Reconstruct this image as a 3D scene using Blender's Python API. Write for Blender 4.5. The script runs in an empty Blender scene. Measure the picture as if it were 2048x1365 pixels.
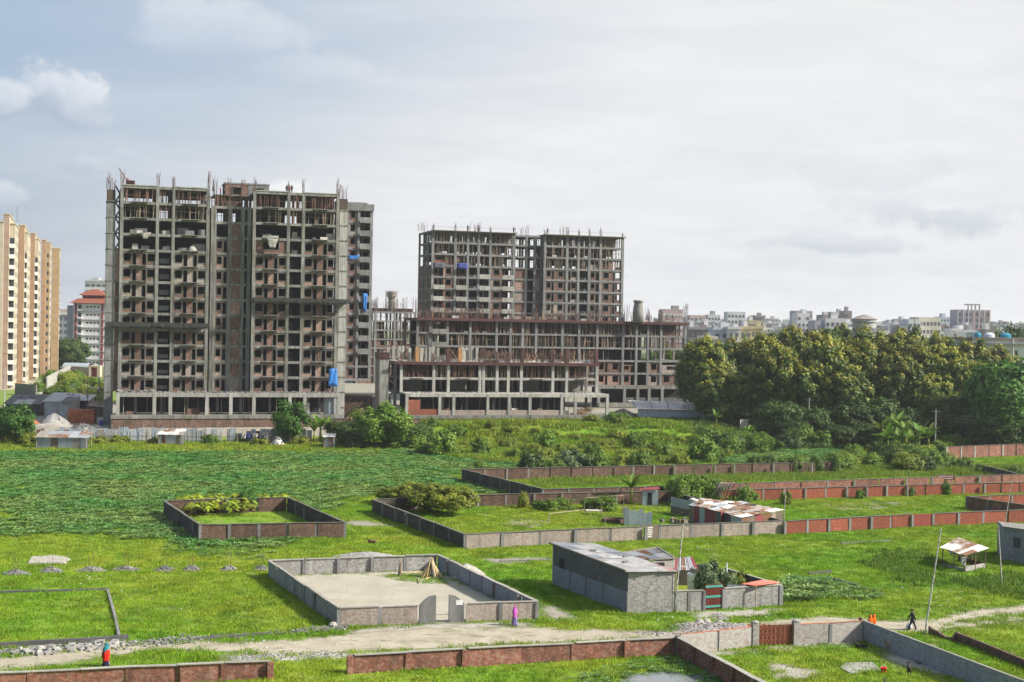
import bpy, bmesh, math, random
import numpy as np
from mathutils import Matrix, Vector
random.seed(7); RNG = np.random.default_rng(11)
R = math.radians
SC = bpy.context.scene
COL = SC.collection

# ------------------------------------------------------------------ camera
CAM_H, F_PX = 23.0, 2844.0                       # 50 mm lens on an eighth-floor balcony
cam_d = bpy.data.cameras.new("camera"); cam_o = bpy.data.objects.new("camera", cam_d); COL.objects.link(cam_o)
cam_d.lens = 50.0; cam_d.sensor_width = 36.0; cam_d.clip_start = 0.5; cam_d.clip_end = 12000
CAM_M = Matrix.Rotation(R(90 - 0.65), 4, 'X') @ Matrix.Rotation(R(1.05), 4, 'Z')
cam_o.matrix_world = Matrix.Translation((0, 0, CAM_H)) @ CAM_M
SC.camera = cam_o

# ------------------------------------------------------------------ sky, sun, exposure
SUN_EL, SUN_AZ = 36.0, 99.0                      # azimuth from +Y towards +X
sun_dir = Vector((math.sin(R(SUN_AZ)) * math.cos(R(SUN_EL)), math.cos(R(SUN_AZ)) * math.cos(R(SUN_EL)), math.sin(R(SUN_EL))))
sd = bpy.data.lights.new("sun", 'SUN'); sd.energy = 4.2; sd.angle = R(5.0); sd.color = (1.0, 0.94, 0.84)
so = bpy.data.objects.new("sun", sd); COL.objects.link(so)
so.rotation_euler = sun_dir.to_track_quat('Z', 'Y').to_euler()
VS = SC.view_settings
VS.view_transform = 'Standard'; VS.look = 'None'; VS.gamma = 1.0; VS.use_curve_mapping = False; VS.exposure = 1.2
SC.cycles.use_denoising = True
SC.cycles.max_bounces = 6; SC.cycles.diffuse_bounces = 3; SC.cycles.glossy_bounces = 2; SC.cycles.transmission_bounces = 2
SC.cycles.transparent_max_bounces = 8; SC.cycles.volume_bounces = 0
SC.cycles.use_adaptive_sampling = True; SC.cycles.adaptive_threshold = 0.02

def px_dir(px, py):
    return (CAM_M.to_3x3() @ Vector(((px - 1024) / F_PX, (682.5 - py) / F_PX, -1.0)))
def G(px, py, z=0.0):
    "surveyed point of the photograph on the level z"
    d = px_dir(px, py); t = (z - CAM_H) / d.z
    return Vector((d.x * t, d.y * t, z))
def AT(px, py, D):
    "surveyed point at distance D along +Y"
    d = px_dir(px, py); t = D / d.y
    return Vector((d.x * t, D, CAM_H + d.z * t))

# ------------------------------------------------------------------ node helpers
def NT(m): return m.node_tree.nodes, m.node_tree.links
class NB:
    def __init__(s, tree): s.t = tree; s.n = tree.nodes; s.l = tree.links
    def add(s, typ, **kw):
        n = s.n.new(typ)
        for k, v in kw.items():
            if k.startswith('i_'):
                n.inputs[k[2:].replace('_', ' ')].default_value = v
            else: setattr(n, k, v)
        return n
    def link(s, a, b): s.l.new(a, b)
    def math(s, op, a, b=0.0, c=None, clamp=False):
        n = s.n.new('ShaderNodeMath'); n.operation = op; n.use_clamp = clamp
        for i, v in enumerate((a, b, c)):
            if v is None: continue
            if isinstance(v, (int, float)): n.inputs[i].default_value = v
            else: s.l.new(v, n.inputs[i])
        return n.outputs[0]
    def mix(s, f, a, b, typ='MIX'):
        n = s.n.new('ShaderNodeMix'); n.data_type = 'RGBA'; n.blend_type = typ
        for i, v in ((0, f), (6, a), (7, b)):
            if isinstance(v, (int, float)): n.inputs[i].default_value = v
            elif isinstance(v, (tuple, list)): n.inputs[i].default_value = (*v[:3], 1)
            else: s.l.new(v, n.inputs[i])
        return n.outputs[2]
    def ramp(s, f, stops):
        n = s.n.new('ShaderNodeValToRGB'); e = n.color_ramp.elements
        while len(e) < len(stops): e.new(0.5)
        for el, (p, c) in zip(e, stops):
            el.position = p; el.color = (c, c, c, 1) if isinstance(c, (int, float)) else (*c, 1)
        s.l.new(f, n.inputs[0]); return n.outputs[0]
    def noise(s, vec, scale, detail=4, rough=0.55, dist=0.0, out=0):
        n = s.n.new('ShaderNodeTexNoise'); n.inputs['Scale'].default_value = scale
        n.inputs['Detail'].default_value = detail; n.inputs['Roughness'].default_value = rough; n.inputs['Distortion'].default_value = dist
        if vec is not None: s.l.new(vec, n.inputs['Vector'])
        return n.outputs[out]
    def mapping(s, vec, scale=(1, 1, 1), loc=(0, 0, 0), rot=(0, 0, 0)):
        n = s.n.new('ShaderNodeMapping'); n.inputs['Scale'].default_value = scale; n.inputs['Location'].default_value = loc; n.inputs['Rotation'].default_value = rot
        s.l.new(vec, n.inputs['Vector']); return n.outputs[0]

MATS = {}
def new_mat(name):
    m = bpy.data.materials.new(name); m.use_nodes = True
    b = NB(m.node_tree); p = m.node_tree.nodes['Principled BSDF']
    p.inputs['Specular IOR Level'].default_value = 0.25
    MATS[name] = m
    return m, b, p
def pos(b): return b.add('ShaderNodeNewGeometry').outputs['Position']
def objrand(b): return b.add('ShaderNodeObjectInfo').outputs['Random']
def bump(b, p, h, strength, dist=0.05):
    n = b.add('ShaderNodeBump'); n.inputs['Strength'].default_value = strength; n.inputs['Distance'].default_value = dist
    b.link(h, n.inputs['Height']); b.link(n.outputs[0], p.inputs['Normal'])

def plain(name, c, c2=None, scale=3.0, rough=0.8, metal=0.0, bmp=0.0, rnd=0.0, stretch=(1, 1, 1), contrast=(0.35, 0.65)):
    "two colours of the same stuff mixed by noise in world space"
    m, b, p = new_mat(name)
    c2 = c2 or tuple(v * 0.72 for v in c)
    v = b.mapping(pos(b), stretch)
    n = b.noise(v, scale, 5, 0.6)
    col = b.mix(b.ramp(n, [(contrast[0], 0.0), (contrast[1], 1.0)]), c, c2)
    if rnd:
        col = b.mix(1.0, col, b.ramp(objrand(b), [(0, 1 - rnd), (1, 1 + rnd)]), 'MULTIPLY')
    b.link(col, p.inputs['Base Color']); p.inputs['Roughness'].default_value = rough; p.inputs['Metallic'].default_value = metal
    if bmp: bump(b, p, n, bmp)
    return m

def concrete(name, c, dark, algae=0.0, streak=0.6, scale=0.6):
    m, b, p = new_mat(name)
    P = pos(b)
    big = b.noise(P, scale, 5, 0.6)
    st = b.noise(b.mapping(P, (2.2, 2.2, 0.16)), 1.0, 5, 0.65)
    fine = b.noise(P, 7.0, 4, 0.6)
    col = b.mix(b.ramp(big, [(0.35, 0.0), (0.7, 0.7)]), c, dark)
    col = b.mix(b.math('MULTIPLY', b.ramp(st, [(0.46, 0.0), (0.68, 1.0)]), streak), col, tuple(v * 0.38 for v in dark))
    col = b.mix(b.math('MULTIPLY', b.ramp(fine, [(0.4, 0.0), (0.7, 1.0)]), 0.35), col, tuple(v * 0.75 for v in c))
    if algae:
        a = b.noise(b.mapping(P, (0.5, 0.5, 0.35), (31, 7, 3)), 1.0, 5, 0.6)
        col = b.mix(b.math('MULTIPLY', b.ramp(a, [(0.5, 0.0), (0.68, 1.0)]), algae), col, (0.16, 0.15, 0.06))
    col = b.mix(1.0, col, b.ramp(objrand(b), [(0, 0.86), (1, 1.1)]), 'MULTIPLY')
    b.link(col, p.inputs['Base Color']); p.inputs['Roughness'].default_value = 0.9
    bump(b, p, fine, 0.25, 0.04)
    return m

def brick(name, c1, c2, mortar, wash=(0.3, 0.28, 0.26), wash_amt=0.3, dirt=0.3, soot=(0.05, 0.045, 0.04), bw=0.25, bh=0.083):
    m, b, p = new_mat(name)
    uv = b.add('ShaderNodeUVMap').outputs[0]
    t = b.n.new('ShaderNodeTexBrick'); b.link(uv, t.inputs['Vector'])
    t.inputs['Color1'].default_value = (*c1, 1); t.inputs['Color2'].default_value = (*c2, 1); t.inputs['Mortar'].default_value = (*mortar, 1)
    t.inputs['Scale'].default_value = 1.0; t.inputs['Brick Width'].default_value = bw; t.inputs['Row Height'].default_value = bh
    t.inputs['Mortar Size'].default_value = 0.011; t.inputs['Mortar Smooth'].default_value = 0.3; t.inputs['Bias'].default_value = -0.1
    P = pos(b)
    n1 = b.noise(P, 0.9, 5, 0.65); n2 = b.noise(b.mapping(P, (1, 1, 1), (9, 4, 2)), 3.4, 5, 0.7); st = b.noise(b.mapping(P, (1.6, 1.6, 0.25), (3, 3, 1)), 1.0, 5, 0.6)
    n4 = b.noise(b.mapping(P, (5, 5, 9)), 1.0, 2, 0.6)
    n5 = b.noise(b.mapping(P, (2.2, 2.2, 7), (7, 1, 4)), 1.0, 3, 0.7)
    col = b.mix(b.ramp(n4, [(0.42, 0.0), (0.6, 0.75)]), t.outputs['Color'], tuple(v * 0.5 for v in c1))
    col = b.mix(b.math('MULTIPLY', b.ramp(n5, [(0.56, 0.0), (0.66, 1.0)]), 0.55), col, tuple(min(1, v * 1.5 + .02) for v in c1))
    col = b.mix(b.math('MULTIPLY', b.ramp(n2, [(0.5, 0.0), (0.62, 1.0)]), wash_amt), col, wash)
    col = b.mix(b.math('MULTIPLY', b.ramp(n1, [(0.45, 0.0), (0.7, 1.0)]), dirt), col, soot)
    col = b.mix(b.math('MULTIPLY', b.ramp(st, [(0.5, 0.0), (0.7, 1.0)]), dirt * 0.8), col, soot)
    col = b.mix(1.0, col, b.ramp(objrand(b), [(0, 0.8), (1, 1.18)]), 'MULTIPLY')
    b.link(col, p.inputs['Base Color']); p.inputs['Roughness'].default_value = 0.92
    bump(b, p, t.outputs['Fac'], -0.5, 0.02)
    return m

def plaster(name, c, c2, speck, speck_amt=0.5, dirt=0.3):
    "rough splashed mortar over brick, the bricks still showing"
    m, b, p = new_mat(name)
    P = pos(b); uv = b.add('ShaderNodeUVMap').outputs[0]
    t = b.n.new('ShaderNodeTexBrick'); b.link(uv, t.inputs['Vector'])
    t.inputs['Color1'].default_value = (*c, 1); t.inputs['Color2'].default_value = (*c2, 1); t.inputs['Mortar'].default_value = (*[min(1, v * 1.35) for v in c], 1)
    t.inputs['Scale'].default_value = 1.0; t.inputs['Brick Width'].default_value = 0.25; t.inputs['Row Height'].default_value = 0.083
    t.inputs['Mortar Size'].default_value = 0.016; t.inputs['Mortar Smooth'].default_value = 0.6
    n1 = b.noise(P, 6.5, 4, 0.7); n2 = b.noise(P, 0.5, 5, 0.6); st = b.noise(b.mapping(P, (1.8, 1.8, 0.2)), 1.0, 5, 0.65)
    n6 = b.noise(b.mapping(P, (2.6, 2.6, 6), (7, 1, 4)), 1.0, 3, 0.7)
    col0 = b.mix(b.math('MULTIPLY', b.ramp(n6, [(0.5, 0.0), (0.62, 1.0)]), 0.6), t.outputs['Color'], speck)
    col = b.mix(b.math('MULTIPLY', b.ramp(n1, [(0.5, 0.0), (0.58, 1.0)]), speck_amt), col0, speck)
    col = b.mix(b.ramp(n2, [(0.35, 0.0), (0.7, 0.6)]), col, c2)
    col = b.mix(b.math('MULTIPLY', b.ramp(st, [(0.5, 0.0), (0.72, 1.0)]), dirt), col, (0.05, 0.05, 0.045))
    col = b.mix(1.0, col, b.ramp(objrand(b), [(0, 0.88), (1, 1.1)]), 'MULTIPLY')
    b.link(col, p.inputs['Base Color']); p.inputs['Roughness'].default_value = 0.93
    bump(b, p, n1, 0.5, 0.03)
    return m

def tin(name, c, rust=0.4, rough=0.45, metal=0.35):
    m, b, p = new_mat(name)
    P = pos(b)
    n = b.noise(P, 1.1, 6, 0.7); n2 = b.noise(b.mapping(P, (1, 1, 1), (5, 5, 5)), 5.0, 3, 0.6)
    r = b.math('ADD', n, b.math('MULTIPLY', b.math('SUBTRACT', objrand(b), 0.5), 0.25))
    f = b.ramp(r, [(0.62 - rust * 0.25, 0.0), (0.70 - rust * 0.2, 1.0)])
    base = b.mix(b.ramp(n2, [(0.35, 0.0), (0.7, 0.6)]), c, tuple(v * 0.6 for v in c))
    base = b.mix(1.0, base, b.ramp(objrand(b), [(0, 0.72), (1, 1.15)]), 'MULTIPLY')
    col = b.mix(b.math('MULTIPLY', f, rust * 1.6, clamp=True), base, (0.15, 0.075, 0.04))
    b.link(col, p.inputs['Base Color']); p.inputs['Roughness'].default_value = rough
    b.link(b.math('MULTIPLY', b.math('SUBTRACT', 1.0, f), metal), p.inputs['Metallic'])
    return m

def leafmat(name, c, c2, tint=(0.3, 0.27, 0.06), tint_amt=1.0, trans=0.25, scale=0.5, rough=0.55):
    m, b, p = new_mat(name)
    P = pos(b)
    n = b.noise(P, scale, 3, 0.6); a = b.add('ShaderNodeAttribute', attribute_name='tint'); a2 = b.add('ShaderNodeAttribute', attribute_name='rnd')
    col = b.mix(b.ramp(n, [(0.35, 0.0), (0.65, 1.0)]), c, c2)
    col = b.mix(b.math('MULTIPLY', a.outputs['Fac'], tint_amt), col, tint)
    col = b.mix(1.0, col, b.ramp(a2.outputs['Fac'], [(0, 0.55), (1, 1.4)]), 'MULTIPLY')
    col = b.mix(1.0, col, b.ramp(objrand(b), [(0, 0.8), (1, 1.2)]), 'MULTIPLY')
    b.link(col, p.inputs['Base Color']); p.inputs['Roughness'].default_value = rough
    tr = b.add('ShaderNodeBsdfTranslucent'); b.link(b.mix(0.5, col, b.mix(1.0, col, (1.2, 1.3, 0.5), 'MULTIPLY')), tr.inputs['Color'])
    mx = b.add('ShaderNodeMixShader'); mx.inputs[0].default_value = trans
    b.link(p.outputs[0], mx.inputs[1]); b.link(tr.outputs[0], mx.inputs[2])
    b.link(mx.outputs[0], b.n['Material Output'].inputs['Surface'])
    return m

# ------------------------------------------------------------------ mesh helpers
class MB:
    "collects faces; build() links them as one mesh object"
    def __init__(s): s.v = []; s.f = []
    def quad(s, a, b, c, d): i = len(s.v); s.v += [tuple(a), tuple(b), tuple(c), tuple(d)]; s.f.append((i, i + 1, i + 2, i + 3)); return s
    def tri(s, a, b, c): i = len(s.v); s.v += [tuple(a), tuple(b), tuple(c)]; s.f.append((i, i + 1, i + 2)); return s
    def box(s, x0, x1, y0, y1, z0, z1, rz=0.0, c=(0, 0, 0), rx=0.0):
        i = len(s.v); ca, sa = math.cos(rz), math.sin(rz); cb, sb = math.cos(rx), math.sin(rx)
        for x, y, z in ((x0, y0, z0), (x1, y0, z0), (x1, y1, z0), (x0, y1, z0), (x0, y0, z1), (x1, y0, z1), (x1, y1, z1), (x0, y1, z1)):
            y, z = y * cb - z * sb, y * sb + z * cb
            s.v.append((c[0] + x * ca - y * sa, c[1] + x * sa + y * ca, c[2] + z))
        s.f += [tuple(i + k for k in q) for q in ((0, 3, 2, 1), (4, 5, 6, 7), (0, 1, 5, 4), (1, 2, 6, 5), (2, 3, 7, 6), (3, 0, 4, 7))]
        return s
    def beam(s, p, q, w, h, up=(0, 0, 1)):
        "square bar from p to q"
        p, q = Vector(p), Vector(q); d = (q - p).normalized(); a = d.cross(Vector(up))
        if a.length < 1e-4: a = d.cross(Vector((0, 1, 0)))
        a.normalize(); b = a.cross(d).normalized(); i = len(s.v)
        for e in (p, q):
            for sx, sy in ((-1, -1), (1, -1), (1, 1), (-1, 1)): s.v.append(tuple(e + a * (sx * w / 2) + b * (sy * h / 2)))
        s.f += [tuple(i + k for k in f) for f in ((3, 2, 1, 0), (4, 5, 6, 7), (0, 1, 5, 4), (1, 2, 6, 5), (2, 3, 7, 6), (3, 0, 4, 7))]
        return s
    def tube(s, pts, rad, n=6, cap=True):
        pts = [Vector(p) for p in pts]; rad = rad if isinstance(rad, (list, tuple)) else [rad] * len(pts)
        base = len(s.v); ref = Vector((0.31, 0.52, 0.79))
        for k, p in enumerate(pts):
            d = (pts[min(k + 1, len(pts) - 1)] - pts[max(k - 1, 0)]).normalized()
            a = d.cross(ref).normalized(); b = d.cross(a)
            for j in range(n):
                t = 2 * math.pi * j / n; s.v.append(tuple(p + (a * math.cos(t) + b * math.sin(t)) * rad[k]))
        for k in range(len(pts) - 1):
            for j in range(n):
                j2 = (j + 1) % n; s.f.append((base + k * n + j, base + k * n + j2, base + (k + 1) * n + j2, base + (k + 1) * n + j))
        if cap:
            s.f.append(tuple(base + j for j in range(n))[::-1]); s.f.append(tuple(base + (len(pts) - 1) * n + j for j in range(n)))
        return s
    def lathe(s, prof, n=12, c=(0, 0, 0), sx=1.0, sy=1.0, rz=0.0):
        base = len(s.v)
        for r, z in prof:
            for j in range(n):
                t = 2 * math.pi * j / n + rz; s.v.append((c[0] + math.cos(t) * r * sx, c[1] + math.sin(t) * r * sy, c[2] + z))
        for k in range(len(prof) - 1):
            for j in range(n):
                j2 = (j + 1) % n; s.f.append((base + k * n + j, base + k * n + j2, base + (k + 1) * n + j2, base + (k + 1) * n + j))
        s.f.append(tuple(base + j for j in range(n))[::-1]); s.f.append(tuple(base + (len(prof) - 1) * n + j for j in range(n)))
        return s
    def mesh(s, name, mat=None, smooth=False):
        me = bpy.data.meshes.new(name); me.from_pydata(s.v, [], s.f)
        add_uv(me)
        if mat: me.materials.append(MATS[mat] if isinstance(mat, str) else mat)
        if smooth: me.polygons.foreach_set('use_smooth', [True] * len(me.polygons))
        me.update(); return me
    def build(s, name, mat, parent=None, loc=(0, 0, 0), smooth=False, rz=0.0):
        return link(name, s.mesh(name, mat, smooth), parent, loc, rz)

def add_uv(me):
    "metres along the face and up it"
    nl = len(me.loops)
    if not nl: return
    n = np.empty(len(me.polygons) * 3); me.polygons.foreach_get('normal', n); n = n.reshape(-1, 3)
    tot = np.empty(len(me.polygons), int); me.polygons.foreach_get('loop_total', tot)
    vi = np.empty(nl, int); me.loops.foreach_get('vertex_index', vi)
    co = np.empty(len(me.vertices) * 3); me.vertices.foreach_get('co', co); co = co.reshape(-1, 3)[vi]
    n = np.repeat(n, tot, axis=0)
    flat = np.abs(n[:, 2]) > 0.8
    h = np.stack([-n[:, 1], n[:, 0]], 1); h /= np.maximum(np.linalg.norm(h, axis=1, keepdims=True), 1e-6)
    u = np.where(flat, co[:, 0], (co[:, :2] * h).sum(1)); v = np.where(flat, co[:, 1], co[:, 2])
    me.uv_layers.new(name='UVMap').data.foreach_set('uv', np.stack([u, v], 1).ravel())

def link(name, me, parent=None, loc=(0, 0, 0), rz=0.0, scale=None):
    o = bpy.data.objects.new(name, me); COL.objects.link(o)
    o.location = loc; o.rotation_euler = (0, 0, rz)
    if scale is not None: o.scale = scale if not isinstance(scale, (int, float)) else (scale,) * 3
    if parent is not None: o.parent = parent
    return o
def tag(o, label, cat=None, group=None, kind=None):
    if label: o['label'] = label
    if cat: o['category'] = cat
    if group: o['group'] = group
    if kind: o['kind'] = kind
    return o
def thing(name, label, cat, loc=(0, 0, 0), rz=0.0, group=None):
    o = bpy.data.objects.new(name, None); COL.objects.link(o); o.location = loc; o.rotation_euler = (0, 0, rz); o.empty_display_size = 0.5
    return tag(o, label, cat, group)
def copy_tree(o, parent=None):
    c = o.copy(); COL.objects.link(c); c.parent = parent
    for ch in list(o.children): copy_tree(ch, c)
    return c
def stuff(o): o['kind'] = 'stuff'; return o
U = random.uniform
ORDS = 'first second third fourth fifth sixth seventh eighth ninth tenth eleventh twelfth thirteenth fourteenth fifteenth sixteenth seventeenth eighteenth nineteenth twentieth'.split()
def number_labels(objs, text):
    "say which of a row each one is, counted from the left as seen"
    for i, o in enumerate(sorted(objs, key=lambda o: o.location.x / o.location.y)): o['label'] = text % ORDS[i]
# ------------------------------------------------------------------ sky dome
W = bpy.data.worlds.new("World"); SC.world = W; W.use_nodes = True
b = NB(W.node_tree)
bg = b.n['Background']
sky = b.add('ShaderNodeTexSky', sky_type='NISHITA', sun_disc=False, sun_elevation=R(SUN_EL), sun_rotation=R(SUN_AZ), altitude=10, air_density=1.3, dust_density=4.0, ozone_density=1.5)
D = b.add('ShaderNodeTexCoord').outputs['Generated']
sep = b.add('ShaderNodeSeparateXYZ'); b.link(D, sep.inputs[0]); dx, dy, dz = sep.outputs
# cloud deck: directions projected on a level layer
zz = b.math('ADD', b.math('MAXIMUM', dz, 0.0), 0.16)
cv = b.add('ShaderNodeCombineXYZ'); b.link(b.math('DIVIDE', dx, zz), cv.inputs[0]); b.link(b.math('DIVIDE', dy, zz), cv.inputs[1])
veil_n = b.noise(b.mapping(cv.outputs[0], (0.55, 0.9, 1), (2.3, 1.1, 0)), 1.0, 6, 0.55, 0.4)
fine_n = b.noise(b.mapping(cv.outputs[0], (1, 1.6, 1), (7.3, 3.1, 0)), 3.0, 8, 0.6, 0.6)
sky_c = b.mix(1.0, sky.outputs[0], (0.075, 0.075, 0.075), 'MULTIPLY')
# thin bright veil, thicker towards the sun
sunv = b.add('ShaderNodeVectorMath', operation='DOT_PRODUCT'); b.link(D, sunv.inputs[0]); sunv.inputs[1].default_value = (0.985, 0.17, 0.0)
cover = b.math('ADD', b.math('ADD', b.math('MULTIPLY', sunv.outputs['Value'], 2.2), 0.54), b.math('MULTIPLY', b.math('SUBTRACT', veil_n, 0.5), 1.0))
low = b.math('MULTIPLY', b.math('SUBTRACT', 0.16, dz), 2.0, clamp=True)
cover = b.math('ADD', cover, low)
cover = b.math('MINIMUM', b.math('MAXIMUM', cover, 0.0), 0.97)
veil_c = b.mix(b.ramp(fine_n, [(0.36, 0.0), (0.66, 1.0)]), (0.415, 0.42, 0.432), (0.45, 0.452, 0.456))
col = b.mix(cover, b.mix(0.62, sky_c, (0.165, 0.24, 0.36)), veil_c)
# grey-blue cloud bellies low in the sky
sh_n = b.noise(b.mapping(D, (3.2, 3.2, 16.0), (0.9, 0.4, 0.35)), 1.0, 7, 0.6, 0.3)
shf = b.math('MULTIPLY', b.ramp(sh_n, [(0.53, 0.0), (0.68, 1.0)]), b.math('MULTIPLY', b.ramp(dz, [(0.005, 0.0), (0.05, 1.0), (0.12, 0.8), (0.2, 0.15)]), 0.3))
col = b.mix(shf, col, (0.29, 0.335, 0.365))
# cumulus heaps: billowing outlines, white crowns, grey bases
BILL = {s: b.noise(b.mapping(D, (1, 1, 1.2), (1.3, 2.1, 0)), s, 5, 0.58, 0.2) for s in (11.0, 24.0)}
def cumulus(col, px, py, rx, ry, amt=1.0, base=0.45, rough=2.6):
    c = px_dir(px, py).normalized()
    rt = Vector((c.y, -c.x, 0)).normalized(); up = rt.cross(c)
    def dot(v):
        n = b.add('ShaderNodeVectorMath', operation='DOT_PRODUCT'); b.link(D, n.inputs[0]); n.inputs[1].default_value = v; return n.outputs['Value']
    u = b.math('DIVIDE', dot(tuple(rt)), rx / F_PX); w = b.math('DIVIDE', dot(tuple(up)), ry / F_PX)
    r2 = b.math('ADD', b.math('MULTIPLY', u, u), b.math('MULTIPLY', w, w))
    bill = BILL[11.0 if rx > 100 else 24.0]
    front = b.math('GREATER_THAN', dot(tuple(c)), 0.0)
    m = b.math('ADD', b.math('SUBTRACT', 1.0, b.math('SQRT', r2)), b.math('MULTIPLY', b.math('SUBTRACT', bill, 0.5), rough))
    m = b.math('MULTIPLY', b.math('MULTIPLY', b.ramp(m, [(0.06, 0.0), (0.42, 1.0)]), amt), front)
    shade = b.ramp(b.math('ADD', b.math('ADD', b.math('MULTIPLY', w, 0.42), b.math('MULTIPLY', u, 0.12)), b.math('ADD', base, b.math('MULTIPLY', b.math('SUBTRACT', bill, 0.5), 1.1))), [(0.1, (0.225, 0.265, 0.325)), (0.5, (0.36, 0.385, 0.425)), (0.95, (0.47, 0.475, 0.48))])
    return b.mix(m, col, shade)
for a in ((112, 200, 100, 72, 0.88, 0.30), (8, 205, 66, 52, 0.65, 0.32), (262, 312, 48, 26, 0.6, 0.5), (165, 330, 60, 26, 0.35, 0.3), (15, 395, 60, 30, 0.4, 0.55), (555, 385, 60, 26, 0.85, 0.8),
          (445, 60, 230, 70, 0.4, 0.62), (620, 140, 150, 40, 0.25, 0.6), (1900, 438, 210, 52, 0.45, 0.22, 5.0), (1700, 490, 220, 34, 0.4, 0.2, 5.0), (1400, 520, 120, 40, 0.3, 0.75), (1830, 335, 170, 40, 0.15, 0.25, 5.0)):
    col = cumulus(col, *a)
col = b.mix(1.0, col, (8.6, 8.6, 8.6), 'MULTIPLY')
b.link(col, bg.inputs['Color']); bg.inputs['Strength'].default_value = 0.1
# ------------------------------------------------------------------ materials
concrete('concrete_old', (0.245, 0.245, 0.228), (0.11, 0.11, 0.10), algae=0.5, streak=0.95)
concrete('concrete_grey', (0.225, 0.227, 0.225), (0.10, 0.102, 0.10), algae=0.15, streak=0.6)
concrete('concrete_pale', (0.37, 0.365, 0.34), (0.22, 0.215, 0.195), algae=0.35, streak=0.6)
concrete('concrete_slab', (0.22, 0.21, 0.19), (0.13, 0.125, 0.11), algae=0.3, streak=0.3)
concrete('coping', (0.15, 0.145, 0.13), (0.07, 0.068, 0.062), algae=0.3, streak=0.4, scale=1.5)
concrete('coping_pale', (0.33, 0.32, 0.28), (0.2, 0.19, 0.17), algae=0.2, streak=0.3, scale=1.5)
brick('brick_tower', (0.185, 0.09, 0.066), (0.10, 0.056, 0.043), (0.17, 0.135, 0.11), wash=(0.33, 0.24, 0.2), wash_amt=0.4, dirt=0.4, soot=(0.07, 0.05, 0.04))
brick('brick_podium', (0.22, 0.11, 0.085), (0.14, 0.085, 0.065), (0.22, 0.18, 0.15), wash=(0.38, 0.28, 0.24), wash_amt=0.5, dirt=0.9, soot=(0.06, 0.055, 0.03))
brick('brick_red', (0.30, 0.078, 0.04), (0.20, 0.052, 0.028), (0.22, 0.10, 0.07), wash=(0.26, 0.09, 0.065), wash_amt=0.25, dirt=0.3, soot=(0.075, 0.028, 0.02))
brick('brick_front', (0.29, 0.095, 0.055), (0.13, 0.052, 0.038), (0.24, 0.18, 0.15), wash=(0.38, 0.28, 0.235), wash_amt=0.42, dirt=0.5, soot=(0.04, 0.027, 0.024))
brick('brick_brown', (0.15, 0.07, 0.045), (0.085, 0.05, 0.037), (0.15, 0.13, 0.105), wash=(0.26, 0.2, 0.16), wash_amt=0.3, dirt=0.65, soot=(0.042, 0.037, 0.032))
brick('brick_grimy', (0.095, 0.066, 0.05), (0.06, 0.05, 0.044), (0.12, 0.11, 0.095), wash=(0.17, 0.155, 0.14), wash_amt=0.4, dirt=0.7, soot=(0.032, 0.031, 0.029))
brick('brick_clean', (0.30, 0.085, 0.04), (0.22, 0.065, 0.034), (0.25, 0.13, 0.09), dirt=0.12, wash_amt=0.1)
plaster('plaster_splash', (0.34, 0.33, 0.315), (0.21, 0.205, 0.195), (0.09, 0.086, 0.082), 0.6, 0.5)
plaster('plaster_warm', (0.33, 0.295, 0.26), (0.215, 0.19, 0.165), (0.2, 0.105, 0.072), 0.5, 0.45)
plaster('plaster_blue', (0.24, 0.255, 0.28), (0.175, 0.19, 0.215), (0.11, 0.115, 0.125), 0.4, 0.2)  # blue-grey render, also used where a plot wall's shade is put into colour
plaster('plaster_light', (0.35, 0.345, 0.33), (0.27, 0.26, 0.245), (0.2, 0.10, 0.075), 0.35, 0.15)
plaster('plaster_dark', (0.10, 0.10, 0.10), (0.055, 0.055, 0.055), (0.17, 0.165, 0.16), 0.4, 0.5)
brick('brick_wash', (0.31, 0.17, 0.13), (0.22, 0.13, 0.1), (0.3, 0.25, 0.21), wash=(0.42, 0.33, 0.28), wash_amt=0.6, dirt=0.3, soot=(0.09, 0.065, 0.05))
plain('cloth_dirty', (0.36, 0.35, 0.31), (0.2, 0.19, 0.165), 1.5)
tin('tin_grey', (0.42, 0.44, 0.47), 0.25); tin('tin_pale', (0.60, 0.58, 0.55), 0.28, 0.6, 0.0); tin('tin_rust', (0.36, 0.33, 0.30), 0.75, 0.7, 0.2)
tin('tin_blue', (0.36, 0.42, 0.48), 0.18, 0.5, 0.25); tin('tin_dark', (0.10, 0.10, 0.11), 0.2, 0.5, 0.2)
plain('dark_formwork', (0.085, 0.06, 0.045), (0.05, 0.04, 0.035), 1.2)
plain('red_steel', (0.085, 0.034, 0.031), (0.05, 0.024, 0.024), 2.0, 0.6, rnd=0.3)
plain('bamboo_prop', (0.26, 0.205, 0.15), (0.12, 0.10, 0.08), 0.6, rnd=0.4)
plain('rust_prop', (0.19, 0.105, 0.078), (0.085, 0.055, 0.045), 0.5, rnd=0.4)
plain('bamboo', (0.42, 0.36, 0.26), (0.27, 0.23, 0.17), 3.0, rnd=0.2); plain('bamboo_fresh', (0.55, 0.42, 0.22), (0.4, 0.28, 0.13), 3.0, rnd=0.25)
plain('pole_pale', (0.5, 0.49, 0.46), (0.25, 0.24, 0.22), 2.5, stretch=(1, 1, 2))
plain('wood_old', (0.2, 0.15, 0.11), (0.11, 0.085, 0.065), 2.0, rnd=0.25); plain('wood_new', (0.36, 0.20, 0.09), (0.22, 0.12, 0.06), 2.0, rnd=0.25)
plain('rebar', (0.16, 0.10, 0.08), (0.10, 0.07, 0.06), 0.5, 0.7); plain('room_shade', (0.024, 0.023, 0.025), (0.013, 0.013, 0.014), 0.4)  # near-black for interiors and openings: their shade is put into the colour
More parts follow.
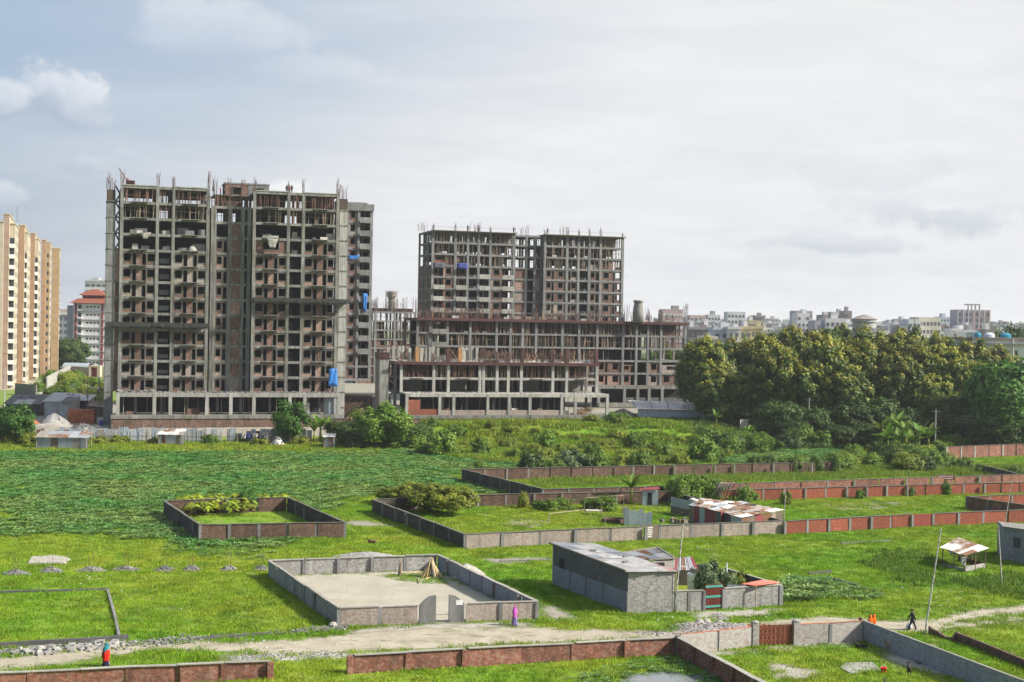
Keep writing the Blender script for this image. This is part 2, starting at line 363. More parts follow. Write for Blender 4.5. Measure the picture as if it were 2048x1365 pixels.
plain('cream_paint', (0.42, 0.37, 0.28), (0.35, 0.305, 0.225), 0.5); plain('tan_tile', (0.31, 0.205, 0.13), (0.26, 0.17, 0.105), 0.35, rnd=0.08)
plain('pink_tile', (0.29, 0.215, 0.175), (0.25, 0.18, 0.145), 0.35); plain('white_paint', (0.68, 0.67, 0.65), (0.58, 0.57, 0.55), 0.4); plain('ochre_tile', (0.31, 0.225, 0.135), (0.26, 0.185, 0.105), 0.3)
plain('maroon', (0.25, 0.055, 0.06), (0.19, 0.045, 0.05), 1.0); plain('tile_roof', (0.24, 0.075, 0.045), (0.18, 0.06, 0.04), 1.5); plain('grey_paint', (0.36, 0.37, 0.39), (0.29, 0.30, 0.32), 0.5)
plain('net_dark', (0.010, 0.012, 0.010), (0.022, 0.024, 0.02), 1.5); plain('tarp_blue', (0.04, 0.20, 0.55), (0.03, 0.14, 0.42), 1.0, 0.5); plain('tarp_navy', (0.05, 0.07, 0.3), (0.04, 0.045, 0.16), 1.0, 0.6); plain('tarp_slate', (0.09, 0.10, 0.13), None, 1.0)
plain('sack_white', (0.6, 0.57, 0.52), (0.4, 0.37, 0.33), 1.5); plain('gate_red', (0.24, 0.055, 0.042), (0.2, 0.045, 0.035), 1.5, 0.6); plain('gate_rust', (0.155, 0.05, 0.035), (0.1, 0.035, 0.025), 2.0, 0.7); plain('teal_paint', (0.08, 0.36, 0.30), (0.06, 0.28, 0.24), 2.0, 0.6); plain('gate_brown', (0.15, 0.115, 0.09), (0.11, 0.085, 0.07), 2.0)
plain('sheet_coral', (0.56, 0.14, 0.09), (0.42, 0.1, 0.075), 2.0, 0.6); plain('poster', (0.6, 0.6, 0.6), (0.45, 0.45, 0.46), 3.0); plain('water_tank', (0.02, 0.22, 0.33), (0.02, 0.18, 0.28), 1.0, 0.4)
plain('gravel_grey', (0.34, 0.33, 0.32), (0.16, 0.155, 0.15), 5.0, 0.95, bmp=0.6, contrast=(0.4, 0.6)); plain('gravel_mixed', (0.40, 0.36, 0.34), (0.20, 0.16, 0.145), 6.0, 0.95, bmp=0.8, contrast=(0.42, 0.58)); plain('stone_grey', (0.27, 0.26, 0.245), (0.13, 0.125, 0.12), 2.5, 0.9, rnd=0.35); plain('stone_dark', (0.17, 0.165, 0.16), (0.09, 0.088, 0.085), 3.0, 0.95, bmp=0.5, rnd=0.2)
plain('sand_pale', (0.37, 0.35, 0.31), (0.27, 0.25, 0.22), 1.2, 0.95, bmp=0.3); plain('bark', (0.12, 0.10, 0.08), (0.07, 0.06, 0.05), 2.0); plain('brick_heap', (0.38, 0.13, 0.065), (0.26, 0.09, 0.05), 3.0, rnd=0.3)
plain('plastic_white', (0.75, 0.75, 0.74), (0.6, 0.6, 0.6), 2.0, 0.5); plain('plastic_red', (0.7, 0.02, 0.015), (0.6, 0.015, 0.012), 2.0, 0.4); plain('litter', (0.6, 0.58, 0.55), (0.4, 0.38, 0.36), 4.0, rnd=0.3)
plain('window_dark', (0.05, 0.055, 0.065), (0.03, 0.033, 0.04), 0.5, 0.25); plain('far_window', (0.13, 0.14, 0.16), (0.09, 0.1, 0.12), 0.2, 0.4)

def smooth(a, c, x): t = min(1.0, max(0.0, (x - a) / (c - a))); return t * t * (3 - 2 * t)
EDGE_X = [-400, -100, -72, -33, -12, 10, 45, 70, 400]; EDGE_Y = [252, 256, 262, 269, 270, 268, 274, 284, 284]
def gh(x, y):
    "height of the land: level fields and pond, then the filled building plots behind the bank"
    e = float(np.interp(x, EDGE_X, EDGE_Y))
    top = 2.0 + 1.0 * smooth(-25, -8, x) * (1 - smooth(38, 50, x)) - 0.8 * smooth(48, 62, x)
    z = top * smooth(e, e + 13, y)
    z += 1.5 * math.exp(-((x - 28) / 9.0) ** 2 - ((y - 282) / 6.0) ** 2) + 0.8 * math.exp(-((x - 2) / 12.0) ** 2 - ((y - 281) / 5.0) ** 2)
    return z
def GT(px, py, dz=0.0):
    "surveyed point on the land itself"
    z = 0.0
    for _ in range(8):
        p = G(px, py, z); z = gh(p.x, p.y)
    return Vector((p.x, p.y, z + dz))
def DROP(x, y, dz=0.0): return Vector((x, y, gh(x, y) + dz))

# ------------------------------------------------------------------ ground sheet
def grass_colour(b, P):
    n1 = b.noise(P, 0.045, 5, 0.6, 0.6); n2 = b.noise(b.mapping(P, (1, 1, 1), (40, 12, 0)), 0.22, 5, 0.65, 0.4); n3 = b.noise(b.mapping(P, (1, 1, 1), (4, 72, 0)), 0.9, 5, 0.65)
    c = b.mix(b.ramp(n1, [(0.38, 0.0), (0.62, 1.0)]), (0.13, 0.265, 0.008), (0.235, 0.295, 0.018))
    c = b.mix(b.math('MULTIPLY', b.ramp(n2, [(0.47, 0.0), (0.64, 1.0)]), 0.6), c, (0.065, 0.175, 0.008))
    c = b.mix(b.math('MULTIPLY', b.ramp(n3, [(0.5, 0.0), (0.72, 1.0)]), 0.6), c, (0.24, 0.24, 0.04))
    return c, n2, n3
m, b, p = new_mat('grass_ground'); P = pos(b)
c, n2, n3 = grass_colour(b, P)
fine = b.noise(P, 4.0, 5, 0.7)
c = b.mix(b.math('MULTIPLY', b.ramp(fine, [(0.35, 1.0), (0.6, 0.0)]), 0.55), c, (0.05, 0.075, 0.012))
bare = b.noise(b.mapping(P, (1, 1, 1), (90, 31, 0)), 0.35, 6, 0.65, 0.3)
c = b.mix(b.math('MULTIPLY', b.ramp(bare, [(0.57, 0.0), (0.67, 1.0)]), 0.75), c, (0.17, 0.145, 0.085))
sp = b.add('ShaderNodeSeparateXYZ'); b.link(P, sp.inputs[0])
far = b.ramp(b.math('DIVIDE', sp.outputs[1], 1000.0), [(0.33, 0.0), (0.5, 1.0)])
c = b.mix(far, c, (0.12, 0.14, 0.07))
b.link(c, p.inputs['Base Color']); p.inputs['Roughness'].default_value = 0.95; bump(b, p, fine, 0.6, 0.15)
def gline(lo, hi, step, wide): 
    a = list(np.arange(lo, hi + 0.1, step)); s = step; x = hi
    while x < wide: s *= 1.35; x += s; a.append(x)
    return a
xs = gline(-130, 130, 3.0, 4200); xs = sorted(set([-x for x in xs if x > 130] + xs)); ys = [-400, -200, -80, 0, 40, 70] + gline(80, 330, 3.0, 7000)
V = [(x, y, gh(x, y)) for y in ys for x in xs]; nx = len(xs)
Fc = [(j * nx + i, j * nx + i + 1, (j + 1) * nx + i + 1, (j + 1) * nx + i) for j in range(len(ys) - 1) for i in range(nx - 1)]
me = bpy.data.meshes.new('ground'); me.from_pydata(V, [], Fc); me.materials.append(MATS['grass_ground']); me.polygons.foreach_set('use_smooth', [True] * len(Fc))
tag(link('ground', me), 'level green grass fields running back to the building plots', kind='structure')

# ------------------------------------------------------------------ ragged sheets lying on the grass
def poly_sd(P, poly):
    "signed distance, positive inside"
    P = np.asarray(P, float); q = np.asarray(poly, float); d = np.full(len(P), 1e9); ins = np.zeros(len(P), bool)
    for i in range(len(q)):
        a, c = q[i], q[(i + 1) % len(q)]; e = c - a; w = P - a
        t = np.clip((w @ e) / max(e @ e, 1e-9), 0, 1); d = np.minimum(d, np.linalg.norm(w - t[:, None] * e, axis=1))
        cond = (a[1] > P[:, 1]) != (c[1] > P[:, 1])
        ins ^= cond & (P[:, 0] < (c[0] - a[0]) * (P[:, 1] - a[1]) / ((c[1] - a[1]) if abs(c[1] - a[1]) > 1e-9 else 1e-9) + a[0])
    return np.where(ins, d, -d)
def sheet_mat(name, c1, c2, c3, scale=0.8, rag=1.6, soft=0.25, rough=0.95, spot=0.5, spec=0.2, inner=9.0):
    m, b, p = new_mat(name); P = pos(b)
    n = b.noise(P, scale, 6, 0.65, 0.3); n2 = b.noise(b.mapping(P, (1, 1, 1), (17, 5, 0)), scale * 7, 4, 0.7)
    c = b.mix(b.ramp(n, [(0.35, 0.0), (0.65, 1.0)]), c1, c2); c = b.mix(b.math('MULTIPLY', b.ramp(n2, [(0.5, 0.0), (0.68, 1.0)]), spot), c, c3)
    b.link(c, p.inputs['Base Color']); p.inputs['Roughness'].default_value = rough; p.inputs['Specular IOR Level'].default_value = spec; bump(b, p, n2, 0.4, 0.05)
    e = b.add('ShaderNodeAttribute', attribute_name='edge').outputs['Fac']; en = b.noise(b.mapping(P, (0.6, 1.0, 1), (3, 9, 0)), 0.9, 6, 0.7, 0.5)
    f = b.math('ADD', b.math('MINIMUM', e, inner), b.math('MULTIPLY', b.math('SUBTRACT', en, 0.5), rag * 2))
    n = b.add('ShaderNodeMapRange'); n.inputs['From Min'].default_value = -soft; n.inputs['From Max'].default_value = soft; b.link(f, n.inputs['Value'])
    tr = b.add('ShaderNodeBsdfTransparent'); mx = b.add('ShaderNodeMixShader'); b.link(n.outputs[0], mx.inputs[0]); b.link(tr.outputs[0], mx.inputs[1]); b.link(p.outputs[0], mx.inputs[2])
    b.link(mx.outputs[0], b.n['Material Output'].inputs['Surface']); return m
sheet_mat('dirt_track', (0.38, 0.345, 0.27), (0.27, 0.24, 0.18), (0.18, 0.155, 0.11), 0.5, 2.0, 0.5, inner=0.62)
sheet_mat('pale_gravel', (0.44, 0.43, 0.40), (0.33, 0.32, 0.30), (0.2, 0.19, 0.18), 2.0, 0.8, 0.2)
sheet_mat('sand_floor', (0.36, 0.335, 0.275), (0.295, 0.27, 0.215), (0.21, 0.19, 0.15), 0.4, 0.9, 0.3)
sheet_mat('bare_earth', (0.38, 0.36, 0.32), (0.26, 0.24, 0.2), (0.2, 0.18, 0.14), 0.6, 1.6, 0.5)
sheet_mat('pond_water', (0.17, 0.19, 0.2), (0.13, 0.15, 0.155), (0.15, 0.16, 0.16), 0.3, 1.0, 0.15, 0.12, 0.2, 0.6)
sheet_mat('sward', (0.11, 0.23, 0.01), (0.07, 0.17, 0.01), (0.16, 0.22, 0.03), 0.8, 0.6, 0.3)
sheet_mat('mud', (0.28, 0.265, 0.22), (0.2, 0.185, 0.15), (0.14, 0.13, 0.1), 0.5, 1.5, 0.4)
NOGRASS = []
def sheet(name, label, pts, mat, cell=0.8, z=0.004, px=True, kind='structure', grass=False, shrink=0.0):
    q = np.array([tuple(G(*t))[:2] for t in pts]) if px else np.array(pts)
    lo, hi = q.min(0) - 1.6, q.max(0) + 1.6
    gx = np.arange(lo[0], hi[0] + cell, cell); gy = np.arange(lo[1], hi[1] + cell, cell)
    X, Y = np.meshgrid(gx, gy); Pq = np.stack([X.ravel(), Y.ravel()], 1); sd = poly_sd(Pq, q)
    n = len(gx); V = [(x, y, gh(x, y) + z) for x, y in Pq]; Fc = []
    for j in range(len(gy) - 1):
        for i in range(n - 1):
            k = j * n + i
            if max(sd[k], sd[k + 1], sd[k + n], sd[k + n + 1]) > -1.5: Fc.append((k, k + 1, k + n + 1, k + n))
    me = bpy.data.meshes.new(name); me.from_pydata(V, [], Fc); a = me.attributes.new('edge', 'FLOAT', 'POINT'); a.data.foreach_set('value', sd - shrink); me.materials.append(MATS[mat])
    o = link(name, me); tag(o, label, kind=kind)
    if not grass: NOGRASS.append((q, shrink))
    return o
sheet('path', 'pale dirt track running past the walled plots', [(-60, 1322), (120, 1305), (235, 1292), (400, 1283), (520, 1283), (640, 1275), (760, 1262), (900, 1256), (1060, 1254), (1180, 1260), (1330, 1262), (1500, 1245), (1640, 1232), (1780, 1243), (1860, 1238), (1920, 1226), (1990, 1215), (2110, 1207), (2110, 1222), (2000, 1230), (1890, 1249), (1990, 1240), (2110, 1229), (2110, 1236), (1960, 1251), (1870, 1264), (1740, 1262), (1600, 1256), (1400, 1275), (1180, 1281), (900, 1297), (700, 1306), (560, 1310), (430, 1303), (300, 1300), (200, 1318), (60, 1336), (-60, 1346)], 'dirt_track', 0.8)
sheet('gravel', 'pale gravel spread beside the brick wall', [(440, 1312), (560, 1308), (705, 1306), (700, 1316), (560, 1322), (450, 1322)], 'pale_gravel', 0.5, 0.008)
sheet('earth', 'bare grey earth along the plastered wall', [(1395, 1305), (1500, 1300), (1620, 1283), (1720, 1278), (1722, 1290), (1640, 1290), (1540, 1300), (1420, 1312)], 'bare_earth', 0.6)
sheet('earth', 'worn grey earth beside the long blue-grey wall', [(1770, 1300), (1850, 1310), (1930, 1345), (1900, 1352), (1800, 1335), (1760, 1312)], 'bare_earth', 0.6)
sheet('earth', 'worn bare patch in the yard by the brick wall', [(1540, 1325), (1600, 1335), (1640, 1345), (1620, 1356), (1560, 1358), (1545, 1340)], 'bare_earth', 0.5)
sheet('earth', 'bare earth before the red and teal gate', [(1380, 1226), (1450, 1222), (1560, 1217), (1540, 1232), (1400, 1238)], 'bare_earth', 0.5)
GE = [(538, 1122), (876, 1110), (1073, 1203), (678, 1217)]           # tops of the grey plot's corners
ge = [G(x, y, 1.4) for x, y in GE]
sheet('sand', 'pale sand fill inside the grey walled plot', [(p.x, p.y) for p in ge], 'sand_floor', 0.6, 0.02, px=False)
sheet('water', 'murky puddle beside the brown brick plot', [(690, 1040), (740, 1043), (790, 1052), (740, 1056), (690, 1050)], 'mud', 0.5)
sheet('water', 'still grey pond water in the near corner', [(1255, 1352), (1330, 1342), (1420, 1350), (1450, 1368), (1230, 1375)], 'pond_water', 0.4)
sheet('sand', 'pale sandy track between the yard sheds', [(0, 796), (60, 790), (78, 775), (40, 772), (0, 775)], 'dirt_track', 2.0)
NOGRASS.append((np.array([tuple(G(*t))[:2] for t in [(1110, 1172), (1255, 1229), (1350, 1224), (1560, 1212), (1500, 1150), (1330, 1130), (1250, 1140)]]), 0))

YARD = [(-140, 290), (-103, 262), (-72, 266), (-33, 275), (-12, 282), (-12, 300), (60, 312), (60, 560), (-70, 560), (-100, 330), (-140, 330)]
sheet('earth', 'trampled brown earth of the building plots', YARD, 'mud', 2.0, 0.02, px=False)

sheet('earth', 'muddy ruts in the grass left of the tin-roofed house', [(1075, 1208), (1110, 1212), (1150, 1232), (1120, 1242), (1085, 1232)], 'mud', 0.5, 0.006)
sheet('earth', 'worn muddy edge between the grey plot and the house', [(960, 1118), (1095, 1114), (1100, 1122), (1000, 1128)], 'mud', 0.5, 0.006)
sheet('earth', 'bare grey ground along the front of the grey plot', [(690, 1262), (800, 1252), (870, 1248), (905, 1246), (1060, 1244), (1060, 1252), (900, 1262), (720, 1275)], 'bare_earth', 0.5, 0.003)
sheet('earth', 'dry worn patch in the compound grass', [(1000, 1040), (1060, 1036), (1110, 1046), (1060, 1056), (1005, 1052)], 'mud', 0.5, 0.006, grass=True)
sheet('earth', 'pale worn patch on the grass below the long red wall', [(1640, 1010), (1760, 1004), (1850, 1006), (1800, 1016), (1680, 1020)], 'mud', 0.6, 0.006, grass=True)
# ------------------------------------------------------------------ unfinished concrete frames
YAW = R(17.0); UD = Vector((math.cos(YAW), math.sin(YAW), 0)); WD = Vector((-math.sin(YAW), math.cos(YAW), 0))
FH = 3.1
def hit(px, py, P0):
    "where the line of sight meets the facade plane through P0: metres along it and height"
    d = px_dir(px, py); o = Vector((0, 0, CAM_H)); n = WD
    t = (P0 - o).dot(n) / d.dot(n); q = o + d * t
    return (q - P0).dot(UD), q.z
MESHES = {}
def cached(key, fn):
    if key not in MESHES: MESHES[key] = fn()
    return MESHES[key]
def panel_mesh(w, h, holes, t, mat, name):
    "a wall w x h with openings cut out; the front face lies at y = 0"
    xs = sorted({0.0, w, *[v for a in holes for v in a[:2]]}); mb = MB()
    for x0, x1 in zip(xs, xs[1:]):
        xm = (x0 + x1) / 2; cuts = sorted([(a[2], a[3]) for a in holes if a[0] <= xm <= a[1]]); z = 0.0
        for z0, z1 in cuts:
            if z0 > z + 1e-3: mb.box(x0, x1, 0, t, z, z0)
            z = z1
        if z < h - 1e-3: mb.box(x0, x1, 0, t, z, h)
    return mb.mesh(name, mat)
def frame_mesh(holes, mat):
    mb = MB(); e = 0.075
    for x0, x1, z0, z1 in holes:
        mb.box(x0 - e, x0, -0.05, 0.2, z0, z1); mb.box(x1, x1 + e, -0.05, 0.2, z0, z1); mb.box(x0 - e, x1 + e, -0.07, 0.2, z1, z1 + e)
        if z0 > 0.3: mb.box(x0 - e, x1 + e, -0.08, 0.2, z0 - e, z0)
    return mb.mesh('window_frame', mat)
def holes_for(kind, w, h):
    t = min(2.28, h - 0.3)
    return {'W': [(0.025 * w, 0.245 * w, 0.75, t), (0.295 * w, 0.41 * w, 0.02, t), (0.60 * w, 0.715 * w, 0.02, t), (0.755 * w, 0.975 * w, 0.75, t)],
            'w': [(0.25 * w, 0.75 * w, 0.8, t)], 'd': [(0.08 * w, 0.5 * w, 0.8, t), (0.66 * w, 0.94 * w, 0.02, t)], 'e': [(0.06 * w, 0.3 * w, 0.02, t), (0.42 * w, 0.9 * w, 0.8, t)],
            'm': [(0.06 * w, 0.26 * w, 0.8, t), (0.32 * w, 0.42 * w, 0.02, t), (0.64 * w, 0.88 * w, 0.8, t)], 'n': [(0.12 * w, 0.38 * w, 0.8, t), (0.58 * w, 0.68 * w, 0.02, t), (0.72 * w, 0.94 * w, 0.8, t)], 'B': []}[kind]
def infill(root, kind, u0, u1, w0, z, h, mat='brick_tower', frames=True):
    wd = round(u1 - u0, 1)
    if mat == 'brick_tower': mat = random.choice(['brick_tower'] * 6 + ['brick_wash', 'brick_wash', 'plaster_warm', 'brick_podium'])
    hs = holes_for(kind, wd, h)
    o = link('brick_infill', cached(('p', kind, wd, round(h, 2), mat), lambda: panel_mesh(wd, h, hs, 0.16, mat, 'brick_infill')), root, (u0, w0, z))
    o.scale = ((u1 - u0) / wd, 1, 1)
    if hs and frames: link('window_frame', cached(('f', kind, wd, round(h, 2)), lambda: frame_mesh(hs, 'concrete_old')), o)
    return o
def props(root, u0, u1, w0, w1, z, h, n, mat='bamboo_prop', r=0.06):
    mb = MB()
    for _ in range(n):
        u, w = U(u0 + 0.15, u1 - 0.15), (U(w0, w1) if U(0, 1) < .5 else U(.1, .7) + (w0 if w0 > 2 else 0)); mb.tube([(u + U(-.12, .12), w + U(-.1, .1), z), (u + U(-.1, .1), w, z + h)], r, 4)
    if n > 8: mb.beam((u0, w0 + .3, z + h * U(.4, .6)), (u1, w0 + .3, z + h * U(.4, .6)), .08, .08)
    return stuff(mb.build('shoring_props', mat, root))
def clutter(root, u0, u1, w, z, n=5):
    "stacked boards, sacks and half-built walls standing on an open floor"
    mb = MB()
    for _ in range(n):
        u = U(u0 + 0.3, u1 - 1.3); a = U(0.5, 1.6); w_ = U(0.5, 2.0); mb.box(u, min(u1 - 0.2, u + U(0.6, 2.4)), w_, w_ + U(.1, .4), z + 0.02, z + a)
    return stuff(mb.build('stacked_boards', random.choice(['concrete_grey', 'concrete_pale', 'concrete_pale', 'sack_white']), root))
def rebar(root, u, w, z, h=3.0, n=7, s=0.3):
    mb = MB()
    for _ in range(int(n * 1.5)):
        a, c = U(-s, s), U(-s, s); hh = h * U(0.55, 1.0); mb.tube([(u + a, w + c, z), (u + a + U(-.12, .12), w + c, z + hh * .6), (u + a + U(-.25, .25), w + c + U(-.1, .1), z + hh)], 0.042, 3)
    return stuff(mb.build('rebar_bundle', 'rebar', root))
def skeleton(root, us, w0, depth, z0, levels, mats=('concrete_old', 'concrete_slab'), cw=0.62, back=True, bm=0.5, top=True, col_top=0.0, mid=True):
    "columns, floor slabs and edge beams of one straight block; us = column lines"
    H = z0 + levels[-1]
    for u in us:
        MB().box(u - cw / 2, u + cw / 2, w0 - 0.05, w0 + 0.55, z0, H + col_top).build('column', mats[0], root)
        if mid: MB().box(u - 0.25, u + 0.25, w0 + depth * 0.5, w0 + depth * 0.5 + 0.5, z0, H).build('column', mats[1], root)
        if back: MB().box(u - 0.25, u + 0.25, w0 + depth - 0.5, w0 + depth, z0, H).build('column', mats[1], root)
    for i, L in enumerate(levels):
        if i == len(levels) - 1 and not top: continue
        z = z0 + L
        MB().box(us[0], us[-1], w0 + 0.42, w0 + depth - 0.05, z - 0.16, z).build('floor_slab', mats[1], root)
        MB().box(us[0] - cw / 2 + 0.01, us[-1] + cw / 2 - 0.01, w0, w0 + 0.4, z - bm, z + 0.02).build('edge_beam', mats[0], root)
        MB().box(us[0], us[-1], w0 + depth - 0.4, w0 + depth - 0.02, z - bm, z - 0.17).build('edge_beam', mats[1], root)
    for u in (us[0], us[-1]):
        for L in levels: MB().box(u - 0.2, u + 0.2, w0 + 0.56, w0 + depth - 0.52, z0 + L - bm + 0.02, z0 + L - 0.17).build('side_beam', mats[1], root)

# ---- main tower
T0 = AT(237, 686, 278.0); T0.z = 0
ZD = 8.6
main = thing('unfinished_tower', 'tall unfinished concrete and brick apartment tower nearest, with rebar on its roof', 'building', T0, YAW)
def ux(px, P=T0, py=686): return hit(px, py, P)[0]
Lc = [ux(x) for x in (240, 311.5, 343, 412.5)]; Rc = [ux(x) for x in (505, 573.5, 603, 671.5)]; Cc = [ux(x) for x in (428, 459, 485)]
lv = [FH * k for k in range(0, 14)]
DEP = 15.0
skeleton(main, Lc, 0, DEP, ZD, lv, back=True); skeleton(main, Rc, 0, DEP, ZD, lv, back=True)
skeleton(main, [Lc[-1] + 1.2] + Cc + [Rc[0] - 0.7], 2.6, DEP - 2.6, ZD, lv[:-1], cw=0.75)
for wing, cs in ((0, Lc), (1, Rc)):
    for k in range(13):
        z = ZD + FH * k
        for bay in range(3):
            u0, u1 = cs[bay] + 0.31, cs[bay + 1] - 0.31
            if bay == 1:
                if k >= 11: props(main, u0, u1, 0.3, 3, z, 2.6, 10, 'rust_prop')
                elif k >= 9: clutter(main, u0, u1, 1.5, z, 2)
                else:
                    MB().box(u0 - .5, u1 + .5, 3.2 + U(0, .3), 3.36 + .3, z, z + 2.6).build('inner_wall', 'room_shade', main)
                    if wing == 0: MB().box(u0 + 0.25, u1 - 0.25, 1.6, 1.75, z + (0.5 if k > 3 else 0.35), z + (1.45 if k > 3 else 1.1)).build('stair_parapet', 'concrete_grey', main)
                    else:
                        mb = MB(); [mb.box(u0 + 0.1, u0 + 0.9, 1.2, 1.9, z + 0.3 + 0.45 * j, z + 0.38 + 0.45 * j) for j in range(4)]; stuff(mb.build('stair_treads', 'concrete_grey', main))
                continue
            if k == 12:
                props(main, u0, u1, 0.2, 2.5, z, 2.55, 26, 'rust_prop'); MB().box(u0, u1, 4.2, 4.35, z + 1.0 * (wing == 0), z + 2.6).build('formwork_wall', 'dark_formwork', main)
                if wing: MB().box(u0, u1, 3.0, 3.12, z + 0.5, z + 2.4).build('formwork_wall', 'red_steel', main)
            elif k == 11: props(main, u0, u1, 0.2, 5.5, z, 2.6, 18, 'bamboo_prop'); MB().box(u0 - .5, u1 + .5, 7.0 + U(0, .3), 7.2 + .3, z, z + 2.6).build('inner_wall', 'room_shade', main)
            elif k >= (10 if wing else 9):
                clutter(main, u0, u1, 2.0, z, 3); MB().box(u0 - .5, u1 + .5, 6.0 + U(0, .3), 6.2 + .3, z, z + 2.6).build('inner_wall', 'room_shade', main)  # near-black wall added behind the open floor to darken it
            elif k == 9: infill(main, 'W' if bay == 2 else 'w', u0, u1, 0.2, z, 2.6); MB().box(u0 - .5, u1 + .5, 5.5 + U(0, .3), 5.7 + .3, z, z + 2.6).build('inner_wall', 'room_shade', main)
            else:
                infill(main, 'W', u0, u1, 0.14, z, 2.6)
                MB().box(u0 - .5, u1 + .5, 5.5 + U(0, .3), 5.7 + .3, z, z + 2.6).build('inner_wall', 'room_shade', main)
            um = (u0 + u1) / 2
            if k > 0: MB().box(um - 1.55, um + 1.55, -0.85, 0.05, z - 0.13, z).build('balcony_ledge', 'concrete_old', main)
        if k < 11: MB().box(cs[0], cs[-1], DEP - 0.3, DEP - 0.1, z, z + 2.6).build('rear_wall', 'room_shade', main)
# recessed core between the wings
cs = [Lc[-1] + 0.4] + Cc + [Rc[0] - 0.4]
for k in range(12):
    z = ZD + FH * k
    if k >= 11: props(main, cs[0], cs[-1], 2.8, 5, z, 2.6, 26, 'rust_prop'); continue
    MB().box(cs[0], cs[-1], 6.5, 6.7, z, z + 2.6).build('inner_wall', 'room_shade', main)
    if k <= 9: infill(main, 'd', cs[1] + 0.4, cs[2] - 0.4, 2.75, z, 2.6)
    if k <= 10: infill(main, 'B', cs[2] + 0.38, cs[3] - 0.38, 2.72, z, 2.62)
    MB().box(cs[3] + 0.5, cs[3] + 0.62, 3.2, 5.0, z, z + 1.2).build('stair_parapet', 'brick_tower', main)
for k in (12,):
    z = ZD + FH * k
    props(main, cs[0], cs[-1], 2.8, 6, z, 2.0, 30, 'rust_prop'); MB().box(cs[1], cs[3], 3.6, 3.75, z, z + 1.9).build('formwork_wall', 'dark_formwork', main)
MB().box(cs[0] + 1, cs[-1] - 0.5, 3.0, 12, ZD + FH * 12 + 2.2, ZD + FH * 12 + 2.4).build('floor_slab', 'concrete_slab', main)
# left stair shaft and right lift shaft
uL0, uL1 = ux(210), ux(227.5)
MB().box(uL0, uL1, 0.6, 7.0, 2.0, ZD + FH * 11.85).build('shear_wall', 'concrete_grey', main)
MB().box(uL0 + 0.05, uL1 - 0.05, 0.65, 6.9, ZD + FH * 11.85, ZD + FH * 12.7).build('formwork_wall', 'dark_formwork', main)
for k in range(-1, 13): MB().box(uL0 - 0.1, uL1 + 0.06, 0.5, 7.1, ZD + FH * k - 0.12, ZD + FH * k + 0.1).build('floor_band', 'concrete_old', main)
for k in range(9): infill(main, 'B', uL1 + 0.02, Lc[0] - 0.33, 0.75, ZD + FH * k, 2.75)
for k in range(9): MB().box(uL1, Lc[0] - 0.3, 0.7, 1.1, ZD + FH * k + 2.75, ZD + FH * k + 3.1).build('edge_beam', 'concrete_old', main)
for k in range(9, 13):
    z = ZD + FH * k; mb = MB(); a, c = uL1, Lc[0] - 0.3
    mb.beam((a, 1.0, z), (c, 1.0, z + 1.5), 0.3, 0.3).beam((c, 2.6, z + 1.5), (a, 2.6, z + 3.1), 0.3, 0.3).beam((a, 1.5, z), (c, 1.5, z), 0.4, 0.3).build('stair_flight', 'dark_formwork', main)
uR0, uR1 = ux(676), ux(691.5)
MB().box(uR0, uR1, 0.3, 6.5, 2.0, ZD + FH * 12.0).build('shear_wall', 'concrete_pale', main)
MB().box(uR0 + 0.03, uR1 - 0.03, 0.35, 6.4, ZD + FH * 12, ZD + FH * 12.75).build('formwork_wall', 'dark_formwork', main)
for k in range(-1, 13): MB().box(uR0 - 0.05, uR1 + 0.1, 0.2, 6.6, ZD + FH * k - 0.12, ZD + FH * k + 0.1).build('floor_band', 'concrete_old', main)
for u in Lc + Rc: rebar(main, u, 0.25, ZD + FH * 13, U(2.2, 4.0), 6)
for u in Cc + [uL0 + .4, uL1 - .4, uR0 + .4, uR1 - .3]: rebar(main, u, 3.0, ZD + FH * 12.6, U(3.0, 5.0), 7, 0.5)
# penthouse box
pu0, pu1 = ux(455), ux(546)
ph = infill(main, 'w', pu0, pu0 + 4.6, 10.0, ZD + FH * 12.75, 2.9); infill(main, 'w', pu0 + 4.7, pu1, 10.0, ZD + FH * 12.75, 2.9, 'concrete_grey')
MB().box(pu0 - 0.1, pu1 + 0.1, 9.9, 16.0, ZD + FH * 12.75 + 2.9, ZD + FH * 12.75 + 3.2).build('penthouse_roof', 'concrete_grey', main); MB().box(pu0, pu1, 15.0, 15.3, ZD + FH * 12.75, ZD + FH * 12.75 + 2.9).build('penthouse_wall', 'concrete_grey', main)
# roof kerbs, debris nets
for cs_ in (Lc, Rc):
    for i in (0, 2): MB().box(cs_[i], cs_[i + 1], -0.1, 0.3, ZD + FH * 13 + 0.03, ZD + FH * 13 + 0.22).build('formwork_edge', 'concrete_pale', main)
def canopy(px0, px1, py0, py1, k):
    u0, u1 = ux(px0, T0, py0), ux(px1, T0, py1); z = ZD + FH * k; mb = MB(); n = 16
    for i in range(n):
        a, c = u0 + (u1 - u0) * i / n, u0 + (u1 - u0) * (i + 1) / n; d0, d1 = U(-.25, .1), U(-.25, .1)
        mb.quad((a, -1.9, z - 0.55 + d0), (c, -1.9, z - 0.55 + d1), (c, -0.06, z + 0.1), (a, -0.06, z + 0.1)).quad((a, -1.9, z - 0.85 + d0), (c, -1.9, z - 0.85 + d1), (c, -1.9, z - 0.55 + d1), (a, -1.9, z - 0.55 + d0))
    mb.build('debris_net', 'net_dark', main)
    mb = MB(); [mb.beam((u0 + (u1 - u0) * i / 8, -0.1, z - 0.7), (u0 + (u1 - u0) * i / 8, -1.95, z - 0.5), 0.08, 0.08) for i in range(9)]; stuff(mb.build('net_struts', 'bamboo_prop', main))
canopy(212, 418, 618, 622, 4.35); canopy(508, 702, 567, 570, 6.1)
